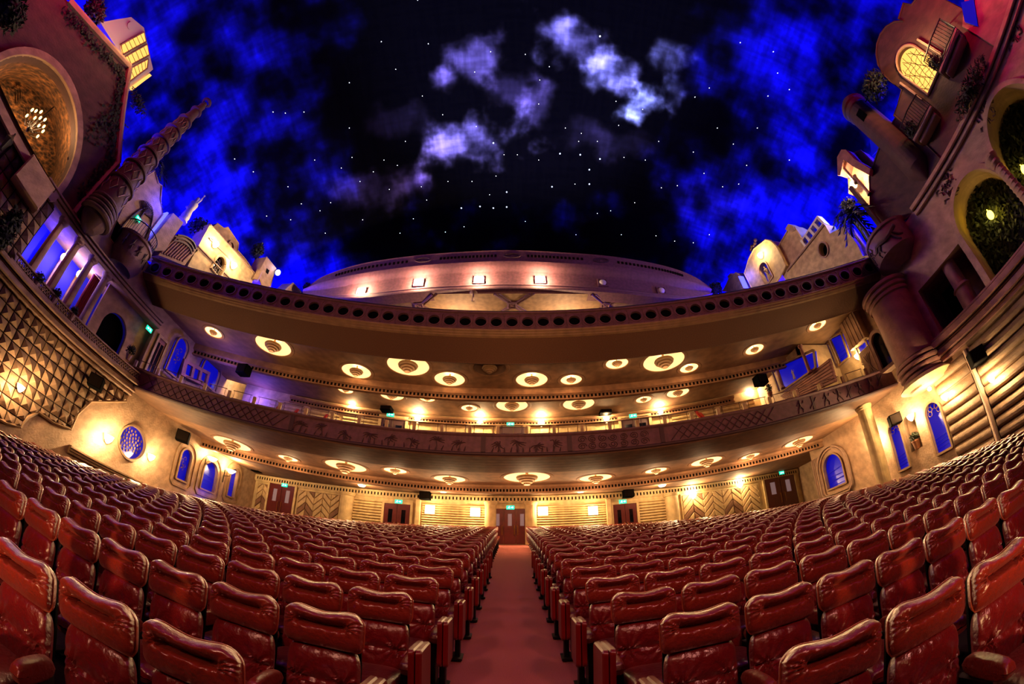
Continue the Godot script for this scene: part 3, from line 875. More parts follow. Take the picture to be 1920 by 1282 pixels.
func balcony_door(n: int, x: float, hw: float, y0: float, y1: float) -> void:
	var o := thing("door_%d" % n, "dark double door at the back of the lower balcony, %s" % ["left of the middle", "in the middle", "right of the middle"][n - 6], "door", Vector3(x, y0, arc_z(x, -20.5, WR)))
	kept(o)
	var f := on_arc(x, y0, -20.5, WR, -0.08)
	var m := mb(f)
	m.slab(rect(-hw - 0.15, hw + 0.15, 0, y1 - y0 + 0.15), 0.0, 0.14, [rect(-hw, hw, 0.02, y1 - y0)])
	part(m, "frame", M.cream, o)
	for s in [-1, 1]:
		m = mb(f)
		m.box(s * hw * 0.5 - hw * 0.48, s * hw * 0.5 + hw * 0.48, 0, y1 - y0, 0.03, 0.1, 0.01)
		var l := part(m, "leaf", M.plum, o)
		m = mb(f)
		m.box(s * hw * 0.5 - hw * 0.25, s * hw * 0.5 + hw * 0.25, (y1 - y0) * 0.55, (y1 - y0) * 0.86, 0.1, 0.112)
		part(m, "pane", M.glass_dark, l)

func lattice(o: Node3D, x0: float, x1: float) -> void:
	var st := 0.36
	var n := int((x1 - x0) / st)
	for i in n:
		for s in [-1, 1]:
			var m := mb()
			var xa: float = x0 + i * st; var xb: float = xa + 0.54 * s
			if xb < x0 or xb > x1: continue
			var p: Array = []
			for k in 3:
				var x := lerpf(xa, xb, k / 2.0)
				p.append(Vector3(x, lerpf(6.5, 7.06, k / 2.0), arc_z(x, PZ, PR) - 0.05))
			m.tube(p, 0.02, 4)
			part(m, "lattice_bar", M.plum, o)
func scrolls(o: Node3D, x0: float, x1: float) -> void:
	var n := int((x1 - x0) / 0.42)
	for i in n:
		for k in 2:
			var m := mb(on_arc(x0 + 0.2 + i * 0.42, 6.62 + 0.3 * k, PZ, PR, -0.045))
			var p: Array = []
			for j in 19:
				var a := 0.62 * j + i
				var r := 0.19 * (1.0 - j / 22.0)
				p.append(Vector3(r * cos(a), r * sin(a) * 0.8, 0))
			m.tube(p, 0.018, 4)
			part(m, "scroll", M.plum, o)
func tree_relief(o: Node3D, x: float, sd: int) -> void:
	var m := mb(on_arc(x, 6.48, PZ, PR, -0.05))
	var h := 0.34 + 0.08 * sin(sd * 2.3)
	m.tube([Vector3(0.05 * sin(sd), 0, 0), Vector3(0, h * 0.5, 0), Vector3(0.06 * cos(sd * 1.7), h, 0)], 0.03, 5, 0.018)
	for k in 7:
		var a := -0.3 + k * 0.62 + sd
		m.tube([Vector3(0, h, 0), Vector3(0.2 * cos(a), h + 0.14 * sin(a), 0.01), Vector3(0.33 * cos(a + 0.3), h + 0.17 * sin(a + 0.2) - 0.05, 0)], 0.03, 4, 0.012)
	for k in 3:
		m.tube([Vector3(-0.3 + 0.25 * k, 0.0, 0), Vector3(-0.27 + 0.25 * k + 0.05 * sin(sd + k), 0.2, 0)], 0.035, 4, 0.01)
	part(m, "tree_relief", M.plum, o)
func figure_relief(o: Node3D, x: float, sd: int) -> void:
	var m := mb(on_arc(x, 6.5, PZ, PR, -0.05))
	var s := 1.0 if sd % 2 == 0 else -1.0
	if sd % 3 == 1:
		m.box(-0.05, 0.05, 0, 0.6, -0.02, 0.02)
		m.tube([Vector3(-0.2, 0.08, 0), Vector3(0.0, 0.3, 0), Vector3(0.2, 0.5, 0)], 0.03, 5)
	else:
		m.ball(Vector3(0.02 * s, 0.53, 0), Vector3(0.05, 0.06, 0.03), 5)
		m.tube([Vector3(0, 0.48, 0), Vector3(0.02 * s, 0.26, 0)], 0.055, 6, 0.04)
		m.tube([Vector3(0.02 * s, 0.28, 0), Vector3(0.12 * s, 0.14, 0), Vector3(0.08 * s, 0.0, 0)], 0.04, 5, 0.02)
		m.tube([Vector3(0.0, 0.28, 0), Vector3(-0.1 * s, 0.13, 0), Vector3(-0.16 * s, 0.0, 0)], 0.04, 5, 0.02)
		m.tube([Vector3(0, 0.46, 0), Vector3(0.16 * s, 0.4, 0), Vector3(0.22 * s, 0.52, 0)], 0.025, 5)
		m.tube([Vector3(0, 0.46, 0), Vector3(-0.14 * s, 0.34, 0)], 0.025, 5)
	part(m, "figure_relief", M.plum, o)

func upper_balcony() -> void:
	var o := thing("upper_balcony", "upper balcony with a rose parapet pierced by a row of round holes", "balcony", Vector3(0, 11, UZ))
	var near := lamp_row([[400, 623, 38, true], [512, 648, 76, true], [668, 696, 58, true], [765, 685, 82, true], [843, 711, 58, true], [918, 690, 62, false], [997, 712, 60, true], [1071, 712, 40, true], [1157, 681, 43, true], [1245, 677, 82, true], [1292, 690, 36, true], [1415, 655, 38, true], [1533, 610, 38, true]], 10.45, "front upper balcony soffit")
	var far := lamp_row([[648, 731, 30, true], [735, 741, 46, true], [801, 747, 30, true], [880, 765, 30, true], [960, 760, 60, true], [1085, 757, 60, true], [1207, 749, 30, true], [1271, 736, 44, true]], 10.15, "rear upper balcony soffit")
	var m := mb()
	m.sweep([Vector2(0.02, 11.02), Vector2(0.06, 10.98), Vector2(0.04, 10.92), Vector2(-0.02, 10.9), Vector2(-0.04, 10.84), Vector2(-0.1, 10.82), Vector2(-0.12, 10.77), Vector2(-0.22, 10.74), Vector2(-0.22, 11.02)], -SIDE, SIDE, 80, UZ, PR, true)
	part(m, "moulding", M.tan, o)
	m = mb()
	m.sweep([Vector2(-0.2, 10.76), Vector2(-1.3, 10.24), Vector2(-1.36, 10.18), Vector2(-1.45, 10.2), Vector2(-1.45, 10.5)], -SIDE, SIDE, 80, UZ, PR)
	part(m, "fascia", M.fascia, o)
	m = mb()
	grid_ceiling(m, UZ - 1.4, PR, -17.5, VR, 10.45, 10.45, near, 300, 32)
	part(m, "front_soffit", M.soffit, o)
	vents(o, -17.5, VR, 10.24, -SIDE, SIDE, 0.16, 0.19, 0.24)
	m = mb()
	grid_ceiling(m, -17.6, VR, -20.8, WR, 10.15, 10.15, far, 300, 30)
	part(m, "rear_soffit", M.soffit, o)
	# pierced parapet: one panel to a hole
	var w := 0.645
	for k in range(-25, 26):
		var x := k * w
		var f := on_arc(x, 11.02, UZ, PR)
		var hw := w * 0.5 * sqrt(1.0 + (x / PR) * (x / PR)) - 0.004
		m = mb(f)
		m.slab(rect(-hw, hw, 0.0, 0.8), -0.12, -0.02, [disc(0, 0.38, 0.235, -1.0, 22)])
		m.slab(disc(0, 0.38, 0.285, -1.0, 22), -0.02, 0.015, [disc(0, 0.38, 0.235, -1.0, 22)])
		for s in [-1, 1]:
			for t in [0.06, 0.7]:
				m.slab(pts([s * hw - 0.045, t, s * hw, t - 0.045, s * hw + 0.045, t, s * hw, t + 0.045]), -0.02, 0.01)
		part(m, "pierced_panel", M.rose, o, 2.0)
	m = mb()
	m.sweep([Vector2(0.03, 11.82), Vector2(0.05, 11.87), Vector2(0.02, 11.92), Vector2(-0.16, 11.92), Vector2(-0.16, 11.82)], -SIDE, SIDE, 80, UZ, PR, true)
	part(m, "coping", M.rose, o)
	m = mb()
	m.sweep([Vector2(-0.2, 11.02), Vector2(-0.2, 11.86), Vector2(-0.26, 11.86), Vector2(-0.26, 11.02)], -SIDE, SIDE, 60, UZ, PR, true)
	part(m, "shade_backing", M.dark, o)  # added dark sheet, stands in for the shade behind the holes
	m = mb()
	m.sweep([Vector2(-0.16, 11.0), Vector2(-0.6, 11.0), Vector2(-9.0, 15.0), Vector2(-13.0, 16.0)], -SIDE, SIDE, 40, UZ, PR)
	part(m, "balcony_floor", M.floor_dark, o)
	m = mb()
	var p: Array = []
	for i in 61:
		var x := lerpf(-SIDE + 0.2, SIDE - 0.2, i / 60.0)
		p.append(Vector3(x, 12.02, arc_z(x, UZ - 0.1, PR)))
	m.tube(p, 0.02, 5)
	for i in 33:
		var x := -15.5 + i * 0.97
		m.frame(on_arc(x, 11.9, UZ, PR, -0.1)); m.tube([Vector3(0, 0, 0), Vector3(0, 0.12, 0)], 0.012, 4)
	part(m, "handrail", M.iron, o)

func rear_arch() -> void:
	var o := thing("rear_arch", "long curved rose cornice with square lamps above the upper balcony", "cornice", Vector3(0, 18, -20))
	# the band follows the arch traced from its lower and upper edges
	var lo := [[560, 552], [600, 560], [680, 560], [780, 550], [870, 545], [960, 543], [1050, 545], [1150, 551], [1240, 560], [1300, 562], [1335, 552]]
	var hi := [[578, 545], [610, 523], [680, 500], [780, 485], [870, 478], [960, 475], [1050, 479], [1150, 487], [1240, 503], [1295, 522], [1330, 545]]
	var A: Array = []; var C: Array = []
	for q in lo: A.append(at_z(q[0], q[1], -20.0))
	for q in hi: C.append(at_z(q[0], q[1], -20.0))
	var m := mb()
	# profile across the band: (share of its height, how far it stands forward)
	var pr := [[0.0, -0.9], [0.0, 0.12], [0.04, 0.16], [0.07, 0.1], [0.1, 0.14], [0.13, 0.08], [0.17, 0.0], [0.45, 0.0], [0.48, 0.1], [0.52, 0.12], [0.55, 0.22], [0.62, 0.3], [0.68, 0.34], [0.70, 0.28], [0.96, 0.28], [1.0, 0.33], [1.0, -0.5]]
	var n := 80
	var mb2 := mb()
	for i in n:
		for j in pr.size() - 1:
			var q: Array = []
			for e in [[i, j], [i + 1, j], [i + 1, j + 1], [i, j + 1]]:
				var a := along(A, float(e[0]) / n); var b := along(C, float(e[0]) / n)
				q.append(a.lerp(b, pr[e[1]][0]) + Vector3(0, 0, pr[e[1]][1]))
			(mb2 if j >= 12 else m).quad(q[0], q[1], q[2], q[3])
	part(m, "cornice_band", M.rose, o)
	part(mb2, "frieze", M.rose, o)
	m = mb()
	for i in 96:
		var t := 0.14 + 0.72 * i / 95.0
		var a := along(A, t); var b := along(C, t)
		var near_shield := false
		for s in [0.315, 0.5, 0.675]:
			if absf(t - s) < 0.03: near_shield = true
		if near_shield: continue
		var p := a.lerp(b, 0.85) + Vector3(0, 0, 0.285)
		m.frame(Transform3D(Basis(), p)); m.box(-0.08, 0.08, -0.11, 0.11, -0.05, 0.03)
	var dots := part(m, "frieze_holes", M.slot, o, 9.0, false)
	dots.set_meta("kind", "stuff")
	for t in [0.315, 0.5, 0.675]:
		var p := along(A, t).lerp(along(C, t), 0.85) + Vector3(0, 0, 0.28)
		m = mb(Transform3D(Basis(), p))
		m.slab(disc(0, 0, 0.62, 0.24, 24), -0.05, 0.06, [disc(0, 0, 0.5, 0.16, 24)], 0.0)
		m.slab(disc(0, 0, 0.5, 0.16, 24), -0.05, 0.0)
		part(m, "oval_cartouche", M.plum, o)
	var k := 0
	for q in [[677, 547, true], [785, 530, true], [898, 525, true], [1013, 525, true], [1130, 530, false], [1240, 545, false]]:
		k += 1
		var p := at_z(q[0], q[1], -19.95)
		var s := thing("cornice_lamp", "square %s lamp on the curved cornice over the upper balcony, %s from the left" % ["lit" if q[2] else "unlit", ordinal(k)], "lamp", p)
		m = mb(Transform3D(Basis(), p))
		m.slab(rect(-0.36, 0.36, -0.34, 0.34), -0.05, 0.07, [rect(-0.27, 0.27, -0.25, 0.25)], 0.0)
		part(m, "frame", M.rose, s)
		m = mb(Transform3D(Basis(), p))
		m.ball(Vector3(0, 0, 0.03), Vector3(0.26, 0.24, 0.15), 8)
		part(m, "glass_bowl", M.sconce_glow if q[2] else M.marble, s)
		if q[2]: lamp(p + Vector3(0, 0, 0.4), Color(1.0, 0.74, 0.48), 22.0, 0.12)
	# coffered ceiling behind the arch
	m = mb()
	var yc := 18.9
	m.box(-15, 15, yc, yc + 0.3, -30, -20.2)
	var cm := mb()
	cm.t = m.t
	var ce := part(cm, "coffered_ceiling", M.tan, o)
	for s in [-1, 1]:
		for i in 5:
			var x: float = -13.2 + i * 6.6
			for e in [0.0, 0.3]:
				m = mb()
				m.tube([Vector3(x + e - 1.2 * s, yc - 0.02, -20.2), Vector3(x + e + 3.3 * s, yc - 0.02, -24.7)], 0.1 if e == 0.0 else 0.055, 5)
				part(m, "coffer_rib", M.rose, ce)
	for i in 5:
		var p := Vector3(-13.2 + i * 6.6, yc - 0.06, -21.4)
		m = mb(Transform3D(Basis(), p))
		m.lathe(Vector3.ZERO, [Vector2(0.5, 0.06), Vector2(0.5, -0.03), Vector2(0.36, -0.08), Vector2(0.3, 0.0), Vector2(0.14, -0.03), Vector2(0, -0.06)], 4, PI * 0.25, PI * 2.25)
		part(m, "boss", M.rose, ce)
	lamp(Vector3(-4, 17.2, -23.0), Color(1.0, 0.75, 0.5), 40.0, 0.2)
	lamp(Vector3(4, 17.2, -23.0), Color(1.0, 0.75, 0.5), 40.0, 0.2)
	for x in [-4, 4]:
		m = mb(Transform3D(Basis(), Vector3(x, 17.2, -23.0)))
		m.ball(Vector3.ZERO, Vector3(0.14, 0.14, 0.14), 6)
		m.tube([Vector3(0, 0.1, 0), Vector3(0, 1.7, 0)], 0.02, 5)
		single(m, "hanging_lamp", M.bulb_glow, "round lamp hung under the coffered ceiling behind the upper balcony, on the %s" % ["left" if x < 0 else "right"], "lamp", Vector3(x, 17.0, -23.0))
	var p := at_y(888, 548, yc)
	m = mb(Transform3D(Basis(), p))
	m.lathe(Vector3.ZERO, [Vector2(0.1, 0), Vector2(0.28, -0.04), Vector2(0.22, -0.12), Vector2(0.06, -0.16), Vector2(0.06, -0.5), Vector2(0.12, -0.55), Vector2(0.1, -0.8), Vector2(0, -0.82)], 12)
	single(m, "pendant_spotlight", M.tan, "small pendant spotlight under the coffered ceiling behind the cornice", "lamp", p - Vector3(0, 0.8, 0))
	m = mb()
	m.box(-15, 15, 11, 19.2, -30.4, -30)
	struct(m, "wall_upper", M.tan, "tan back wall of the upper balcony", Vector3(0, 14, -30))

func along(a: Array, t: float) -> Vector3:                # a smooth curve through traced points
	var f := clampf(t, 0, 0.99999) * (a.size() - 1)
	var i := int(f); var u := f - i
	var p0: Vector3 = a[maxi(i - 1, 0)]; var p1: Vector3 = a[i]; var p2: Vector3 = a[i + 1]; var p3: Vector3 = a[mini(i + 2, a.size() - 1)]
	return p1.cubic_interpolate(p2, p0, p3, u)

# ---- small fittings ---------------------------------------------------------------------------------------------------------
func sconce(f: Transform3D, p: Vector3, label: String, r: float, power: float, col := Color(1.0, 0.76, 0.42)) -> void:
	f.origin = p - f.basis.z * 0.14
	var o := thing("wall_lamp", label, "lamp", p)
	var m := mb(f)
	m.box(-r * 0.5, r * 0.5, -r * 0.75, r * 0.55, -0.02, 0.03, 0.008)
	part(m, "back_plate", M.brass, o)
	m = mb(f)
	m.lathe(Vector3(0, 0, 0.03), [Vector2(0.02, -r * 0.85), Vector2(r * 0.35, -r * 0.7), Vector2(r * 0.8, -r * 0.2), Vector2(r, r * 0.45), Vector2(r * 0.94, r * 0.45), Vector2(r * 0.3, -r * 0.5), Vector2(0, -r * 0.55)], 14, -PI, 0)
	part(m, "glass_bowl", M.sconce_glow, o)
	lamp(f * Vector3(0, r * 0.45, r + 0.16), col, power, 0.1)

func exit_sign(f: Transform3D, p: Vector3, label: String, w: float) -> void:
	f.origin = p
	var o := thing("exit_sign", label, "sign", p)
	var h := w * 0.5
	var m := mb(f)
	m.box(-w * 0.5, w * 0.5, -h * 0.5, h * 0.5, -0.06, 0.0, 0.01)
	part(m, "lit_panel", M.exit_green, o)
	m = mb(f)                                               # running figure and arrow
	m.ball(Vector3(-w * 0.14, h * 0.26, 0.012), Vector3(h * 0.09, h * 0.09, 0.01), 5)
	m.tube([Vector3(-w * 0.15, h * 0.16, 0.01), Vector3(-w * 0.19, -h * 0.08, 0.01)], h * 0.07, 4)
	m.tube([Vector3(-w * 0.19, -h * 0.08, 0.01), Vector3(-w * 0.1, -h * 0.16, 0.01), Vector3(-w * 0.11, -h * 0.34, 0.01)], h * 0.05, 4)
	m.tube([Vector3(-w * 0.19, -h * 0.08, 0.01), Vector3(-w * 0.26, -h * 0.22, 0.01), Vector3(-w * 0.36, -h * 0.24, 0.01)], h * 0.05, 4)
	m.tube([Vector3(-w * 0.28, h * 0.04, 0.01), Vector3(-w * 0.15, h * 0.13, 0.01), Vector3(-w * 0.05, -h * 0.02, 0.01)], h * 0.045, 4)
	m.slab(pts([w * 0.06, -h * 0.1, w * 0.22, -h * 0.1, w * 0.22, -h * 0.26, w * 0.4, 0.0, w * 0.22, h * 0.26, w * 0.22, h * 0.1, w * 0.06, h * 0.1]), 0.0, 0.012)
	part(m, "pictogram", M.white_mark, o)

func speaker(p: Vector3, s: float, label: String, turn := 0.0) -> void:
	var o := thing("loudspeaker", label, "loudspeaker", p)
	var f := Transform3D(Basis(Vector3.UP, turn), p)
	var m := mb(f)
	m.box(-s, s, -s * 0.75, s * 0.75, -s, s * 0.7, 0.03)
	part(m, "cabinet", M.black_plastic, o)
	m = mb(f)
	m.box(-s * 0.9, s * 0.9, -s * 0.65, s * 0.65, s * 0.7, s * 0.74, 0.01)
	part(m, "grille", M.slot, o)

# ---- walls of the stalls ----------------------------------------------------------------------------------------------------
func bt(px: float, py: float, w := 0.0) -> Vector2:
	var p := at_z(px, py, BACK + w); return Vector2(p.x, p.y)
func lt(px: float, py: float, w := 0.0) -> Vector2:
	var p := at_x(px, py, -SIDE + w); return Vector2(p.z, p.y)
func rt(px: float, py: float, w := 0.0) -> Vector2:
	var p := at_x(px, py, SIDE - w); return Vector2(p.z, p.y)
func trace(side: String, list: Array, w := 0.0) -> PackedVector2Array:
	var o := PackedVector2Array()
	for i in range(0, list.size(), 2):
		o.append(lt(list[i], list[i + 1], w) if side == "L" else rt(list[i], list[i + 1], w) if side == "R" else bt(list[i], list[i + 1], w))
	return o

func double_door(n: int, f: Transform3D, leaves: int, hw: float, y0: float, h: float, label: String, pane: Material) -> void:
	var o := thing("door_%d" % n, label, "door", f * Vector3(0, y0, 0))
	kept(o)
	var m := mb(f)
	m.slab(rect(-hw - 0.14, hw + 0.14, y0, y0 + h + 0.14), 0.0, 0.13, [rect(-hw, hw, y0 + 0.01, y0 + h)])
	part(m, "frame", M.cream, o)
	var lw := 2.0 * hw / leaves
	for i in leaves:
		var c := -hw + lw * (i + 0.5)
		var pw := lw * 0.16
		var pc := c
		m = mb(f)
		var hole := rect(pc - pw, pc + pw, y0 + h * 0.52, y0 + h * 0.86)
		m.slab(rect(c - lw * 0.485, c + lw * 0.485, y0 + 0.02, y0 + h - 0.01), 0.03, 0.09, [hole])
		var l := part(m, "leaf", M.door_wood, o)
		m = mb(f)
		m.slab(hole, 0.05, 0.06)
		part(m, "pane", pane, l)
		m = mb(f)
		var s := 1.0 if i < leaves / 2.0 else -1.0
		var hx := c + s * lw * 0.36
		m.tube([Vector3(hx, y0 + h * 0.26, 0.09), Vector3(hx, y0 + h * 0.27, 0.16), Vector3(hx, y0 + h * 0.52, 0.16), Vector3(hx, y0 + h * 0.53, 0.09)], 0.022, 6)
		part(m, "handle", M.brass, l)

func sub(called: String, root: Node3D) -> Node3D:
	var o := Node3D.new(); o.name = called
	root.add_child(o, true)
	return o

func half_column(name_: String, label: String, x: float, r: float, y0: float, y1: float, z := BACK) -> void:
	var c := Vector3(x, y0, z + 0.1)
	var o := thing(name_, label, "column", c)
	var m := mb(Transform3D(Basis(), c))
	m.lathe(Vector3.ZERO, [Vector2(r, 0), Vector2(r, y1 - y0)], 20)
	part(m, "shaft", M.cream, o)
	m = mb(Transform3D(Basis(), c))
	m.lathe(Vector3(0, y1 - y0 - 0.2, 0), [Vector2(r, 0), Vector2(r * 1.12, 0.05), Vector2(r * 1.12, 0.1), Vector2(r * 1.2, 0.14), Vector2(r * 1.2, 0.2)], 20)
	part(m, "capital", M.cream, o)

func ribbed(root: Node3D, f: Transform3D, u0: float, u1: float, v0: float, v1: float, n: int, deep: float, mat: Material) -> void:
	var st := (v1 - v0) / n
	for i in n:
		var m := mb(f)
		var v := v0 + i * st
		var pr: Array = []
		for k in 7:
			var a := PI * k / 6.0
			pr.append(Vector2(deep * sin(a), v + st * 0.03 + st * 0.94 * (0.5 - 0.5 * cos(a))))
		for k in 6:
			m.quad(Vector3(u0, pr[k].y, pr[k].x), Vector3(u1, pr[k].y, pr[k].x), Vector3(u1, pr[k + 1].y, pr[k + 1].x), Vector3(u0, pr[k + 1].y, pr[k + 1].x))
		for e in [u0, u1]:
			for k in range(1, 6): m.tri(Vector3(e, pr[0].y, pr[0].x), Vector3(e, pr[k].y, pr[k].x), Vector3(e, pr[k + 1].y, pr[k + 1].x))
		part(m, "slat", mat, root)

func chevrons(root: Node3D, f: Transform3D, u0: float, u1: float, v0: float, v1: float, cols: int, th: float) -> void:
	var cw := (u1 - u0) / cols
	var frame := rect(u0 + 0.02, u1 - 0.02, v0 + 0.02, v1 - 0.02)
	for c in cols:
		var s := 1.0 if c % 2 == 0 else -1.0
		var k := -4
		while v0 + k * th < v1 + 1.0:
			var a := u0 + c * cw + 0.018; var b := a + cw - 0.024
			var y := v0 + k * th
			var up := cw * 0.9 * s
			var q := pts([a, y - up * 0.5, b, y + up * 0.5, b, y + up * 0.5 + th - 0.07, a, y - up * 0.5 + th - 0.07])
			for r in Geometry2D.intersect_polygons(q, frame):
				var brown := (k + 40) % 4 == 0 and (c / 2) % 2 == 0 or (k + 40) % 4 == 3 and (c / 2) % 2 == 0 and c % 2 == 1
				var m := mb(f)
				m.slab(r, 0.0, 0.07, [], 0.02)
				part(m, "chevron_tile", M.chevron_brown if brown else M.chevron_pale, root)
			k += 1

func back_wall() -> void:
	var m := mb(B)
	m.box(-19.4, 19.4, 0.0, 6.4, -0.4, 0.0)
	var w := struct(m, "wall_back", M.cream, "cream back wall of the stalls under the lower balcony", Vector3(0, 3, BACK))
	m = mb(B)
	m.box(-SIDE, 19.2, 5.62, 5.95, 0.0, 0.18)
	m.box(-SIDE, 19.2, 5.55, 5.62, 0.0, 0.1)
	part(m, "cornice", M.cream, w)
	m = mb(B)
	var x := -SIDE + 0.2
	while x < 19.0:
		m.box(x, x + 0.08, 5.67, 5.84, 0.16, 0.186)
		x += 0.2
	part(m, "vent_slots", M.slot, w, 9.0, false).set_meta("kind", "stuff")
	# doors
	var n := 0
	for q in [[508, 556, 909, 2, "plum double door in the far left corner of the stalls, beside the chevron panel", 2.35], [722, 771, 945, 2, "plum double door left of the middle of the stalls back wall, between ribbed walls", 2.3], [922, 990, 954, 3, "triple plum doors at the head of the red central aisle", 2.02], [1148, 1192, 945, 2, "plum double door right of the middle, beside the short ribbed wall", 2.3], [1429, 1487, 893, 2, "plum double door near the far right corner of the stalls, right of the chevron panel", 2.4]]:
		n += 1
		var a := bt(q[0], q[2]); var b := bt(q[1], q[2])
		var c := (a.x + b.x) * 0.5
		double_door(n, B.translated_local(Vector3(c, 0, 0.02)), q[3], (b.x - a.x) * 0.5, (a.y + b.y) * 0.5 - q[5], q[5], q[4], [M.door_pane, M.glass_dark, M.door_pane, M.glass_dark, M.door_pane][n - 1])
	for q in [[533, 909, "far left"], [747, 940, "left of middle"], [957, 951, "triple middle"], [1168, 940, "right of middle"], [1466, 886, "far right"]]:
		var p := at_z(q[0], q[1], BACK + 0.2)
		exit_sign(B, p, "turquoise exit sign over the %s doors of the stalls" % q[2], 0.44)
	# columns
	for q in [[651, 0.42, "round cream column between the chevron panel and the left ribbed wall"], [920, 0.32, "round cream column on the left side of the triple doors"], [995, 0.32, "round cream column on the right side of the triple doors"], [1259, 0.42, "round cream column between the right ribbed wall and the chevron panel"]]:
		var c := bt(q[0], 950)
		half_column("column", q[2], c.x, q[1], floor_y(c.x, BACK), 5.6)
	m = mb(B)
	for e in [785, 1140]:
		var c := bt(e, 950)
		m.box(c.x - 0.14, c.x + 0.14, 2.6, 5.6, 0.0, 0.22, 0.02)
	part(m, "pilaster", M.cream, w)
	# ribbed walls
	for q in [[664, 721, 15, "short cream ribbed wall panel left of the left double door"], [793, 914, 18, "long cream ribbed wall panel with two square lamps, left of the triple doors"], [1001, 1134, 18, "long cream ribbed wall panel with two square lamps, right of the triple doors"], [1194, 1248, 15, "short cream ribbed wall panel right of the right double door"]]:
		var a := bt(q[0], 940); var b := bt(q[1], 940)
		var o := sub("ribbed_panel", w)
		ribbed(o, B, a.x, b.x, 2.9, 5.4, q[2], 0.12, M.cream_rib)
	# chevron panels
	for q in [[483, 504, 2, "narrow strip of chevron tiles left of the far left doors"], [562, 640, 5, "panel of brown and cream chevron tiles right of the far left doors"], [1276, 1421, 8, "wide panel of cream chevron tiles lit by two lamps, left of the far right doors"]]:
		var a := bt(q[0], 920); var b := bt(q[1], 920)
		var o := sub("chevron_panel", w)
		m = mb(B)
		m.slab(rect(a.x - 0.08, b.x + 0.08, 2.3, 5.5), 0.0, 0.06, [rect(a.x, b.x, 2.38, 5.42)])
		part(m, "frame", M.cream, o)
		m = mb(B); m.box(a.x, b.x, 2.38, 5.42, 0.0, 0.012)
		part(m, "backing", M.chevron_brown, o)
		chevrons(o, B.translated_local(Vector3(0, 0, 0.012)), a.x, b.x, 2.38, 5.42, q[2], 0.42)
	# lamps
	for q in [[806, 955, "square glowing lamp left of centre on the ribbed wall, the farther from the triple doors"], [891, 960, "square glowing lamp on the ribbed wall just left of the triple doors"], [1018, 958, "square glowing lamp on the ribbed wall just right of the triple doors"], [1112, 957, "square glowing lamp right of centre on the ribbed wall, the farther from the triple doors"]]:
		var p := at_z(q[0], q[1], BACK + 0.14)
		square_lamp(Transform3D(Basis(), p), p, q[2], 0.27, 2.6)
	sconce(B, at_z(1300, 928, BACK + 0.1), "bright bowl lamp on the chevron tiles, nearer the round column", 0.28, 7.0)
	sconce(B, at_z(1388, 908, BACK + 0.1), "bright bowl lamp on the chevron tiles, nearer the far right doors", 0.28, 6.5)
	# light from recessed slots over the ribbed walls
	for x2 in [-8.2, -3.6, 3.6, 8.2]:
		lamp(Vector3(x2, 5.5, BACK + 1.5), Color(1.0, 0.74, 0.44), 3.6, 0.15)
		m = mb(Transform3D(Basis(), Vector3(x2, 5.9, BACK + 1.5)))
		m.lathe(Vector3.ZERO, [Vector2(0.0, -0.08), Vector2(0.16, -0.08), Vector2(0.24, 0.0)], 16)
		single(m, "downlight", M.sconce_glow, "flat round downlight in the rear soffit above the ribbed wall, %s" % {-8.2: "far left", -3.6: "left of the triple doors", 3.6: "right of the triple doors", 8.2: "far right"}[x2], "lamp", Vector3(x2, 5.9, BACK + 1.5))
	speaker(at_z(797, 929, BACK + 0.4), 0.3, "black loudspeaker left of the triple doors, at the end of the long ribbed wall")
	speaker(at_z(1178, 925, BACK + 0.4), 0.3, "black loudspeaker above the double door right of the middle")
	speaker(at_z(481, 877, BACK + 1.0), 0.32, "black loudspeaker in the far left corner under the lower balcony")
	speaker(at_z(1524, 854, BACK + 1.0), 0.4, "black loudspeaker in the far right corner under the lower balcony")

func square_lamp(f: Transform3D, p: Vector3, label: String, r: float, power: float) -> void:
	var o := thing("square_lamp", label, "lamp", p)
	var m := mb(f)
	m.box(-r * 1.05, r * 1.05, -r, r, -0.12, -0.03, 0.01)
	part(m, "back_plate", M.brass, o)
	m = mb(f)
	m.box(-r, r, -r * 0.9, r * 0.9, -0.03, 0.06, 0.025)
	part(m, "glass_shade", M.sconce_glow, o)
	lamp(f * Vector3(0, 0, 0.25), Color(1.0, 0.76, 0.42), power, 0.12)

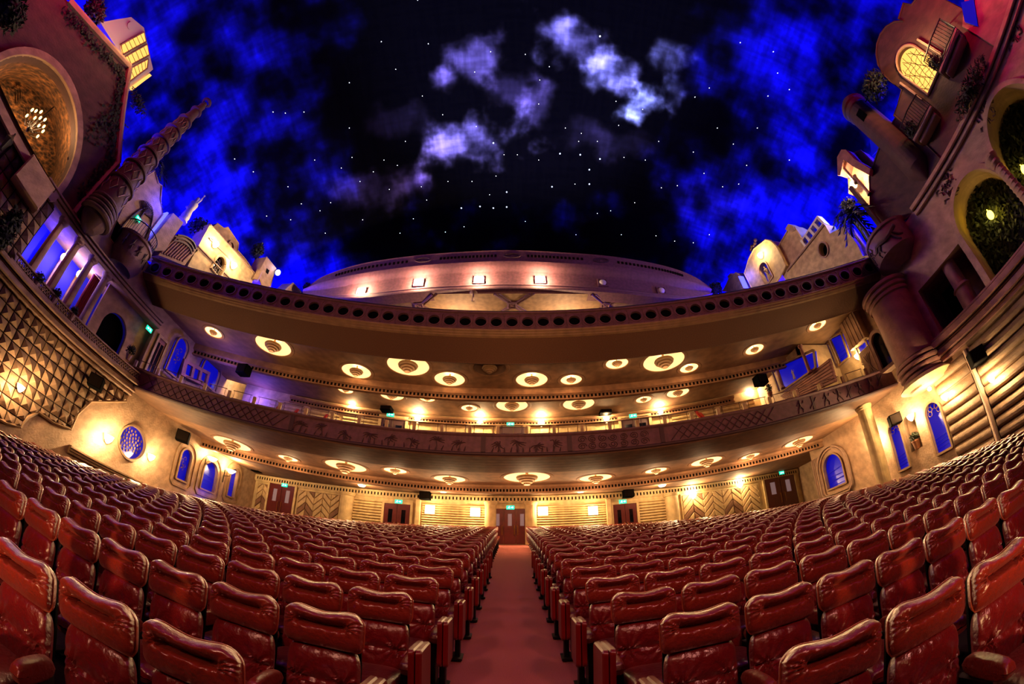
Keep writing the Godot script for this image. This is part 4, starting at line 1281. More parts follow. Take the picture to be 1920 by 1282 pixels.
func blue_glow_recess(n: int, f: Transform3D, poly: PackedVector2Array, label: String, tracery: int, w := 0.0, rim := 0.09) -> void:
	# deep-set recess, blue lamplight put in as a glowing panel; poly in wall coordinates
	var c := Vector2.ZERO
	for q in poly: c += q
	c /= poly.size()
	var o := thing("window_%d" % n, label, "window", f * Vector3(c.x, c.y, w))
	kept(o)
	var outer: PackedVector2Array = Geometry2D.offset_polygon(poly, rim)[0]
	var m := mb(f)
	m.slab(outer, w, w + 0.1, [poly])
	part(m, "frame", M.tan, o)
	m = mb(f)
	m.slab(poly, w - 0.2, w - 0.16)
	var g := part(m, "pane", M.blue_glow, o)  # back of the recess, glowing in place of blue lamplight
	var lo := Vector2(1e9, 1e9); var hi := Vector2(-1e9, -1e9)
	for q in poly:
		lo = lo.min(q); hi = hi.max(q)
	var sz := hi - lo
	if tracery == 1:                                          # honeycomb and rings in the head, scroll below
		for k in 5:
			m = mb(f)
			var a := PI * k / 4.0
			var ring: Array = []
			for j in 12: ring.append(Vector3(c.x + sz.x * 0.3 * cos(a) + sz.x * 0.13 * cos(TAU * j / 12), hi.y - sz.x * 0.45 + sz.x * 0.28 * sin(a) + sz.x * 0.13 * sin(TAU * j / 12), w - 0.12))
			m.tube(ring, 0.018, 4, -1.0, true)
			part(m, "tracery", M.cream, o)
		for k in 4:
			m = mb(f)
			var v := lo.y + sz.y * (0.08 + 0.07 * k)
			m.tube([Vector3(lo.x, v, w - 0.13), Vector3(hi.x, v + 0.04, w - 0.13)], 0.012, 4)
			part(m, "glazing_bar", M.blue_wall, o)
	elif tracery == 2:                                        # plant scroll of iron
		for k in 6:
			m = mb(f)
			var p: Array = []
			for j in 9:
				var a := 0.6 * j + k * 1.3
				p.append(Vector3(c.x + sz.x * (0.12 * sin(k * 2.1) + 0.16 * cos(a) * (1 - j / 11.0)), lo.y + sz.y * (0.34 + 0.07 * k) + sz.x * 0.16 * sin(a) * (1 - j / 11.0), w - 0.1))
			m.tube(p, 0.016, 4)
			part(m, "tracery", M.tan, o)
	elif tracery == 3:                                        # pierced leaf spots
		for k in 46:
			m = mb(f)
			var a := k * 2.399; var r := sqrt((k + 0.5) / 50.0)
			var q := Vector2(c.x + sz.x * 0.46 * r * cos(a), c.y + sz.y * 0.46 * r * sin(a) * 0.95)
			if q.y < lo.y + sz.y * 0.2: continue
			m.slab(disc(q.x, q.y, 0.045, 0.065, 6), w - 0.15, w - 0.13)
			part(m, "leaf_spot", M.tan, g)
	elif tracery == 4:
		for k in 5:
			m = mb(f)
			var v := lo.y + sz.y * (0.06 + 0.1 * k)
			m.tube([Vector3(lo.x, v, w - 0.13), Vector3(hi.x, v + sz.x * 0.12 * sin(k * 2.0), w - 0.13)], 0.012, 4)
			part(m, "glazing_bar", M.blue_wall, o)

func shrub(called: String, label: String, cat: String, p: Vector3, r: Vector3, n: int, mat: Material, group := "", leaf := 0.16) -> Node3D:
	var o := thing(called, label, cat, p - Vector3(0, r.y, 0), group)
	var m := mb()
	for i in n:
		var d := Vector3(rng.randfn(), rng.randfn(), rng.randfn()).normalized()
		var k := pow(rng.randf(), 0.4)
		var c := p + d * r * k
		var a := Vector3(rng.randfn(), rng.randfn(), rng.randfn()).normalized() * leaf * rng.randf_range(0.6, 1.3)
		var b := a.cross(d).normalized() * leaf * 0.35
		m.tri(c - a, c + b, c + a); m.tri(c - a, c + a, c - b)
	var f := part(m, "foliage", mat, o, 9.0, false)
	f.set_meta("kind", "stuff")
	m = mb(Transform3D(Basis(), p))
	m.tube([Vector3(0, -r.y, 0), Vector3(0.03, 0, 0), Vector3(0, r.y * 0.5, 0.03)], maxf(0.02, r.x * 0.07), 5)
	for k in 4: m.tube([Vector3(0, -r.y * 0.3 + k * 0.1, 0), Vector3(cos(k * 1.9) * r.x * 0.7, r.y * 0.4, sin(k * 1.9) * r.z * 0.7)], maxf(0.012, r.x * 0.03), 4)
	part(m, "stem", mat, o)
	return o

func left_wall() -> void:
	var round_hole := disc(lt(248, 830).x, lt(248, 830).y, 0.88, 0.72, 30)
	var c0 := lt(248, 830)
	var a1 := arch(lt(329, 897).x, lt(349, 902).x, lt(339, 899).y, lt(351, 842).y)
	var a2 := arch(lt(374, 915).x, lt(400, 922).x, lt(386, 918).y, lt(396, 866).y)
	var a3 := arch(lt(424, 928).x, lt(437, 932).x, lt(430, 930).y, lt(442, 880).y)
	var n1 := arch(-14.7, -13.2, 8.5, 11.6)
	var col_hole := rect(-10.45, -2.7, 6.95, 9.45)
	round_hole = disc(c0.x, c0.y, 0.82, 0.72, 30)
	var m := mb(L)
	m.slab(pts([-24.0, -1.0, 8.5, -1.0, 8.5, 9.86, -3.6, 9.86, -3.6, 11.5, -24.0, 11.5]), -0.4, 0.0, [col_hole, a1, a2, a3, round_hole])
	var w := struct(m, "wall_left", M.stucco_warm, "warm plaster wall along the left side of the stalls", Vector3(-SIDE, 3, -8), 0.9)
	blue_glow_recess(1, L, round_hole, "round deep blue window with pierced leaf pattern on the left wall", 3)
	blue_glow_recess(2, L, a1, "narrow blue arched niche with iron scroll, nearest the stage of the three on the left", 2)
	blue_glow_recess(3, L, a2, "wide blue arched niche in the middle of the three on the left", 4)
	blue_glow_recess(4, L, a3, "narrow blue arched niche farthest from the stage on the left wall", 4)
	lamp(Vector3(-SIDE + 0.5, 3.5, -17.4), Color(0.1, 0.1, 1.0), 0.6, 0.2)
	# raised mouldings round the three niches
	for q in [a1, a2, a3]:
		m = mb(L)
		var o2: PackedVector2Array = Geometry2D.offset_polygon(q, 0.42)[0]
		var o1: PackedVector2Array = Geometry2D.offset_polygon(q, 0.32)[0]
		m.slab(o2, 0.0, 0.07, [o1])
		part(m, "window_moulding", M.tan, w)
	# ledge under the round window
	var la := lt(130, 834); var lb := lt(300, 898)
	for k in 3:
		m = mb(L)
		m.box(lb.x, la.x, la.y - 0.08 - k * 0.11, la.y + 0.02 - k * 0.11, 0.0, 0.22 - k * 0.05, 0.015)
		part(m, "ledge_moulding", M.tan, w)
	# quilted wall: a pyramid of stone to a cell
	var edge := trace("L", [-40, 640, -10, 780, 12, 792, 38, 800, 50, 782, 72, 772, 100, 792, 132, 804, 145, 775, 170, 752, 235, 752])
	edge.append(Vector2(-10.4, 6.2)); edge.append(Vector2(-0.6, 6.2))
	m = mb(L); m.slab(edge, 0.0, 0.02)
	var qw := thing("quilted_wall", "quilted left wall of tan stone pyramids with dark joints below the colonnade", "wall panel", L * Vector3(-5, 4, 0))
	part(m, "backing", M.mortar, qw)
	var cell := 0.46
	var count := 0
	for i in 24:
		for j in 11:
			var u := -10.6 + i * cell; var v := 1.7 + j * cell * 0.92
			var q := rect(u + 0.02, u + cell - 0.02, v + 0.02, v + cell * 0.92 - 0.02)
			for r in Geometry2D.intersect_polygons(q, edge):
				if r.size() < 3: continue
				var area := 0.0
				for k in r.size(): area += r[k].cross(r[(k + 1) % r.size()])
				if absf(area) < 0.05: continue
				if Geometry2D.is_polygon_clockwise(r): r.reverse()
				var ctr := Vector2.ZERO
				for k in r: ctr += k
				ctr /= r.size()
				var t := MB.new().frame(L)
				var deep := 0.16 + rng.randf() * 0.04
				for k in r.size():
					var a: Vector2 = r[k]; var b: Vector2 = r[(k + 1) % r.size()]
					t.quad(Vector3(a.x, a.y, 0.02), Vector3(b.x, b.y, 0.02), Vector3(b.x, b.y, 0.07), Vector3(a.x, a.y, 0.07))
					t.tri(Vector3(a.x, a.y, 0.07), Vector3(b.x, b.y, 0.07), Vector3(ctr.x, ctr.y, deep))
				part(t, "pyramid_stone", M.stone, qw, 2.0)
				count += 1
	# moulded edge of the quilting
	m = mb(L)
	var ep: Array = []
	for k in range(1, 11): ep.append(Vector3(edge[k].x, edge[k].y, 0.06))
	m.tube(ep, 0.07, 6)
	part(m, "edge_moulding", M.tan, qw)
	# upper quilted wall beside the shrub
	var up := thing("quilted_wall", "upper patch of quilted stone pyramids in the far left corner above the cornice", "wall panel", L * Vector3(-1.8, 7.4, 0))
	m = mb(L); m.slab(rect(-2.75, 0.6, 6.7, 9.35), 0.0, 0.02)
	part(m, "backing", M.mortar, up)
	for i in 7:
		for j in 6:
			var u := -2.72 + i * cell; var v := 6.72 + j * 0.43
			var t := MB.new().frame(L)
			var r := rect(u + 0.02, u + cell - 0.02, v + 0.02, v + 0.41)
			for k in 4:
				var a: Vector2 = r[k]; var b: Vector2 = r[(k + 1) % 4]
				t.quad(Vector3(a.x, a.y, 0.02), Vector3(b.x, b.y, 0.02), Vector3(b.x, b.y, 0.07), Vector3(a.x, a.y, 0.07))
				t.tri(Vector3(a.x, a.y, 0.07), Vector3(b.x, b.y, 0.07), Vector3(u + cell * 0.5, v + 0.215, 0.18))
			part(t, "pyramid_stone", M.stone, up, 2.0)
	# cornice under the colonnade
	var co := thing("cornice", "long moulded tan cornice carrying the left colonnade and its balustrade", "cornice", L * Vector3(-6, 6.2, 0))
	for q in [[5.98, 6.12, 0.25], [6.14, 6.34, 0.42], [6.36, 6.44, 0.36], [6.46, 6.62, 0.55]]:
		m = mb(L)
		m.box(-10.5, 4.0, q[0], q[1], 0.0, q[2], 0.03)
		part(m, "moulding", M.stucco, co)
	m = mb(L); m.box(-10.5, -2.4, 6.62, 6.7, 0.0, 0.45)
	part(m, "plinth", M.stucco, co)
	# balustrade of turned balusters and little stone loops
	var bl := thing("balustrade", "low stone balustrade of small loops in front of the left colonnade", "balustrade", L * Vector3(-6.4, 6.7, 0.3))
	for i in 52:
		var u := -10.4 + i * 0.15
		m = mb(L)
		m.slab(disc(u, 6.86, 0.07, 0.11, 8), 0.26, 0.36, [disc(u, 6.86, 0.035, 0.065, 8)])
		part(m, "loop", M.stucco, bl, 2.0)
	m = mb(L); m.box(-10.5, -2.5, 6.97, 7.05, 0.22, 0.4, 0.02)
	part(m, "rail", M.stucco, bl)
	# loggia behind the colonnade
	var lo := thing("loggia", "blue lit loggia with painted back wall behind the left colonnade", "loggia", L * Vector3(-6.5, 6.9, -1.2))
	m = mb(L); m.box(-10.6, -2.6, 6.8, 9.7, -2.1, -1.9)
	part(m, "back_wall", M.blue_wall, lo)
	m = mb(L)
	m.box(-10.6, -2.6, 6.8, 6.95, -2.0, -0.35); m.box(-10.6, -2.6, 9.45, 9.7, -2.0, -0.35); m.box(-10.65, -10.45, 6.8, 9.7, -2.0, -0.35); m.box(-2.7, -2.5, 6.8, 9.7, -2.0, -0.35)
	part(m, "lining", M.stucco_warm, lo)
	m = mb(L); m.slab(rect(-10.45, -7.15, 6.95, 9.45), -0.5, -0.36, [arch(-9.3, -7.7, 6.96, 8.75)])
	part(m, "end_wall", M.stucco_warm, lo)
	m = mb(L); m.slab(arch(-9.3, -7.7, 6.96, 8.75), -0.75, -0.7)
	part(m, "dark_opening", M.dark, lo)
	m = mb(L)
	for k in 7: m.tube([Vector3(-7.05 + k * 0.11, 9.4, -0.9), Vector3(-7.05 + k * 0.11, 7.0, -0.9)], 0.07, 6)
	part(m, "red_curtain", M.curtain, lo)
	m = mb(L)
	for k in 3: m.box(-6.2 + k * 1.15, -5.9 + k * 1.15, 6.95, 9.4, -1.88, -1.8, 0.02)
	part(m, "pilaster", M.stucco_warm, lo)
	lamp(L * Vector3(-3.6, 9.1, -1.2), Color(0.12, 0.12, 1.0), 2.5, 0.15); lamp(L * Vector3(-5.7, 9.2, -1.1), Color(0.15, 0.12, 1.0), 2.5, 0.15)
	for q in [[-4.75, 9.05, "first"], [-5.9, 9.1, "second"]]:
		m = mb(L)
		m.ball(Vector3(q[0], q[1], -1.5), Vector3(0.14, 0.17, 0.14), 7)
		m.tube([Vector3(q[0], q[1] + 0.15, -1.5), Vector3(q[0], 9.46, -1.5)], 0.015, 4)
		single(m, "hanging_lantern", M.bulb_glow, "warm lantern hanging inside the left loggia, %s from the stage" % q[2], "lantern", L * Vector3(q[0], q[1] - 0.2, -1.5))
		lamp(L * Vector3(q[0], q[1] - 0.1, -1.2), Color(1.0, 0.7, 0.35), 0.8, 0.1)
	var k := 0
	for q in [[-3.42, 7.0], [-4.56, 7.0], [-5.58, 7.0], [-6.62, 7.0]]:
		k += 1
		var c := L * Vector3(q[0], 7.0, 0.05)
		var o := thing("colonnade_column", "round stone column of the left colonnade, %s from the stage" % ordinal(k), "column", c)
		m = mb(Transform3D(Basis(), c))
		m.lathe(Vector3.ZERO, [Vector2(0.2, 0.1), Vector2(0.17, 2.2)], 14)
		part(m, "shaft", M.stucco_warm, o)
		m = mb(Transform3D(Basis(), c))
		m.lathe(Vector3.ZERO, [Vector2(0.27, 0), Vector2(0.27, 0.06), Vector2(0.22, 0.1), Vector2(0.2, 0.12)], 14)
		part(m, "base", M.stucco, o)
		m = mb(Transform3D(Basis(), c))
		m.lathe(Vector3.ZERO, [Vector2(0.17, 2.18), Vector2(0.21, 2.24), Vector2(0.21, 2.28), Vector2(0.28, 2.36), Vector2(0.28, 2.46)], 14)
		part(m, "capital", M.stucco, o)
	# architrave above
	var ar := thing("architrave", "moulded tan architrave lying over the left colonnade", "architrave", L * Vector3(-6, 9.5, 0))
	for q in [[9.43, 9.6, 0.24], [9.62, 9.74, 0.32], [9.76, 9.84, 0.4]]:
		m = mb(L); m.box(-10.5, -1.6, q[0], q[1], -0.02, q[2], 0.02)
		part(m, "moulding", M.stucco, ar)
	# clipped bushes in pots on the balustrade
	k = 0
	for q in [[75, 521, 0.24], [107, 551, 0.22], [140, 583, 0.2], [246, 657, 0.26]]:
		k += 1
		var p := at_x(q[0], q[1], -SIDE + 0.3)
		var o := shrub("topiary_ball", "dark clipped round bush on the left balustrade, %s from the stage" % ordinal(k), "plant", p, Vector3.ONE * q[2], 260, M.leaf, "", 0.07)
		m = mb(Transform3D(Basis(), p - Vector3(0, q[2] + 0.2, 0)))
		m.lathe(Vector3.ZERO, [Vector2(0, 0), Vector2(0.1, 0), Vector2(0.16, 0.2), Vector2(0.18, 0.24), Vector2(0.13, 0.24), Vector2(0, 0.2)], 10)
		part(m, "pot", M.stucco, o)
	# doorway with a green sign at the end of the cornice
	var dz := lt(262, 640)
	var dw := thing("side_door", "small panelled doorway between the left colonnade and the lower balcony", "door", L * Vector3(-10.9, 7.2, 0.0))
	m = mb(L); m.slab(rect(-11.55, -10.75, 7.2, 9.35), 0.0, 0.1, [rect(-11.42, -10.88, 7.22, 9.22)])
	part(m, "frame", M.cream, dw)
	m = mb(L); m.slab(rect(-11.42, -10.88, 7.22, 9.22), 0.0, 0.04)
	var leaf := part(m, "leaf", M.stucco_rose, dw)
	for i in 2:
		m = mb(L); m.slab(rect(-11.32 + 0.25 * i, -11.14 + 0.25 * i, 7.4, 9.0), 0.04, 0.055)
		part(m, "pane", M.glass_dark, leaf)
	exit_sign(L, L * Vector3(lt(277, 617).x, lt(277, 617).y, 0.16), "turquoise exit sign over the small side door left of the lower balcony", 0.4)
	# blue niches at the side of the lower balcony
	var sl := arch(lt(306, 690).x, lt(334, 690).x, 8.1, lt(322, 617).y)
	blue_glow_recess(9, L, sl, "tall blue arched niche with an iron scroll, beside the left end of the lower balcony", 2, 0.24)
	blue_glow_recess(10, L, arch(-15.75, -14.2, 8.9, 10.5), "wide blue arched niche behind the little stair balustrade on the left", 0, 0.24)
	m = mb(L); m.slab(rect(-18.6, -11.6, 6.9, 7.0), 0.0, 0.2)
	part(m, "skirting", M.cream, w)
	var sb := thing("stair_balustrade", "sloping dark stair balustrade with square openings below the wide blue niche", "balustrade", L * Vector3(-16, 9, 0.4))
	var s0 := trace("L", [345, 672, 393, 698, 386, 726, 338, 702], 0.35)
	var hs: Array = []
	for i in 3:
		var t0 := 0.14 + 0.29 * i; var t1 := t0 + 0.2
		var e := PackedVector2Array()
		for q in [[t0, 0.2], [t1, 0.2], [t1, 0.85], [t0, 0.85]]:
			e.append(s0[0].lerp(s0[1], q[0]).lerp(s0[3].lerp(s0[2], q[0]), q[1]))
		hs.append(e)
	m = mb(L); m.slab(s0, 0.25, 0.42, hs)
	part(m, "pierced_panel", M.stucco_rose, sb)
	for e in hs:
		m = mb(L); m.slab(e, 0.2, 0.25)
		part(m, "blue_glow_backing", M.blue_glow, sb)  # glow put behind the openings for their blue light
	lamp(L * Vector3(-16.9, 9.2, 2.2), Color(0.42, 0.32, 1.0), 3.2, 0.15)
	lamp(L * Vector3(-13.6, 9.0, 1.8), Color(0.42, 0.32, 1.0), 2.0, 0.15)
	# lamps
	var sc: Array = [[205, 822, "bright wall lamp left of the round blue window", 0.28, 6.5], [285, 857, "bright wall lamp right of the round blue window", 0.24, 3.5]]
	for q in sc: sconce(L, at_x(q[0], q[1], -SIDE + 0.14), q[2], q[3], q[4])
	sconce(L, at_x(40, 727, -SIDE + 0.3), "bright wall lamp on the quilted stone wall at the far left", 0.2, 4.5, Color(1.0, 0.68, 0.34))
	k = 0
	for q in [[398, 860], [433, 883]]:
		k += 1
		var p := at_x(q[0], q[1], -SIDE + 0.5)
		var o := thing("bracket_lamp", "bowl lamp on an iron bracket %s of the wide blue arched niche" % ["left", "right"][k - 1], "lamp", p)
		m = mb(Transform3D(Basis(), p))
		m.lathe(Vector3.ZERO, [Vector2(0, -0.16), Vector2(0.14, -0.12), Vector2(0.3, 0.02), Vector2(0.32, 0.06), Vector2(0.28, 0.06), Vector2(0, -0.1)], 16)
		part(m, "glass_bowl", M.sconce_glow, o)
		m = mb(Transform3D(Basis(), p))
		m.tube([Vector3(0, -0.16, 0), Vector3(0, -0.3, 0), Vector3(-0.5, -0.36, 0)], 0.025, 5)
		m.tube([Vector3(-0.48, 0.0, 0), Vector3(-0.48, -0.75, 0)], 0.03, 5)
		part(m, "bracket", M.iron, o)
		lamp(p + Vector3(0.02, 0.32, 0), Color(1.0, 0.76, 0.42), 5.0, 0.1)
	speaker(at_x(343, 818, -SIDE + 0.45), 0.36, "black loudspeaker on the left wall above the narrow blue niche", 0.7)
	speaker(at_x(180, 716, -SIDE + 0.5), 0.34, "black loudspeaker on the quilted wall under the left cornice", 0.9)
	# small star ornaments in relief
	for q in [[130, 782, "star shaped plaster ornament on the left wall below the quilting"]]:
		var p := lt(q[0], q[1])
		m = mb(L)
		for e in 6: m.tube([Vector3(p.x, p.y, 0.03), Vector3(p.x + 0.28 * cos(e * PI / 3), p.y + 0.28 * sin(e * PI / 3), 0.03)], 0.05, 5, 0.02)
		single(m, "star_ornament", M.stone, q[2], "ornament", L * Vector3(p.x, p.y, 0))

func right_wall() -> void:
	var w1 := arch(rt(1686, 880).x, rt(1707, 873).x, rt(1697, 877).y, rt(1670, 797).y)
	var w2 := arch(rt(1757, 848).x, rt(1786, 838).x, rt(1772, 843).y, rt(1744, 756).y)
	var w3 := arch(rt(1553, 914).x, rt(1588, 905).x, rt(1571, 910).y, rt(1563, 849).y)
	var ni1 := arch(rt(1708, 845).x, rt(1731, 838).x, rt(1720, 842).y, rt(1706, 775).y)
	var ni2 := arch(rt(1638, 872).x, rt(1655, 868).x, rt(1647, 870).y, rt(1635, 808).y)
	var dark := rect(-7.1, -2.2, 6.75, 9.0)
	var arch_a := arch(-3.75, -0.75, 6.75, 10.35, 20)
	var arch_b := arch(-0.35, 3.0, 6.75, 10.85, 20)
	var m := mb(R)
	m.slab(pts([-17.4, -1.0, 8.5, -1.0, 8.5, 11.5, -24.0, 11.5, -24.0, 6.1, -17.4, 6.1]), -0.4, 0.0, [w1, w2, w3, ni1, ni2, arch_a, arch_b, rect(-7.0, -4.1, 6.75, 8.9)])
	var w := struct(m, "wall_right", M.stucco_warm, "warm plaster wall along the right side of the stalls", Vector3(SIDE, 3, -8), 0.9)
	m = mb(R)
	m.box(-23.0, -17.4, -1.0, 6.4, -3.2, -2.8); m.box(-17.4, -17.1, -1.0, 6.1, -3.0, -0.4)
	part(m, "return_wall", M.stucco_warm, w)
	for i in 5:
		m = mb(R); m.tube([Vector3(-17.36 + i * 0.14, 1.6, 0.04), Vector3(-17.36 + i * 0.14, 5.4, 0.04)], 0.06, 6)
		part(m, "flute", M.stucco, w)
	blue_glow_recess(11, R, w1, "narrow blue arched niche with tracery beside the round column on the right", 1)
	blue_glow_recess(12, R, w2, "wide blue arched niche with ring tracery left of the right ribbed wall", 1)
	blue_glow_recess(13, R, w3, "blue arched niche with moulded surround beside the far right doors", 4)
	for q in [w3]:
		for e in [[0.36, 0.28, 0.1], [0.5, 0.42, 0.16]]:
			m = mb(R)
			m.slab(Geometry2D.offset_polygon(q, e[0])[0], 0.0, e[2], [Geometry2D.offset_polygon(q, e[1])[0]])
			part(m, "window_moulding", M.stucco, w)
	var k := 0
	for q in [ni1, ni2]:
		k += 1
		m = mb(R); m.slab(q, -0.45, -0.38)
		part(m, "niche_back", M.stucco_warm, w)
		var c: Vector2 = (q[0] + q[1]) * 0.5
		var p := R * Vector3(c.x, c.y + 0.55, -0.08)
		var o := shrub("potted_plant", "clipped plant in a clay pot, lit niche %s of the narrow blue niche" % ["right", "left"][k - 1], "plant", p, Vector3(0.26, 0.22, 0.26), 260, M.leaf_lit, "", 0.08)
		m = mb(Transform3D(Basis(), R * Vector3(c.x, c.y + 0.01, -0.08)))
		m.lathe(Vector3.ZERO, [Vector2(0, 0), Vector2(0.14, 0), Vector2(0.2, 0.34), Vector2(0.23, 0.34), Vector2(0.23, 0.4), Vector2(0.15, 0.4), Vector2(0, 0.36)], 12)
		part(m, "pot", M.terracotta, o)
	# lamps along the right wall
	for q in [[1637, 822, "pointed glowing lamp above the lit niche beside the round column", 5.0, 0.22], [1706, 782, "pointed glowing lamp above the lit niche between the two blue niches", 5.0, 0.22], [1771, 744, "bright lamp right of the wide blue niche at the edge of the ribbed wall", 4.5, 0.22], [1858, 711, "bright lamp on the big ribbed wall at the far right", 3.5, 0.18]]:
		sconce(R, at_x(q[0], q[1], SIDE - 0.16), q[2], q[4], q[3])
	half_column("column", "free standing round cream column on the right under the end of the lower balcony", 15.6, 0.36, 1.4, 6.2, rt(1660, 840).x)
	# ribbed walls
	var o1 := sub("ribbed_panel", w)
	ribbed(o1, R, -6.05, 2.0, 1.55, 6.0, 11, 0.17, M.stone)
	var o2 := sub("ribbed_panel", w)
	ribbed(o2, R, -8.25, -6.4, 1.8, 5.6, 9, 0.12, M.stone)
	m = mb(R)
	m.tube([Vector3(-6.22, 1.0, 0.1), Vector3(-6.22, 5.6, 0.1)], 0.13, 10)
	single(m, "post", M.stucco, "slim upright post between the two ribbed walls on the right", "post", R * Vector3(-6.22, 1.0, 0.1))
	speaker(at_x(1832, 668, SIDE - 0.4), 0.36, "black loudspeaker on the big ribbed wall under the right cornice", -0.9)
	speaker(at_x(1678, 786, SIDE - 0.35), 0.3, "black loudspeaker above the narrow blue niche on the right wall", -0.7)
	# cornice
	var co := thing("cornice", "long moulded brown cornice over the right ribbed wall", "cornice", R * Vector3(-3, 6.2, 0))
	for q in [[5.78, 5.98, 0.25], [6.0, 6.24, 0.42], [6.26, 6.36, 0.34], [6.38, 6.62, 0.55], [6.64, 6.75, 0.42]]:
		m = mb(R); m.box(-7.4, 4.0, q[0], q[1], 0.0, q[2], 0.03)
		part(m, "moulding", M.stucco_rose, co)
	# the great round tower
	var tc := R * Vector3(-8.5, 0, 0.15)
	var t := thing("round_tower", "great round brown tower with ringed base and top on the right side", "tower", tc + Vector3(0, 5.4, 0))
	m = mb(Transform3D(Basis(), tc))
	m.lathe(Vector3.ZERO, [Vector2(1.1, 6.6), Vector2(1.1, 9.4)], 36)
	part(m, "shaft", M.stucco_rose, t)
	for q in [[9.4, 1.18], [9.62, 1.26], [9.84, 1.34], [6.38, 1.18], [6.16, 1.22], [5.94, 1.16], [5.74, 1.08]]:
		m = mb(Transform3D(Basis(), tc))
		m.lathe(Vector3(0, q[0], 0), [Vector2(q[1] - 0.14, 0), Vector2(q[1], 0.03), Vector2(q[1] + 0.02, 0.1), Vector2(q[1], 0.17), Vector2(q[1] - 0.14, 0.2)], 36)
		part(m, "ring_moulding", M.stucco_rose, t)
	m = mb(Transform3D(Basis(), tc))
	m.lathe(Vector3.ZERO, [Vector2(1.15, 5.74), Vector2(1.32, 5.62), Vector2(1.35, 5.56), Vector2(1.1, 5.46), Vector2(0.95, 5.42), Vector2(0.9, 5.36), Vector2(0, 5.3)], 36)
	part(m, "shell_corbel", M.cream, t)
	lamp(tc + Vector3(-1.2, 5.0, 0.6), Color(1.0, 0.75, 0.45), 1.0, 0.1)
	m = mb(Transform3D(Basis(), tc + Vector3(-1.2, 5.0, 0.6)))
	m.ball(Vector3.ZERO, Vector3(0.1, 0.08, 0.1), 6)
	single(m, "corbel_light", M.sconce_glow, "small light under the shell corbel of the round tower", "lamp", tc + Vector3(-1.2, 4.9, 0.6))
	# framed black looking-glass beside the tower
	var gl := thing("framed_mirror", "tall black arched mirror in a plaster frame left of the round tower", "mirror", R * Vector3(-10.1, 6.9, 0.2))
	var ga := arch(-10.25, -9.55, 7.15, 8.75)
	m = mb(R); m.slab(Geometry2D.offset_polygon(ga, 0.16)[0], 0.0, 0.62, [ga], 0.0)
	part(m, "frame", M.stucco, gl)
	m = mb(R); m.slab(ga, 0.4, 0.45)
	part(m, "glass", M.glass_dark, gl)
	m = mb(R); m.box(-11.3, -10.5, 7.0, 8.6, 0.0, 0.5, 0.03)
	var rp := thing("relief_panel", "carved plaster panel left of the black arched mirror", "ornament", R * Vector3(-10.9, 7.0, 0.2))
	part(m, "slab", M.stucco_warm, rp)
	for q in 5:
		m = mb(R)
		m.tube([Vector3(-11.1 + 0.12 * q, 7.3, 0.5), Vector3(-10.9 + 0.1 * sin(q * 3.0), 7.75, 0.52), Vector3(-11.1 + 0.12 * q, 8.3, 0.5)], 0.05, 5, 0.02)
		part(m, "carving", M.stone, rp)
	m = mb(R)
	for i in 9: m.slab(pts([-11.7 + i * 0.13, 9.0, -11.57 + i * 0.13, 9.0, -11.57 + i * 0.13, 10.6, -11.7 + i * 0.13, 10.6]), 0.0, 0.5 + 0.04 * (i % 2))
	single(m, "fluted_block", M.stucco_warm, "fluted plaster block under the upper balcony on the right", "ornament", R * Vector3(-11.1, 9.0, 0.3))
	# dark bay between tower and great arches
	var bay := thing("dark_bay", "dark recess with a stout pillar and dark opening right of the round tower", "recess", R * Vector3(-5.5, 6.75, -0.8))
	m = mb(R); m.box(-7.2, -3.9, 6.6, 9.1, -1.8, -1.6)
	part(m, "back_wall", M.stucco_rose, bay)
	m = mb(R); m.box(-7.2, -3.9, 8.9, 9.1, -1.7, -0.4); m.box(-7.2, -7.0, 6.6, 9.0, -1.7, -0.4); m.box(-4.1, -3.9, 6.6, 9.0, -1.7, -0.4); m.box(-7.2, -3.9, 6.6, 6.75, -1.7, -0.4)
	part(m, "lining", M.stucco_rose, bay)
	m = mb(R); m.slab(rect(-6.6, -5.9, 6.9, 8.6), -1.6, -1.55)
	part(m, "dark_opening", M.dark, bay)
	m = mb(Transform3D(Basis(), R * Vector3(-5.2, 6.75, -0.5)))
	m.lathe(Vector3.ZERO, [Vector2(0.42, 0), Vector2(0.42, 0.9), Vector2(0.5, 0.95), Vector2(0.42, 1.05), Vector2(0.36, 1.1), Vector2(0.36, 2.15)], 20)
	part(m, "pillar", M.stucco_rose, bay)
	# the two great arches
	k = 0
	for q in [arch_a, arch_b]:
		k += 1
		var c: Vector2 = (q[0] + q[1]) * 0.5
		var o := thing("great_arch", ["dark leafy arch with a yellow lamp, nearer the round tower", "dark leafy arch at the right edge, nearer the stage"][k - 1], "arch", R * Vector3(c.x, 6.75, 0))
		m = mb(R); m.slab(Geometry2D.offset_polygon(q, 0.2)[0], 0.0, 0.1, [q])
		part(m, "archivolt", M.stucco_warm, o)
		m = mb(R)
		m.slab(Geometry2D.offset_polygon(q, 0.05)[0], -1.9, -1.7)
		part(m, "back_wall", M.dark, o)
		m = mb(R)
		m.wall(Geometry2D.offset_polygon(q, 0.02)[0], -1.8, -0.02, true)
		part(m, "reveal", M.stucco_warm, o)
		m = mb(R)
		for i in 2600:
			var e := Vector2(rng.randf_range(q[0].x, q[1].x), rng.randf_range(6.75, 10.8))
			if not Geometry2D.is_point_in_polygon(e, q): continue
			var d := Vector3(e.x, e.y, -1.62 + rng.randf() * 0.35)
			var an := rng.randf() * TAU
			var a := Vector3(cos(an), sin(an), rng.randf_range(-0.6, 0.6)) * 0.12
			var b := Vector3(-sin(an), cos(an), rng.randf_range(-0.4, 0.4)) * 0.05
			m.tri(d - a, d + b, d + a); m.tri(d - a, d + a, d - b)
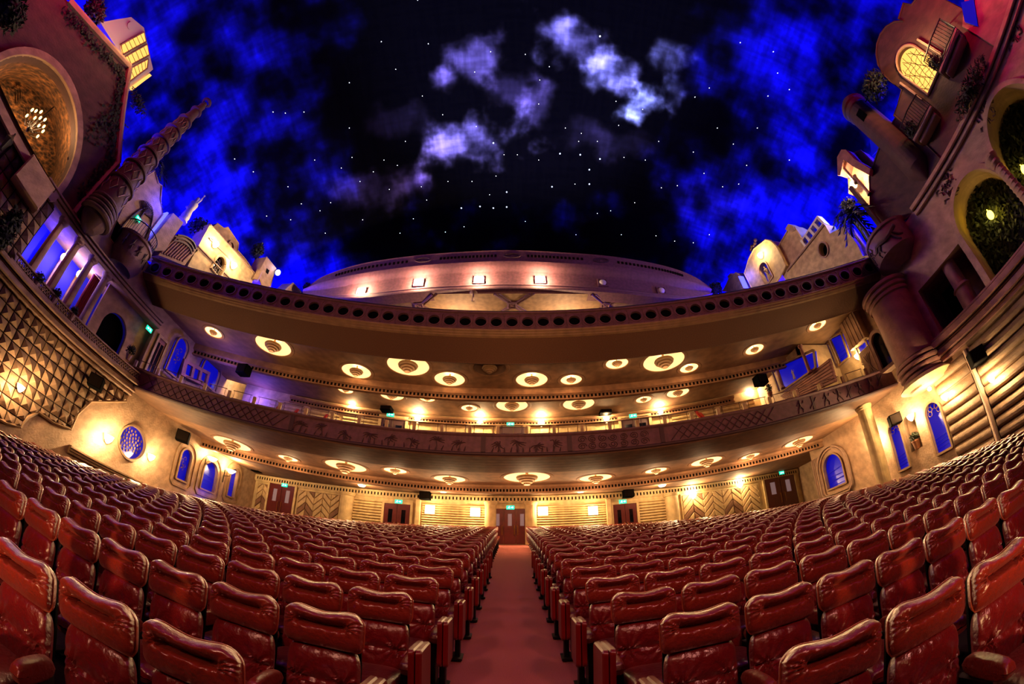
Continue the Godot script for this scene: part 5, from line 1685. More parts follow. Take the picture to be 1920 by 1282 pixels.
		var ivy := part(m, "ivy", M.leaf_lit, o, 9.0, false)
		ivy.set_meta("kind", "stuff")
	for q in [[1857, 403, "glowing yellow globe lamp among the leaves of the arch nearer the tower", 2.4], [1921, 318, "glowing yellow globe lamp among the leaves of the arch at the right edge", 1.2]]:
		var p := at_x(q[0], q[1], SIDE + 1.15)
		m = mb(Transform3D(Basis(), p))
		m.ball(Vector3.ZERO, Vector3(0.17, 0.19, 0.17), 8)
		m.tube([Vector3(0, 0.15, 0), Vector3(0.1, 0.3, 0), Vector3(0.45, 0.3, 0)], 0.02, 5)
		var gm: StandardMaterial3D = M.get("globe_glow", null)
		if gm == null: gm = shine("globe_glow", Color(1.0, 0.85, 0.25), 8.0)
		single(m, "globe_lamp", gm, q[2], "lamp", p)
		lamp(p, Color(1.0, 0.82, 0.25), q[3], 0.12)
	var cp := R * Vector3(-0.55, 6.75, 0.06)
	var cl := thing("ringed_column", "pink ringed column between the two dark leafy arches", "column", cp)
	m = mb(Transform3D(Basis(), cp))
	var pr: Array = [Vector2(0.3, 0), Vector2(0.3, 0.15), Vector2(0.22, 0.2)]
	for i in 12:
		pr.append(Vector2(0.22, 0.25 + i * 0.2)); pr.append(Vector2(0.25, 0.3 + i * 0.2)); pr.append(Vector2(0.22, 0.35 + i * 0.2))
	m.lathe(Vector3.ZERO, pr, 18)
	part(m, "shaft", M.stucco_warm, cl)
	m = mb(Transform3D(Basis(), cp))
	m.lathe(Vector3(0, 2.6, 0), [Vector2(0.22, 0), Vector2(0.3, 0.1), Vector2(0.28, 0.2), Vector2(0.38, 0.34), Vector2(0.38, 0.42)], 18)
	part(m, "capital", M.stucco_warm, cl)
	# plaster foliage reliefs beside the arches
	k = 0
	for q in [[1838, 205, 0.8], [1775, 345, 0.7], [1885, 55, 0.8]]:
		k += 1
		var p := rt(q[0], q[1])
		m = mb(R)
		for i in 34:
			var a := i * 2.4; var r: float = q[2] * sqrt(i / 34.0)
			var e := Vector3(p.x + r * cos(a) * 0.8, p.y + r * sin(a), 0.03)
			m.tube([e, e + Vector3(cos(a * 1.7), sin(a * 1.7), 0) * 0.16, e + Vector3(cos(a * 1.7 + 0.6), sin(a * 1.7 + 0.6), 0) * 0.26], 0.035, 4, 0.015)
		single(m, "foliage_relief", M.plum, "rose plaster foliage relief on the right wall, %s" % ["above the ringed column", "left of the arch nearer the tower", "in the upper right corner of the wall"][k - 1], "ornament", R * Vector3(p.x, p.y, 0))
	# coping line
	var cg := thing("coping", "long moulded coping along the top of the right wall", "coping", R * Vector3(-1, 11.4, 0))
	for q in [[11.2, 11.4, 0.14], [11.42, 11.62, 0.26]]:
		m = mb(R); m.box(-4.9, 6.0, q[0], q[1], 0.0, q[2], 0.03)
		part(m, "moulding", M.stucco_warm, cg)
	# side of the lower balcony: a partition with a ribbed gallery front and a blue opening
	m = mb(R)
	m.box(-17.8, -13.2, 6.8, 10.3, 2.2, 2.5); m.box(-13.5, -13.2, 6.8, 10.3, -0.2, 2.5)
	struct(m, "wall_partition", M.stucco_warm, "side partition at the right end of the lower balcony seats", R * Vector3(-15.5, 6.8, 2.4))
	var sg := trace("R", [1462, 742, 1554, 672, 1566, 716, 1478, 752], 2.7)
	var go := thing("ribbed_gallery", "sloping ribbed gallery front beside the right end of the lower balcony", "wall panel", R * Vector3(-14.6, 8.4, 2.6))
	for i in 7:
		var t0 := i / 7.0; var t1 := (i + 0.86) / 7.0
		m = mb(R)
		m.slab(PackedVector2Array([sg[0].lerp(sg[3], t0), sg[1].lerp(sg[2], t0), sg[1].lerp(sg[2], t1), sg[0].lerp(sg[3], t1)]), 2.52, 2.7, [], 0.02)
		part(m, "slat", M.stucco_rose, go)
	blue_glow_recess(14, R, trace("R", [1449, 692, 1526, 658, 1530, 688, 1464, 734], 2.7), "blue lit opening with a statue above the sloping ribbed gallery on the right", 0, 2.72)
	blue_glow_recess(15, R, trace("R", [1560, 636, 1582, 626, 1597, 668, 1580, 682]), "blue lit opening between plaster piers beside the right end of the lower balcony", 4, 0.22)
	blue_glow_recess(16, R, arch(rt(1622, 678).x, rt(1640, 668).x, rt(1630, 674).y, rt(1607, 614).y), "blue arched niche nearest the round tower beside the lower balcony", 0, 0.22)
	for q in [[1461, 705], [1510, 675]]:
		var p := rt(q[0], q[1], 2.9)
		m = mb(Transform3D(Basis(), R * Vector3(p.x, p.y - 0.7, 2.9)))
		m.lathe(Vector3.ZERO, [Vector2(0.14, 0), Vector2(0.14, 0.06), Vector2(0.1, 0.1), Vector2(0.09, 1.35), Vector2(0.14, 1.42), Vector2(0.14, 1.5)], 12)
		single(m, "thin_column", M.stucco_rose, "thin column before the blue opening above the ribbed gallery, %s" % ["farther from the stage" if q[0] < 1500 else "nearer the stage"][0], "column", R * Vector3(p.x, p.y - 0.7, 2.9))
	statue(R * Vector3(rt(1490, 710, 2.9).x, rt(1490, 710, 2.9).y, 2.9), 0.5, "small pale statue standing in the blue opening above the ribbed gallery", M.marble)
	sconce(R, at_x(1607, 668, SIDE - 0.2), "bright wall lamp between the blue openings right of the lower balcony", 0.22, 1.8, Color(1.0, 0.8, 0.35))
	var p2 := at_z(1441, 737, -18.0)
	var pl := shrub("potted_plant", "small plant in a lit arched niche at the right end of the lower balcony", "plant", at_x(1441, 728, SIDE - 3.0), Vector3(0.2, 0.25, 0.2), 160, M.leaf_lit, "", 0.08)
	m = mb(Transform3D(Basis(), at_x(1441, 728, SIDE - 3.0) - Vector3(0, 0.5, 0)))
	m.lathe(Vector3.ZERO, [Vector2(0, 0), Vector2(0.1, 0), Vector2(0.16, 0.26), Vector2(0.1, 0.28), Vector2(0, 0.25)], 10)
	part(m, "pot", M.terracotta, pl)

func statue(p: Vector3, h: float, label: String, mat: Material) -> void:
	var o := thing("statue", label, "statue", p)
	var m := mb(Transform3D(Basis().scaled(Vector3.ONE * h), p))
	m.lathe(Vector3.ZERO, [Vector2(0.0, 0.0), Vector2(0.16, 0.0), Vector2(0.16, 0.06), Vector2(0.12, 0.08), Vector2(0.15, 0.2), Vector2(0.11, 0.42), Vector2(0.1, 0.5), Vector2(0.13, 0.62), Vector2(0.14, 0.74), Vector2(0.06, 0.81), Vector2(0.045, 0.84), Vector2(0.07, 0.88), Vector2(0.075, 0.94), Vector2(0.05, 0.99), Vector2(0, 1.0)], 14)
	m.tube([Vector3(-0.12, 0.75, 0), Vector3(-0.22, 0.6, 0.04), Vector3(-0.1, 0.5, 0.12)], 0.04, 6, 0.03)
	m.tube([Vector3(0.12, 0.75, 0), Vector3(0.24, 0.86, 0.02), Vector3(0.26, 1.02, 0.02)], 0.04, 6, 0.03)
	part(m, "figure", mat, o)

# ---- house fronts over the side walls ------------------------------------------------------------------------------------------
func front(root: Node3D, called: String, f: Transform3D, poly: PackedVector2Array, w0: float, w1: float, mat: Material, holes := [], cope := 0.0) -> void:
	var m := mb(f)
	m.slab(poly, w0, w1, holes, 0.02 if holes.is_empty() else 0.0)
	part(m, called, mat, root)
	if cope > 0.0:
		m = mb(f)
		var p: Array = []
		for q in poly: p.append(Vector3(q.x, q.y, w1))
		m.tube(p, cope, 6, -1.0, true)
		part(m, "coping", mat, root)

func railing(root: Node3D, pts_: Array, h: float, n: int) -> void:   # iron rail along points
	var m := mb()
	var top: Array = []
	for p in pts_: top.append(p + Vector3(0, h, 0))
	m.tube(top, 0.03, 5)
	m.tube(pts_, 0.025, 5)
	for i in n + 1:
		var f := clampf(float(i) / n, 0, 0.9999) * (pts_.size() - 1)
		var a: Vector3 = pts_[int(f)].lerp(pts_[int(f) + 1], f - int(f))
		m.tube([a, a + Vector3(0, h, 0)], 0.016, 4)
	part(m, "iron_railing", M.iron, root)

func left_houses() -> void:
	# the great gabled house at the far left
	var ga := arch(-2.2, 3.6, 9.6, 12.45, 24)
	var o := thing("gabled_house", "large gabled rose house front with a deep glowing round arch, far left", "house", L * Vector3(0, 9.85, 0))
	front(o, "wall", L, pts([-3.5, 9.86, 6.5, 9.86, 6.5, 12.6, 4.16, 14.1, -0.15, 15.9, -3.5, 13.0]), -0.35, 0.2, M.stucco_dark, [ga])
	var m := mb(L)
	for q in [[4.3, 14.05, -0.15, 15.95], [-0.15, 15.95, -3.55, 13.0], [-3.55, 13.0, -3.55, 9.9]]:
		m.tube([Vector3(q[0], q[1], 0.2), Vector3(q[2], q[3], 0.2)], 0.17, 8)
	part(m, "coping", M.stucco_warm, o)
	m = mb(L); m.slab(Geometry2D.offset_polygon(ga, 0.3)[0], 0.15, 0.34, [ga])
	part(m, "archivolt", M.stucco_warm, o)
	m = mb(L); m.wall(Geometry2D.offset_polygon(ga, 0.02)[0], -2.0, 0.25, true)
	part(m, "reveal", M.cave, o)
	m = mb(L); m.slab(Geometry2D.offset_polygon(ga, 0.1)[0], -2.2, -2.0)
	part(m, "niche_back", M.cave, o)
	for k in 3:
		m = mb(L)
		var p: Array = []
		for i in 11: p.append(Vector3(2.6 - i * 0.16, 11.35 + k * 0.14 + 0.1 * sin(i * 1.1), -1.97))
		m.tube(p, 0.04, 5)
		part(m, "wave_relief", M.cave, o)
	m = mb(L); m.slab(arch(1.3, 2.2, 9.6, 10.7), -2.0, -1.93)
	part(m, "doorway_blue_glow", M.blue_glow, o)  # blue doorway, its light put in as glow
	ch(L * Vector3(0.55, 11.0, -0.9))
	lamp(L * Vector3(5.0, 15.0, 2.4), Color(1.0, 0.1, 0.4), 9.0, 0.2)
	flood_can(L * Vector3(5.0, 15.0, 2.4), "pink flood lamp in front of the gabled house at the far left")
	# ivy on the gable
	m = mb(L)
	for i in 900:
		var t := rng.randf()
		var a := Vector2(4.0, 13.7).lerp(Vector2(-0.2, 15.4), t) if i % 3 == 0 else Vector2(-0.2, 15.4).lerp(Vector2(-3.2, 12.7), t) if i % 3 == 1 else Vector2(-3.1, 12.8).lerp(Vector2(-3.2, 10.5), t)
		if i % 6 == 5: a = Vector2(-1.7, 13.4) + Vector2(rng.randfn() * 0.35, rng.randfn() * 0.6)
		var d := Vector3(a.x + rng.randfn() * 0.12, a.y + rng.randfn() * 0.12, 0.22 + rng.randf() * 0.1)
		var an := rng.randf() * TAU
		var e := Vector3(cos(an), sin(an), 0.3) * 0.1; var g := Vector3(-sin(an), cos(an), 0.2) * 0.05
		m.tri(d - e, d + g, d + e); m.tri(d - e, d + e, d - g)
	var iv := single(m, "ivy", M.leaf, "dark ivy creeping along the gable of the far left house", "plant", L * Vector3(-2, 12, 0.25), "", 9.0)
	iv.set_meta("kind", "stuff")
	# plinth under the arch
	m = mb(L)
	m.box(-2.1, -0.4, 8.5, 9.6, 0.1, 0.7, 0.06)
	single(m, "stone_plinth", M.stucco_warm, "cream stone block below the glowing arch at the far left", "plinth", L * Vector3(-1.2, 8.5, 0.4))
	# lantern bay with lit panes
	var bf := L.translated_local(Vector3(0, 0, -0.5))
	var bp := trace("L", [188, 42, 246, 32, 270, 52, 287, 130, 241, 172, 222, 95], -0.5)
	var bay := thing("lantern_bay", "white lantern bay with three lit yellow panes behind the gable, top left", "bay window", L * Vector3(0.5, 15.2, -1.0))
	m = mb(L); m.slab(bp, -1.6, -0.5, [], 0.05)
	part(m, "box", M.marble, bay)
	for i in 3:
		var q := trace("L", [[227, 84, 270, 60, 274, 78, 231, 102], [232, 108, 276, 83, 280, 103, 236, 127], [238, 132, 278, 110, 276, 128, 244, 152]][i], -0.45)
		m = mb(L); m.slab(q, -0.5, -0.46)
		part(m, "pane", M.warm_pane, bay)
		m = mb(L)
		var e: Array = []
		for k in q: e.append(Vector3(k.x, k.y, -0.45))
		m.tube(e, 0.045, 5, -1.0, true)
		part(m, "glazing_bar", M.stucco_rose, bay)
		m = mb(L)
		for k in 5:
			var t := 0.15 + k * 0.17
			var a := q[0].lerp(q[1], t); var b := q[3].lerp(q[2], t + 0.08)
			m.tube([Vector3(a.x, a.y, -0.44), Vector3(b.x, b.y, -0.44)], 0.018, 4)
		part(m, "lattice_bar", M.iron, bay)
	var q0 := trace("L", [244, 164, 280, 138, 284, 142, 246, 171], -0.45)
	m = mb(L); m.slab(q0, -0.5, -0.43)
	part(m, "lit_sill", M.warm_pane, bay)
	m = mb(L); m.slab(disc(lt(245, 48, -0.45).x, lt(245, 48, -0.45).y, 0.2), -0.5, -0.44)
	part(m, "round_boss", M.marble, bay)
	lamp(L * Vector3(0.2, 16.4, 0.9), Color(1.0, 0.7, 0.35), 1.2, 0.1)
	# minaret
	var base := at_x(176, 412, -SIDE + 0.55)
	var tip := at_x(384, 186, -SIDE + 0.55)
	var h := tip.y - base.y
	var mi := thing("minaret", "tall tapering brown minaret with rings and diamond panels on the left", "tower", base)
	m = mb(Transform3D(Basis(), base))
	m.lathe(Vector3.ZERO, [Vector2(0, -0.7), Vector2(0.4, -0.5), Vector2(0.7, -0.1), Vector2(0.74, 0.9), Vector2(0.6, h * 0.4), Vector2(0.4, h * 0.72), Vector2(0.2, h * 0.95), Vector2(0.22, h * 0.955), Vector2(0.12, h * 0.975), Vector2(0.14, h * 0.985), Vector2(0.0, h)], 22)
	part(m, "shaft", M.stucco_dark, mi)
	for k in 4:
		m = mb(Transform3D(Basis(), base))
		m.lathe(Vector3(0, k * 0.22, 0), [Vector2(0.75, 0), Vector2(0.9 - k * 0.03, 0.03), Vector2(0.93 - k * 0.03, 0.1), Vector2(0.9 - k * 0.03, 0.17), Vector2(0.75, 0.2)], 24)
		part(m, "base_ring", M.stucco_dark, mi)
	for k in 8:
		var y := 1.9 + k * 1.05
		var r := radius_at(y, h)
		m = mb(Transform3D(Basis(), base))
		m.lathe(Vector3(0, y, 0), [Vector2(r, 0), Vector2(r + 0.1, 0.03), Vector2(r + 0.12, 0.1), Vector2(r + 0.1, 0.15), Vector2(r, 0.18)], 22)
		part(m, "ring_moulding", M.stucco_dark, mi)
		if k < 6:
			for j in 8:
				var an := TAU * j / 8.0
				var yc := y - 0.42
				var rr := radius_at(yc, h) + 0.01
				var d := Vector3(cos(an), 0, sin(an)); var s := Vector3(-sin(an), 0, cos(an))
				var e: Array = []
				for q in [[0, 0.34], [0.2, 0], [0, -0.34], [-0.2, 0]]: e.append(base + d * rr + s * q[0] * rr / 0.7 + Vector3(0, yc + q[1], 0))
				m = mb(); m.tube(e, 0.025, 4, -1.0, true)
				part(m, "diamond", M.stucco, mi)
	# plaster wall with a tree relief and a green sign behind the minaret
	var tw := thing("garden_wall", "pale plaster garden wall with a tree in relief behind the left minaret", "wall", L * Vector3(-5.9, 10.0, 0))
	front(tw, "wall", L, trace("L", [205, 446, 232, 385, 246, 352, 290, 320, 297, 344, 303, 348, 301, 375, 305, 402, 282, 432, 268, 474, 225, 470]), -0.8, 0.0, M.stucco_warm, [], 0.05)
	m = mb(L)
	var rp := lt(266, 405)
	m.tube([Vector3(rp.x, rp.y - 0.5, 0.03), Vector3(rp.x + 0.05, rp.y + 0.2, 0.05)], 0.05, 5)
	for k in 16:
		var a := 0.3 + k * 0.17
		m.tube([Vector3(rp.x + 0.05, rp.y + 0.15, 0.04), Vector3(rp.x + 0.5 * cos(a), rp.y + 0.2 + 0.5 * sin(a), 0.06), Vector3(rp.x + 0.62 * cos(a + 0.25), rp.y + 0.15 + 0.62 * sin(a + 0.2), 0.04)], 0.03, 4, 0.015)
	part(m, "tree_relief", M.plum, tw)
	m = mb(L)
	var ap: Array = []
	for i in 13: ap.append(Vector3(-6.6 + 0.75 * cos(PI * i / 12.0), 11.2 + 2.2 * sin(PI * i / 12.0), 0.03))
	m.tube(ap, 0.04, 5)
	part(m, "arch_moulding", M.plum, tw)
	exit_sign(L, L * Vector3(lt(258, 411).x, lt(258, 411).y, 0.12), "turquoise exit sign on the garden wall behind the left minaret", 0.36)
	palm(L * Vector3(-5.6, 13.0, -1.4), 3.2, "dark palm rising behind the minaret on the left")
	palm(L * Vector3(-6.6, 12.6, -1.5), 2.4, "dark lower palm between the minaret and the statue on the left")
	statue(L * Vector3(lt(341, 415, -0.5).x, lt(341, 415, -0.5).y, -0.5), 1.9, "white statue on a roof corner above the left end of the upper balcony", M.marble)
	# roof block and barrel arch below the statue
	var rb := thing("roof_block", "plain brown roof block below the white statue on the left", "house", L * Vector3(-8, 11.5, 0))
	front(rb, "wall", L, trace("L", [278, 452, 284, 448, 304, 423, 323, 400, 342, 418, 322, 446, 308, 470, 288, 470]), -1.2, 0.1, M.stucco)
	m = mb(L)
	var bl := trace("L", [282, 447, 303, 421, 321, 398, 318, 396, 300, 418, 279, 443], 0.0)
	m.slab(bl, -1.0, -0.2)
	part(m, "blue_strip_light", M.blue_strip, rb)
	lamp(L * Vector3(-7.2, 14.2, 0.4), Color(0.2, 0.2, 1.0), 2.5, 0.1)
	var ba := thing("barrel_roof", "ribbed dark barrel roof beside the arcaded white house on the left", "roof", L * Vector3(-9.3, 12.5, 0))
	front(ba, "body", L, trace("L", [297, 478, 314, 454, 330, 440, 351, 444, 366, 458, 371, 470, 361, 478, 346, 498, 322, 488]), -1.5, 0.0, M.stucco)
	for k in 9:
		var a := lt(302 + k * 5, 474 + k * 2, 0.0); var b := lt(331 + k * 4, 446 + k * 3, 0.0)
		m = mb(L); m.tube([Vector3(a.x, a.y, 0.02), Vector3(b.x, b.y, 0.02)], 0.05, 5)
		part(m, "rib", M.stucco_rose, ba)
	for k in 3:
		m = mb(L)
		var e: Array = []
		for i in 7:
			var a := lt(332 + 34 * sin(i / 6.0 * PI * 0.5) - k * 4, 441 + k * 5 + 26 * (1.0 - cos(i / 6.0 * PI * 0.5)), 0.0)
			e.append(Vector3(a.x, a.y, 0.05))
		m.tube(e, 0.06, 5)
		part(m, "arch_moulding", M.plum, ba)
	# curved balcony end with an iron rail
	var cb := thing("curved_balcony", "small curved dark balcony with an iron rail at the left end of the upper balcony", "balcony", L * Vector3(-7, 10.2, 0.3))
	m = mb(Transform3D(Basis(), L * Vector3(-7.0, 0, -0.1)))
	m.lathe(Vector3.ZERO, [Vector2(0.7, 10.1), Vector2(0.9, 10.4), Vector2(1.0, 10.6), Vector2(1.0, 11.4), Vector2(1.08, 11.45), Vector2(1.08, 11.55), Vector2(0.9, 11.55)], 26)
	part(m, "front", M.rose, cb)
	var rl: Array = []
	for i in 13: rl.append(L * Vector3(-7.0 + 1.02 * cos(PI * i / 12.0), 11.55, -0.1 + 1.02 * sin(PI * i / 12.0)))
	railing(cb, rl, 0.6, 20)
	for k in 5:
		var an := PI * (0.2 + 0.15 * k)
		m = mb(L)
		for j in 5:
			var a := j * 1.25
			m.tube([Vector3(-7.0 + 1.02 * cos(an), 11.0, -0.1 + 1.02 * sin(an)), Vector3(-7.0 + 1.04 * cos(an + 0.12 * cos(a)), 11.0 + 0.3 * sin(a), -0.1 + 1.04 * sin(an + 0.12 * cos(a)))], 0.045, 5, 0.02)
		part(m, "flower_relief", M.plum, cb)
	# arcaded white house with two bright lamps
	var ah := thing("stepped_gable_house", "cream house with a stepped gable and two bright lamps above the upper balcony", "house", L * Vector3(-12, 13, 0))
	var wa := arch(lt(397, 498).x, lt(416, 512).x, lt(402, 512).y, lt(413, 474).y)
	front(ah, "front", L, trace("L", [346, 510, 356, 491, 372, 461, 394, 420, 417, 445, 441, 470, 466, 497, 480, 516, 470, 535, 420, 535]), -1.0, 0.0, M.cream, [wa])
	front(ah, "rear_gable", L, trace("L", [396, 423, 405, 427, 419, 417, 430, 426, 438, 424, 458, 455, 456, 468, 464, 477, 470, 484, 484, 504, 478, 518, 466, 497, 441, 470]), -1.6, -0.5, M.stucco_warm, [], 0.05)
	m = mb(L); m.slab(wa, -0.3, -0.25)
	var pn := part(m, "window", M.glass_dark, ah)
	for i in 5:
		m = mb(L)
		var u := lerpf(wa[0].x, wa[1].x, (i + 0.5) / 5.0)
		m.tube([Vector3(u, wa[0].y, -0.22), Vector3(u + 0.1 * (i % 2), wa[8].y - 0.1, -0.22)], 0.025, 4)
		part(m, "lattice_bar", M.marble, pn)
	for i in 4:
		m = mb(L)
		var v := lerpf(wa[0].y, wa[8].y, (i + 0.6) / 5.0)
		m.tube([Vector3(wa[0].x, v, -0.22), Vector3(wa[1].x, v, -0.22)], 0.02, 4)
		part(m, "lattice_bar", M.marble, pn)
	m = mb(L)
	var e2: Array = []
	for q in wa: e2.append(Vector3(q.x, q.y, 0.03))
	m.tube(e2, 0.09, 6, -1.0, true)
	part(m, "window_moulding", M.cream, ah)
	m = mb(L)
	for q in [[394, 421, 480, 515], [372, 462, 440, 530], [392, 447, 430, 485]]:
		var a := lt(q[0], q[1]); var b := lt(q[2], q[3])
		m.tube([Vector3(a.x, a.y, 0.02), Vector3(b.x, b.y, 0.02)], 0.05, 5)
	part(m, "string_course", M.stucco, ah)
	m = mb(L)
	var ro := lt(432, 462, -0.5)
	m.slab(disc(ro.x, ro.y, 0.36, -1.0, 18), -0.5, -0.4, [disc(ro.x, ro.y, 0.24, -1.0, 18)])
	part(m, "rosette", M.stucco, ah)
	for q in [[405, 458, "upper bright lamp on the stepped gable house at the left"], [439, 498, "lower bright lamp on the stepped gable house at the left"]]:
		sconce(L, at_x(q[0], q[1], -SIDE + 0.15), q[2], 0.26, 4.5, Color(1.0, 0.78, 0.5))
	# the small house with a black window
	var sh := thing("small_house", "small plain house with one black window right of the stepped gable house", "house", L * Vector3(-16.3, 16.5, 0))
	var bw := trace("L", [500, 503, 505, 507, 502, 514, 498, 510])
	front(sh, "wall", L, trace("L", [483, 513, 500, 482, 517, 503, 507, 537, 490, 537]), -1.0, 0.0, M.stucco_warm, [], 0.05)
	m = mb(L); m.slab(bw, 0.0, 0.02)
	part(m, "window", M.dark, sh)
	m = mb(L)
	var bb := lt(481, 515)
	m.tube([Vector3(bb.x, bb.y - 0.5, 0.1), Vector3(bb.x, bb.y + 0.3, 0.1)], 0.22, 10)
	part(m, "bollard", M.stucco_warm, sh)
	var wl := at_x(521, 511, -SIDE + 0.2)
	m = mb(Transform3D(Basis(), wl)); m.ball(Vector3.ZERO, Vector3(0.2, 0.22, 0.2), 7)
	single(m, "roof_lamp", M.star, "white globe lamp on the edge of the small house at the left", "lamp", wl)
	lamp(wl + Vector3(0.2, 0.2, 0), Color(0.7, 0.7, 1.0), 1.6, 0.15)
	var th := thing("tiny_house", "tiny gabled house peeping over the parapet at the left end of the cornice", "house", L * Vector3(-17.8, 18.2, 0))
	front(th, "wall", L, trace("L", [534, 544, 549, 531, 564, 547, 556, 562, 540, 560]), -1.0, 0.0, M.stucco_warm, [], 0.08)
	shrub("shrub", "dark shrub behind the stepped gable house at the left", "plant", L * Vector3(lt(374, 428, -1.0).x, lt(374, 428, -1.0).y, -1.0), Vector3(0.7, 0.6, 0.7), 500, M.leaf)
	shrub("shrub", "dark shrub between the stepped gable house and the small house", "plant", L * Vector3(lt(482, 470, -1.0).x, lt(482, 470, -1.0).y, -1.0), Vector3(0.5, 0.7, 0.5), 400, M.leaf)
	shrub("shrub", "dark shrub at the left foot of the curved cornice", "plant", L * Vector3(lt(575, 540, -0.5).x, lt(575, 540, -0.5).y, -0.5), Vector3(0.6, 0.6, 0.6), 400, M.leaf)
	shrub("shrub", "dark bush on the balustrade in front of the upper quilted stones, far left", "plant", at_x(12, 430, -SIDE + 0.6), Vector3(0.35, 0.9, 0.5), 800, M.leaf)
	shrub("shrub", "dark foliage hanging in the top left corner", "plant", at_x(20, 18, -SIDE + 1.0), Vector3(0.5, 0.7, 1.0), 900, M.leaf)
	shrub("shrub", "reddish dark foliage on the roof beside the lantern bay, top left", "plant", at_x(178, 20, -SIDE - 0.6), Vector3(0.5, 0.5, 0.8), 700, M.plum)
	shrub("shrub", "dark twig of leaves under the lantern bay at the left", "plant", at_x(258, 192, -SIDE + 0.2), Vector3(0.3, 0.3, 0.9), 300, M.leaf, "", 0.1)
	var hl := thing("iron_lantern", "black iron lantern on the edge of the glowing arch at the far left", "lantern", at_x(12, 268, -SIDE + 1.0))
	m = mb(Transform3D(Basis(), at_x(12, 268, -SIDE + 1.0)))
	m.lathe(Vector3.ZERO, [Vector2(0, -0.35), Vector2(0.1, -0.3), Vector2(0.2, 0.1), Vector2(0.24, 0.14), Vector2(0.1, 0.3), Vector2(0.03, 0.4), Vector2(0.05, 0.46), Vector2(0, 0.5)], 6)
	part(m, "body", M.iron, hl)
	m = mb(); m.tube([at_x(12, 268, -SIDE + 1.0) + Vector3(0, 0.45, 0), at_x(12, 268, -SIDE + 1.0) + Vector3(-0.4, 0.6, 0), at_x(12, 268, -SIDE + 1.0) + Vector3(-0.85, 0.5, 0)], 0.03, 5)
	part(m, "bracket", M.iron, hl)

func radius_at(y: float, h: float) -> float:
	var t := y / h
	if t < 0.4: return lerpf(0.74, 0.6, clampf((y - 0.9) / (h * 0.4 - 0.9), 0, 1))
	if t < 0.72: return lerpf(0.6, 0.4, (t - 0.4) / 0.32)
	return lerpf(0.4, 0.2, clampf((t - 0.72) / 0.23, 0, 1))

func ch(p: Vector3) -> void:
	var o := thing("chandelier", "black iron chandelier with candle bulbs glowing in the arch at the far left", "chandelier", p)
	var m := mb(Transform3D(Basis(), p))
	m.tube([Vector3(0, 1.2, 0), Vector3(0, -0.35, 0)], 0.035, 6)
	m.ball(Vector3(0, -0.3, 0), Vector3(0.12, 0.14, 0.12), 6)
	part(m, "stem", M.iron, o)
	for k in 12:
		var a := TAU * k / 12.0; var r := 0.62 if k % 2 == 0 else 0.4
		var y := 0.0 if k % 2 == 0 else 0.3
		m = mb(Transform3D(Basis(), p))
		m.tube([Vector3(0, -0.2, 0), Vector3(r * 0.5 * cos(a), -0.32 + y * 0.5, r * 0.5 * sin(a)), Vector3(r * cos(a), y - 0.05, r * sin(a))], 0.018, 4)
		part(m, "arm", M.iron, o)
		m = mb(Transform3D(Basis(), p))
		m.ball(Vector3(r * cos(a), y + 0.05, r * sin(a)), Vector3(0.055, 0.09, 0.055), 5)
		part(m, "bulb", M.bulb_glow, o)
	lamp(p + Vector3(0.0, 0.1, 0), Color(1.0, 0.66, 0.34), 3.6, 0.5)

func flood_can(p: Vector3, label: String) -> void:
	var m := mb(Transform3D(Basis(), p))
	m.ball(Vector3.ZERO, Vector3(0.15, 0.15, 0.15), 6)
	var g: StandardMaterial3D = M.get("pink_glass", null)
	if g == null: g = shine("pink_glass", Color(1.0, 0.2, 0.4), 2.0)
	single(m, "flood_lamp_bulb", g, label, "lamp", p)

func palm(p: Vector3, h: float, label: String) -> void:
	var o := thing("palm_tree", label, "palm", p)
	var m := mb(Transform3D(Basis(), p))
	m.tube([Vector3.ZERO, Vector3(0.1, h * 0.5, 0.05), Vector3(0.05, h, 0)], 0.13, 7, 0.09)
	part(m, "trunk", M.leaf, o)
	for k in 14:
		var a := TAU * k / 14.0 + 0.2 * sin(k * 3.0)
		var d := Vector3(cos(a), 0, sin(a)); var s := Vector3(-sin(a), 0, cos(a))
		var up := 0.5 + 0.4 * sin(k * 2.3)
		m = mb(Transform3D(Basis(), p + Vector3(0, h, 0)))
		var prev := Vector3.ZERO
		for i in range(1, 8):
			var t := i / 7.0
			var q := d * 1.15 * t + Vector3(0, up * t - 1.25 * t * t, 0)
			m.tube([prev, q], 0.02, 4)
			for e in [-1, 1]:
				var tipp: Vector3 = q + s * e * 0.34 * (1.1 - t * 0.6) + d * 0.16 + Vector3(0, -0.14, 0)
				m.tri(prev, q, tipp)
				m.tri(q, prev, tipp + Vector3(0, 0.012, 0))
			prev = q
		part(m, "frond", M.leaf, o, 9.0, false)

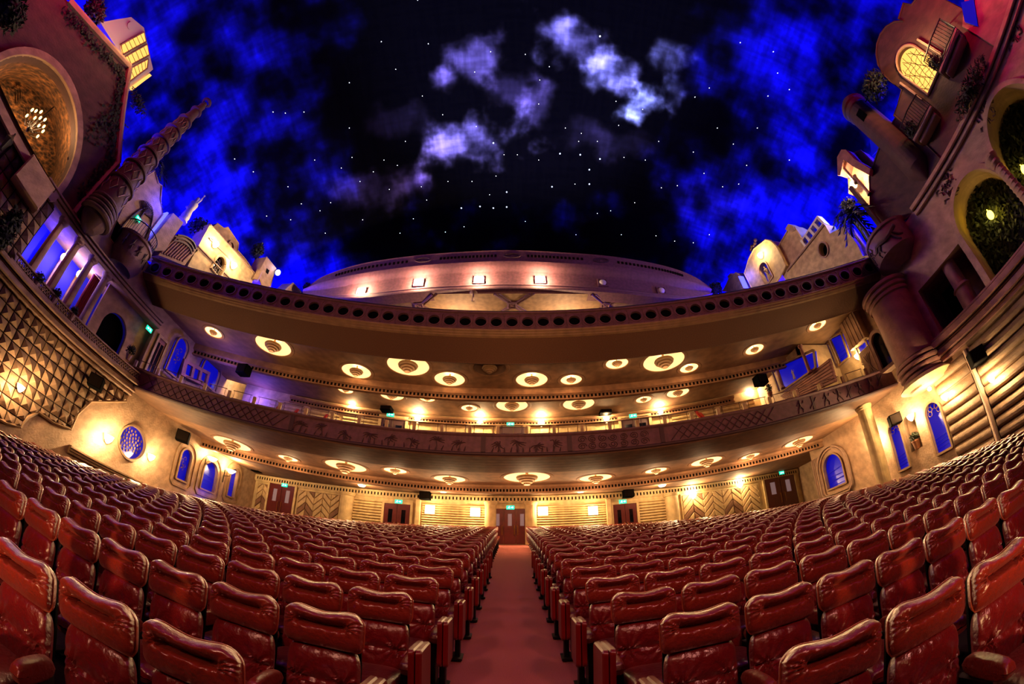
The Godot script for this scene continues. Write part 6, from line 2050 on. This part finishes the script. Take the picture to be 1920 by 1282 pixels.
func right_houses() -> void:
	# house with the glowing arched window, top right
	var lw := arch(-0.28, 1.35, 13.75, 16.2, 16)
	var o := thing("round_gable_house", "brown house with a rounded gable and a glowing arched window, top right", "house", R * Vector3(0.6, 11.6, 0))
	var body := pts([-2.2, 11.6, 4.2, 11.6, 4.2, 16.0, 3.2, 16.4, 3.1, 16.9, 2.2, 16.9])
	for i in 9: body.append(Vector2(0.7 + 1.6 * cos(PI * (0.1 + 0.9 * i / 8.0)), 16.1 + 1.6 * sin(PI * (0.1 + 0.9 * i / 8.0))))
	body.append(Vector2(-0.9, 15.2)); body.append(Vector2(-2.2, 15.0))
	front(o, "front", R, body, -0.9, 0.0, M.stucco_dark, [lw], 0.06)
	var m := mb(R); m.slab(lw, -0.35, -0.3)
	var pn := part(m, "glowing_opening", M.warm_pane, o)
	for i in 9:
		m = mb(R)
		var u := lerpf(-0.28, 1.35, (i + 0.5) / 9.0)
		var p: Array = []
		for j in 9: p.append(Vector3(u + 0.1 * sin(j * 1.3 + i * 2.0), lerpf(13.75, 16.1 - 0.5 * absf(u - 0.53), j / 8.0), -0.27))
		m.tube(p, 0.016, 4)
		part(m, "tracery", M.iron, pn)
	for i in 7:
		m = mb(R)
		var p: Array = []
		for j in 7: p.append(Vector3(lerpf(-0.26, 1.33, j / 6.0), 13.95 + i * 0.27 + 0.07 * sin(j * 2.0 + i), -0.265))
		m.tube(p, 0.012, 4)
		part(m, "tracery", M.iron, pn)
	m = mb(R)
	var e: Array = []
	for q in lw: e.append(Vector3(q.x, q.y, 0.03))
	m.tube(e, 0.08, 6, -1.0, true)
	part(m, "window_moulding", M.stucco_warm, o)
	for u in [-0.65, 1.72]:
		m = mb(R); m.box(u - 0.06, u + 0.06, 13.9, 15.4, 0.0, 0.12, 0.01)
		part(m, "lit_pilaster", M.stucco_warm, o)
	lamp(R * Vector3(0.55, 15.2, 0.8), Color(1.0, 0.75, 0.4), 3.0, 0.2)
	var bx := 0
	for q in [[0.9, 3.1, 13.3, "nearer the stage"], [-2.4, -0.6, 13.0, "farther from the stage"]]:
		var b := thing("iron_balcony", "small balcony with a curved iron railing under the glowing arched window, %s" % q[3], "balcony", R * Vector3((q[0] + q[1]) * 0.5, q[2] - 0.4, 0.3))
		m = mb(R)
		m.box(q[0], q[1], q[2] - 0.16, q[2], -0.2, 0.7, 0.04)
		m.box(q[0] + 0.15, q[1] - 0.15, q[2] - 0.34, q[2] - 0.16, -0.2, 0.5, 0.04)
		part(m, "slab", M.stucco, b)
		railing(b, [R * Vector3(q[0], q[2], 0.0), R * Vector3(q[0], q[2], 0.68), R * Vector3((q[0] + q[1]) * 0.5, q[2], 0.78), R * Vector3(q[1], q[2], 0.68), R * Vector3(q[1], q[2], 0.0)], 0.85, 26)
		shrub("shrub", "dark plants on the iron balcony %s, top right" % q[3], "plant", R * Vector3(q[0] + 0.3, q[2] + 0.4, 0.45), Vector3(0.4, 0.45, 0.4), 400, M.leaf, "", 0.1)
	# pink lit corner wall with a blue opening
	var pk := thing("rose_wall", "pink lit wall with a blue shuttered window in the upper right corner", "wall", R * Vector3(4.5, 11.6, 0))
	front(pk, "wall", R, pts([3.4, 11.62, 8.0, 11.62, 8.0, 14.6, 3.4, 13.4]), -0.5, 0.1, M.stucco_rose)
	var sw := trace("R", [1803, 6, 1826, 0, 1834, 50, 1810, 42], 0.1)
	m = mb(R); m.slab(sw, 0.1, 0.16)
	part(m, "glowing_opening", M.blue_glow, pk)  # blue shutter, given a glow for the light on it
	lamp(R * Vector3(5.2, 14.6, 2.4), Color(1.0, 0.08, 0.35), 13.0, 0.2)
	flood_can(R * Vector3(5.2, 14.6, 2.4), "pink flood lamp in front of the upper right corner wall")
	# round turret
	var tp := at_x(1618, 215, SIDE + 0.3)
	var t := thing("round_turret", "dark round turret with a domed cap below the glowing window on the right", "tower", tp - Vector3(0, 3.5, 0))
	m = mb(Transform3D(Basis(), tp))
	m.lathe(Vector3.ZERO, [Vector2(0, -5.4), Vector2(0.3, -5.1), Vector2(0.6, -4.7), Vector2(0.75, -4.5), Vector2(0.75, 0.55), Vector2(0.84, 0.6), Vector2(0.84, 0.75), Vector2(0.72, 0.95), Vector2(0.5, 1.2), Vector2(0.2, 1.35), Vector2(0, 1.38)], 24)
	part(m, "shaft", M.stucco_dark, t)
	m = mb(Transform3D(Basis(), tp))
	m.lathe(Vector3(0, 0.2, 0), [Vector2(0.75, 0), Vector2(0.8, 0.05), Vector2(0.75, 0.1)], 24)
	part(m, "ring_moulding", M.stucco_dark, t)
	m = mb(Transform3D(Basis(), tp)); m.box(-0.78, -0.72, -0.9, -0.3, -0.12, 0.3)
	part(m, "slit_window", M.dark, t)
	# plain house wall below
	var pw := thing("plain_house", "plain brown house wall above the coping between the turret and the lit loggia", "house", R * Vector3(-4.5, 11.6, 0))
	front(pw, "wall", R, trace("R", [1700, 180, 1668, 235, 1645, 280, 1628, 330, 1630, 400, 1652, 440, 1720, 392, 1790, 270, 1806, 214]), -0.8, -0.1, M.stucco_dark, [], 0.05)
	m = mb(R)
	var gb := trace("R", [1630, 262, 1646, 252, 1650, 276, 1634, 292], -0.6)
	m.slab(gb, -0.7, -0.62)
	part(m, "glowing_opening", M.blue_glow, pw)  # blue grille, its lit look put in as glow
	# lit loggia
	var lg := thing("lit_loggia", "small loggia with a bright lamp under a rounded roof on the right", "loggia", R * Vector3(-6.4, 14, 0))
	front(lg, "side_wall", R, trace("R", [1580, 284, 1598, 276, 1624, 300, 1634, 332, 1630, 392, 1616, 380, 1600, 366, 1577, 358, 1574, 318]), -1.4, -0.7, M.stucco_warm, [], 0.06)
	front(lg, "canopy", R, trace("R", [1574, 296, 1582, 282, 1590, 282, 1606, 300, 1636, 318, 1634, 330, 1604, 314, 1586, 300, 1580, 330, 1575, 330]), -0.7, 0.2, M.stucco_rose)
	for q in [[1588, 322, 1592, 352], [1612, 342, 1618, 372]]:
		var a := at_x(q[0], q[1], SIDE + 0.0)
		m = mb(Transform3D(Basis(), a)); m.lathe(Vector3(0, -0.9, 0), [Vector2(0.14, 0), Vector2(0.14, 0.1), Vector2(0.09, 0.16), Vector2(0.09, 1.3), Vector2(0.14, 1.4)], 10)
		part(m, "column", M.stucco_warm, lg)
	sconce(R, at_x(1600, 345, SIDE + 0.3), "bright lamp inside the small loggia on the right", 0.26, 9.0, Color(1.0, 0.78, 0.45))
	var ps := at_x(1634, 400, SIDE - 0.2)
	m = mb(Transform3D(Basis(), ps)); m.box(-0.12, 0.12, -2.6, 1.9, -0.12, 0.12, 0.02)
	single(m, "dark_pillar", M.plum, "tall dark pillar right of the lit loggia", "pillar", ps - Vector3(0, 2.6, 0))
	palm(R * Vector3(-8.3, 12.2, -0.7), 3.1, "dark palm in front of the pale blue sky at the right")
	palm(R * Vector3(-7.6, 11.8, 0.3), 2.2, "dark lower palm beside the tall dark pillar on the right")
	shrub("shrub", "lit green bush under the small loggia on the right", "plant", at_x(1592, 386, SIDE - 0.1), Vector3(0.4, 0.5, 0.5), 400, M.leaf_lit, "", 0.1)
	shrub("shrub", "dark tree crown between the round turret and the glowing window", "plant", at_x(1640, 162, SIDE - 0.4), Vector3(0.7, 0.6, 0.9), 900, M.leaf, "", 0.13)
	shrub("shrub", "dark bush hanging over the coping below the iron balconies", "plant", at_x(1820, 165, SIDE - 0.4), Vector3(0.4, 0.4, 1.6), 700, M.leaf, "", 0.11)
	# curved balcony with a leaping cat in relief
	var cb := thing("curved_balcony", "curved rose balcony with a leaping animal in relief, right of the upper balcony", "balcony", R * Vector3(-6.9, 10.2, 0.3))
	m = mb(Transform3D(Basis(), R * Vector3(-6.9, 0, -0.2)))
	m.lathe(Vector3.ZERO, [Vector2(0.5, 10.2), Vector2(1.0, 10.5), Vector2(1.3, 10.7), Vector2(1.3, 11.75), Vector2(1.38, 11.8), Vector2(1.38, 11.92), Vector2(1.2, 11.92)], 28)
	part(m, "front", M.rose, cb)
	m = mb()
	var cat: Array = [[-0.62, 0.12, 0.04], [-0.5, 0.3, 0.06], [-0.3, 0.28, 0.11], [0.0, 0.2, 0.1], [0.25, 0.26, 0.12], [0.42, 0.38, 0.1], [0.55, 0.46, 0.09]]
	var body2: Array = []
	for q in cat: body2.append(on_cyl(q[0], 11.0 + q[1]))
	m.tube(body2, 0.11, 7)
	for q in [[0.4, 0.3, 0.62, 0.05, 0.8, 0.0], [0.3, 0.24, 0.5, -0.1, 0.62, -0.2], [-0.3, 0.26, -0.45, 0.0, -0.3, -0.22], [-0.36, 0.26, -0.6, -0.05, -0.52, -0.25]]:
		m.tube([on_cyl(q[0], 11.0 + q[1]), on_cyl(q[2], 11.0 + q[3]), on_cyl(q[4], 11.0 + q[5])], 0.06, 6, 0.035)
	m.tube([on_cyl(-0.6, 11.14), on_cyl(-0.85, 11.2), on_cyl(-0.95, 11.42), on_cyl(-0.8, 11.5)], 0.035, 5, 0.02)
	m.ball(on_cyl(0.62, 11.5), Vector3(0.1, 0.1, 0.1), 6)
	part(m, "animal_relief", M.plum, cb)
	for k in 3:
		m = mb()
		var p: Array = []
		for j in 16:
			var a := 0.7 * j; var r := 0.26 * (1.0 - j / 18.0)
			p.append(on_cyl(-1.35 + 0.12 * k + r * cos(a), 10.9 + 0.3 * k + r * sin(a)))
		m.tube(p, 0.03, 5)
		part(m, "scroll", M.plum, cb)
	# gabled house with the round black window and its blue lit roof gallery
	var gh := thing("gabled_house", "cream gabled house with a round black window above the right of the upper balcony", "house", R * Vector3(-10.5, 12.3, 0))
	var rw := rt(1544, 468)
	front(gh, "front", R, trace("R", [1466, 512, 1478, 506, 1511, 466, 1546, 420, 1556, 438, 1582, 424, 1607, 458, 1618, 480, 1634, 478, 1638, 500, 1560, 520, 1478, 535]), -0.9, 0.0, M.cream, [disc(rw.x, rw.y, 0.34, 0.4, 20)])
	m = mb(R); m.slab(disc(rw.x, rw.y, 0.42, 0.48, 20), 0.0, 0.06, [disc(rw.x, rw.y, 0.34, 0.4, 20)])
	part(m, "window_surround", M.stucco, gh)
	m = mb(R); m.slab(disc(rw.x, rw.y, 0.36, 0.42, 20), -0.4, -0.35)
	part(m, "round_window", M.dark, gh)
	m = mb(R)
	var ga := rt(1546, 420); var gc := rt(1476, 508)
	m.tube([Vector3(ga.x, ga.y, 0.03), Vector3(gc.x, gc.y, 0.03)], 0.08, 6)
	part(m, "gable_coping", M.stucco, gh)
	var rg := thing("roof_gallery", "pale roof gallery with blue lit square openings beside the gabled house on the right", "gallery", R * Vector3(-10.8, 14.8, -0.3))
	var ro := trace("R", [1500, 452, 1532, 404, 1547, 419, 1511, 466], -0.1)
	var hs: Array = []
	for i in 4:
		var t0 := 0.07 + 0.235 * i; var t1 := t0 + 0.15
		var q := PackedVector2Array()
		for w in [[t0, 0.16], [t1, 0.16], [t1, 0.78], [t0, 0.78]]: q.append(ro[0].lerp(ro[1], w[0]).lerp(ro[3].lerp(ro[2], w[0]), w[1]))
		hs.append(q)
	m = mb(R); m.slab(ro, -0.5, -0.1, hs)
	part(m, "pierced_wall", M.marble, rg)
	for q in hs:
		m = mb(R); m.slab(q, -0.5, -0.42)
		part(m, "blue_glow_backing", M.blue_glow, rg)  # added glow in place of blue light inside the openings
	var ct := thing("corner_house", "brown house with a stub chimney left of the blue lit roof gallery on the right", "house", R * Vector3(-12.4, 15, -0.2))
	front(ct, "wall", R, trace("R", [1458, 460, 1480, 422, 1488, 426, 1502, 448, 1510, 467, 1480, 506, 1462, 520]), -1.2, -0.12, M.stucco_warm, [], 0.06)
	m = mb(R)
	m.slab(trace("R", [1474, 430, 1480, 420, 1489, 424, 1492, 432, 1484, 436], -0.1), -0.6, 0.0)
	part(m, "chimney", M.stucco, ct)
	# round house with a lit blue niche and figure
	var rh := thing("round_house", "cream round house with a bright lamp over a blue niche on the right", "house", R * Vector3(-15.3, 16.8, 0))
	var rn := arch(rt(1436, 530).x, rt(1454, 524).x, rt(1445, 527).y, rt(1434, 488).y)
	front(rh, "front", R, trace("R", [1398, 512, 1405, 489, 1416, 467, 1438, 450, 1448, 452, 1458, 462, 1468, 480, 1476, 498, 1466, 520, 1456, 534, 1414, 544]), -1.2, 0.1, M.cream, [rn], 0.07)
	m = mb(R); m.slab(rn, -0.3, -0.24)
	part(m, "niche_blue_glow", M.blue_glow, rh)  # niche back glows in place of its blue lamplight
	m = mb(R); m.slab(Geometry2D.offset_polygon(rn, 0.1)[0], 0.1, 0.16, [rn])
	part(m, "niche_frame", M.stucco_warm, rh)
	statue(R * Vector3((rn[0].x + rn[1].x) * 0.5, rn[0].y + 0.05, -0.08), 1.25, "dark statue in the blue niche of the round house on the right", M.stucco)
	sconce(R, at_x(1425, 479, SIDE - 0.25), "bright lamp over the blue niche of the round house", 0.26, 4.5, Color(1.0, 0.78, 0.45))
	var rs := rt(1412, 462)
	m = mb(R)
	for i in 5: m.ball(Vector3(rs.x - 0.3 + 0.2 * i, rs.y + 0.1 * sin(i * 2.0), 0.0), Vector3(0.16, 0.14, 0.14), 5)
	part(m, "roof_ornament", M.plum, rh)
	var sm := thing("small_house", "small shadowed house with a blue lit strip at the right foot of the cornice", "house", R * Vector3(-18.5, 17.8, 0))
	front(sm, "wall", R, trace("R", [1355, 545, 1368, 520, 1380, 511, 1392, 520, 1402, 542, 1385, 552]), -1.0, 0.0, M.stucco, [], 0.05)
	m = mb(R); m.slab(trace("R", [1386, 518, 1394, 518, 1404, 540, 1396, 540], 0.0), 0.0, 0.1)
	part(m, "blue_strip_light", M.blue_strip, sm)
	m = mb(R); m.slab(trace("R", [1400, 525, 1408, 518, 1414, 530, 1406, 536], 0.0), -0.1, 0.05)
	part(m, "glowing_opening", M.blue_glow, sm)  # small blue square, its lit look put in as glow
	m = mb(R); m.slab(trace("R", [1362, 518, 1368, 512, 1372, 520, 1366, 526], 0.0), -0.5, -0.1)
	part(m, "chimney", M.stucco, sm)
	lamp(R * Vector3(-17.4, 18.6, 0.6), Color(0.3, 0.3, 1.0), 2.0, 0.1)
	shrub("shrub", "dark shrub at the right foot of the curved cornice", "plant", at_x(1342, 542, SIDE - 0.2), Vector3(0.6, 0.6, 0.6), 400, M.leaf)
	m = mb()
	var cl := R * Vector3(-6.6, 11.9, -0.2)
	lamp(R * Vector3(-8.4, 16.4, -2.2), Color(0.25, 0.5, 1.0), 14.0, 0.2)
	m = mb(Transform3D(Basis(), R * Vector3(-8.4, 16.4, -2.2)))
	m.ball(Vector3.ZERO, Vector3(0.16, 0.16, 0.16), 6)
	single(m, "flood_lamp_bulb", M.blue_strip, "pale blue flood lamp behind the palms on the right", "lamp", R * Vector3(-8.4, 16.2, -2.2))

func on_cyl(u: float, y: float) -> Vector3:               # on the front of the curved balcony, u along it towards the stage
	var a := PI * 0.42 - u / 1.1
	return R * Vector3(-6.9 + 1.32 * cos(a), y, -0.2 + 1.32 * sin(a))

# ---- the seats ------------------------------------------------------------------------------------------------------------------
func cushion(w: float, h: float, d: float, n: int, fn: Callable, round_ := 4.0) -> PackedVector3Array:
	# a stuffed pillow: two quilted faces meeting in a seam; fn(a, b, front) adds its own hollows and folds
	var t := PackedVector3Array()
	for side in [1.0, -1.0]:
		var g: Array = []
		for j in n + 1:
			var row: Array = []
			for i in n + 1:
				var a: float = -cos(PI * i / n) * 0.35 + (2.0 * i / n - 1.0) * 0.65
				var b: float = -cos(PI * j / n) * 0.35 + (2.0 * j / n - 1.0) * 0.65
				var x := a * w * 0.5 * (1.0 - 0.09 * pow(absf(b), 5.0))
				var y := b * h * 0.5 * (1.0 - 0.10 * pow(absf(a), 6.0))
				var z: float = side * d * 0.5 * pow(maxf(0.0, 1.0 - pow(absf(a), round_)), 0.42) * pow(maxf(0.0, 1.0 - pow(absf(b), round_)), 0.42)
				row.append(fn.call(Vector3(x, y, z), a, b, side))
			g.append(row)
		for j in n:
			for i in n:
				var q := [g[j][i], g[j][i + 1], g[j + 1][i + 1], g[j + 1][i]]
				if side > 0: t.append_array([q[0], q[2], q[1], q[0], q[3], q[2]])
				else: t.append_array([q[0], q[1], q[2], q[0], q[2], q[3]])
	return t

func fold(a: float, b: float, ca: float, cb: float, n: float, reach: float, deep: float) -> float:   # gathers running out of a tuck
	var dx := (absf(a) - ca); var dy := (b - cb)
	var r := sqrt(dx * dx + dy * dy)
	return deep * sin(atan2(dy, dx) * n + 3.0 * a) * exp(-r / reach) * smoothstep(0.0, 0.1, r)

func headrest_at(p: Vector3, a: float, b: float, side: float, v: float) -> Vector3:
	p.y += 0.062 * (pow(absf(a), 1.6) - 0.6) * smoothstep(-0.1, 1.0, b) - 0.05 * pow(absf(a), 7.0) * smoothstep(0.2, 1.0, b)
	if side > 0:
		var dent := exp(-pow((b - 0.2) / 0.2, 2.0)) * (1.0 - smoothstep(0.46, 0.74, absf(a)))
		p.z -= 0.085 * dent
		p.z += 0.008 * exp(-pow((b - 0.72) / 0.2, 2.0)) * (1.0 - absf(a) * 0.5)
		p.z += fold(a, b, 0.6, 0.2, 11.0, 0.3, 0.014)
		p.z += 0.0028 * sin(a * 26.0 + v * 3.0 + 4.0 * b) * exp(-pow((b - 0.05) / 0.3, 2.0)) * (1.0 - a * a)
		p.z -= 0.006 * exp(-pow((a - 0.1 * v) / 0.05, 2.0)) * smoothstep(0.1, -0.4, b)
	return p
func back_at(p: Vector3, a: float, b: float, side: float, v: float) -> Vector3:
	if side > 0:
		p.z -= 0.036 * exp(-pow((b + 0.02) / 0.08, 2.0)) * (0.45 + 0.55 * smoothstep(0.2, 0.75, absf(a))) * (1.0 - smoothstep(0.86, 1.0, absf(a)))
		p.z += fold(a, b, 0.62, -0.02, 10.0, 0.36, 0.016)
		p.z += 0.003 * sin(a * 21.0 + v * 2.0 + b * 3.0) * exp(-pow(b / 0.3, 2.0))
		p.z -= 0.007 * exp(-pow((a + 0.06 * v) / 0.04, 2.0)) * smoothstep(0.2, 0.9, b)
	p.z += 0.02 * side * exp(-pow((b - 0.5) / 0.4, 2.0)) * (1.0 - a * a)
	return p
func seat_at(p: Vector3, a: float, b: float, side: float, v: float) -> Vector3:
	if side > 0:
		p.z += 0.012 * (1.0 - a * a) * smoothstep(-0.4, -0.9, b)
		p.z += 0.003 * sin(a * 22.0 + v) * smoothstep(-0.3, -1.0, b)
	return p
func arm_at(p: Vector3, a: float, b: float, side: float, _v: float) -> Vector3:
	p.z += 0.002 * sin(b * 18.0) * side
	return p

func seat_meshes(n: int, v: float) -> Dictionary:          # name -> mesh of one seat, front towards +z, standing on y = 0
	var d := {}
	var lean := Transform3D(Basis(Vector3.RIGHT, -0.15), Vector3(0, 0.38, -0.05))
	var t := cushion(0.57, 0.31, 0.2, n, headrest_at.bind(v))
	d.headrest = moved(t, lean * Transform3D(Basis(), Vector3(0, 0.60, 0.035)))
	t = cushion(0.52, 0.52, 0.17, n, back_at.bind(v))
	d.backrest = moved(t, lean * Transform3D(Basis(), Vector3(0, 0.205, 0.0)))
	t = cushion(0.5, 0.50, 0.17, n, seat_at.bind(v))
	d.seat_cushion = moved(t, Transform3D(Basis(Vector3.RIGHT, -PI * 0.5 + 0.1), Vector3(0, 0.36, 0.24)))
	return d
func moved(t: PackedVector3Array, tr: Transform3D) -> PackedVector3Array:
	var o := t.duplicate()
	for i in o.size(): o[i] = tr * o[i]
	return o

func rim_lit_piping(v: float) -> PackedVector3Array:                # corded seam round the headrest, paler to stand in for light from behind
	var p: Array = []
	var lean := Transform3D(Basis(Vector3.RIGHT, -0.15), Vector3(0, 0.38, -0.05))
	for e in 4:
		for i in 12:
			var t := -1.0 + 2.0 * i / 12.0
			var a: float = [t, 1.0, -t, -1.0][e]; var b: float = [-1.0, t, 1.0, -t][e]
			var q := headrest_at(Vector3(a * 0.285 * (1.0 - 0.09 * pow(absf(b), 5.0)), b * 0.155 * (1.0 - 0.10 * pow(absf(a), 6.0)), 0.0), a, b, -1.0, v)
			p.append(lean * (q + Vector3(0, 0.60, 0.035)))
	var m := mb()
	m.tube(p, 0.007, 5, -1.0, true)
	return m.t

func arm_mesh(n: int) -> PackedVector3Array:
	var t := cushion(0.105, 0.36, 0.15, n, arm_at.bind(0.0), 3.0)
	return moved(t, Transform3D(Basis(Vector3.RIGHT, -PI * 0.5 + 0.06), Vector3(0, 0.52, 0.14)))
func shell_mb() -> MB:
	var m := mb()
	var lean := Transform3D(Basis(Vector3.RIGHT, -0.15), Vector3(0, 0.38, -0.05))
	m.frame(lean)
	m.slab(pts([-0.23, -0.05, 0.23, -0.05, 0.25, 0.3, 0.235, 0.68, 0.2, 0.71, -0.2, 0.71, -0.235, 0.68, -0.25, 0.3]), -0.075, -0.05)
	return m
func leg_mb(s: float) -> MB:
	var m := mb()
	m.box(s * 0.28 - 0.03, s * 0.28 + 0.03, 0.0, 0.46, -0.06, 0.2, 0.01)
	m.box(s * 0.28 - 0.05, s * 0.28 + 0.05, 0.0, 0.025, -0.12, 0.3)
	return m
func tray_mb(s: float, k: int) -> MB:                        # the aisle end: two padded red flaps on a black foot
	var m := mb(Transform3D(Basis(Vector3(0, 0, 1), Vector3(0, 1, 0), Vector3(s, 0, 0)), Vector3(s * (0.35 + 0.055 * k), 0, 0)))
	var p := PackedVector2Array()
	for q in [[0.36, 0.3, 0], [0.36, 0.66, 1], [-0.02, 0.66, 2], [-0.02, 0.3, 3]]:
		for i in 4:
			var a: float = -PI * 0.5 + PI * 0.5 * q[2] + PI * 0.5 * i / 3.0
			p.append(Vector2(q[0], q[1]) + 0.05 * Vector2(cos(a), sin(a)))
	m.slab(p, 0.0, 0.045, [], 0.012)
	return m

func mesh_of(t: PackedVector3Array, mat: Material) -> ArrayMesh:
	var am := made(t, Vector3.ZERO, false)
	am.surface_set_material(0, mat)
	return am
func child(root: Node3D, called: String, mesh: Mesh) -> MeshInstance3D:
	var o := MeshInstance3D.new(); o.name = called; o.mesh = mesh
	root.add_child(o, true)
	return o

func make_seat(v: float, tray: float, arms: Array) -> Node3D:
	var o := Node3D.new(); o.name = "theatre_seat"
	var d := seat_meshes(44, v)
	child(o, "headrest", mesh_of(d.headrest, M.leather_warm_lit)).set_meta("label", "red padded headrest with warm light painted in")
	var hr: Node3D = o.get_child(0)
	child(hr, "rim_lit_piping", mesh_of(rim_lit_piping(v), M.rim_lit_piping))
	child(o, "backrest", mesh_of(d.backrest, M.leather))
	child(o, "seat_cushion", mesh_of(d.seat_cushion, M.leather))
	child(o, "back_shell", mesh_of(shell_mb().t, M.black_plastic))
	for s in arms:
		child(o, "armrest", mesh_of(moved(arm_mesh(14), Transform3D(Basis(), Vector3(0.31 * s, 0, 0))), M.leather_warm_lit))
		child(o, "leg", mesh_of(leg_mb(s).t, M.iron))
	if tray != 0.0:
		for k in 2: child(o, "folding_tray", mesh_of(tray_mb(tray, k).t, M.panel_red))
		var m := mb()
		m.box(tray * 0.38 - 0.03, tray * 0.38 + 0.03, 0.0, 0.28, 0.1, 0.22, 0.01)
		m.box(tray * 0.38 - 0.06, tray * 0.38 + 0.06, 0.0, 0.025, 0.0, 0.32)
		child(o, "tray_post", mesh_of(m.t, M.iron))
	return o

func stalls() -> void:
	var kinds := {}
	for v in 3:
		kinds["mid%d" % v] = make_seat(float(v - 1), 0.0, [1])
	kinds["aisle-1"] = make_seat(0.3, 1.0, [-1, 1])            # end of the left block: flaps on its right hand side
	kinds["aisle1"] = make_seat(-0.4, -1.0, [-1, 1])
	var spots: Array = []
	var row := 0
	while true:
		var z0 := -1.56 if row == 0 else -2.5 - (row - 1) * 0.83
		if z0 < -20.3: break
		for s in [-1, 1]:
			var x := 0.96 + 0.46 * exp(-row / 1.7)
			var k := 0
			while x < SIDE - 0.8:
				var bend := 15.0 if row == 0 else 34.0 if row == 1 else 44.0
				var z := z0 + x * x / bend
				if z < 0.4 and not (z0 < -20.0 and x < 1.0):
					var p := Vector3(x * s, floor_y(x, z), z)
					var q := shown(p + Vector3(0, 0.8, 0))
					if q.x > -160 and q.x < 2080 and q.y < 1400:
						spots.append([p, s, row, k, (p + Vector3(0, 0.9, 0) - EYE).length(), atan2(x * s * 2.0 / bend, 1.0)])
				x += 0.625
				k += 1
		row += 1
	spots.sort_custom(func(a, b): return a[4] < b[4])
	var rest: Array = []
	for i in spots.size():
		var q: Array = spots[i]
		var p: Vector3 = q[0]
		var turn: float = -q[5]
		var tr := Transform3D(stand(p + Vector3(0, 0.6, 0)) * Basis(Vector3.UP, turn), bow(p))
		if i < 300:
			var kind: String = "aisle%d" % q[1] if q[3] == 0 else "mid%d" % ((q[2] * 7 + q[3] * 5) % 3)
			var o: Node3D = kinds[kind].duplicate()
			o.name = numbered("theatre_seat")
			add_child(o)
			o.transform = tr
			var side := "left" if q[1] < 0 else "right"
			var which := "red leather aisle seat with folded trays, %s of the carpet, %s row back" % [side, ordinal(q[2] + 1)] if q[3] == 0 else "red leather seat %s of the aisle, %s row back, %s from the aisle" % [side, ordinal(q[2] + 1), ordinal(q[3] + 1)]
			tag(o, which, "seat", "red leather seats of the stalls")
		else:
			rest.append(tr)
	for k in kinds: kinds[k].free()
	# the farther seats
	var d := seat_meshes(9, 0.0)
	var am := ArrayMesh.new()
	for e in [[d.headrest, M.leather_warm_lit], [d.backrest, M.leather], [d.seat_cushion, M.leather], [moved(arm_mesh(5), Transform3D(Basis(), Vector3(0.31, 0, 0))), M.leather_warm_lit], [leg_mb(1.0).t, M.iron]]:
		var one := made(e[0], Vector3.ZERO, false)
		am.add_surface_from_arrays(Mesh.PRIMITIVE_TRIANGLES, one.surface_get_arrays(0))
		am.surface_set_material(am.get_surface_count() - 1, e[1])
	var mm := MultiMesh.new(); mm.transform_format = MultiMesh.TRANSFORM_3D; mm.mesh = am; mm.instance_count = rest.size()
	for i in rest.size(): mm.set_instance_transform(i, rest[i])
	var mi := MultiMeshInstance3D.new(); mi.name = "farther_theatre_seats"; mi.multimesh = mm
	add_child(mi)
	tag(mi, "rows of red leather seats filling the far stalls up to the back wall", "seats")
	mi.set_meta("kind", "stuff")
	# the front row of the lower balcony: only the tops show over its parapet
	var bs := Node3D.new()
	child(bs, "headrest", mesh_of(d.headrest, M.leather_warm_lit))
	child(bs, "backrest", mesh_of(d.backrest, M.leather))
	child(bs, "seat_cushion", mesh_of(d.seat_cushion, M.leather))
	for i in 50:
		var x := -15.3 + i * 0.625
		var p := Vector3(x, 6.45, arc_z(x, PZ - 1.15, PR))
		var o: Node3D = bs.duplicate(); o.name = numbered("balcony_seat"); add_child(o)
		o.transform = Transform3D(stand(p + Vector3(0, 0.8, 0)) * Basis(Vector3.UP, -x / 28.0), bow(p))
		tag(o, "red seat top showing over the lower balcony parapet, %s from the left" % ordinal(i + 1), "seat", "front row seats of the lower balcony")
	bs.free()

func shown(p: Vector3) -> Vector2:                           # where the photograph shows a point of the hall
	var v := p - EYE
	var c := cos(PITCH); var s := sin(PITCH)
	var y := v.y * c + v.z * s; var z := -v.z * c + v.y * s
	var rho := maxf(sqrt(v.x * v.x + y * y), 0.00001)
	var t := atan2(rho, z)
	return Vector2(960.0 + v.x / rho * t * FOCAL, 641.0 - y / rho * t * FOCAL)
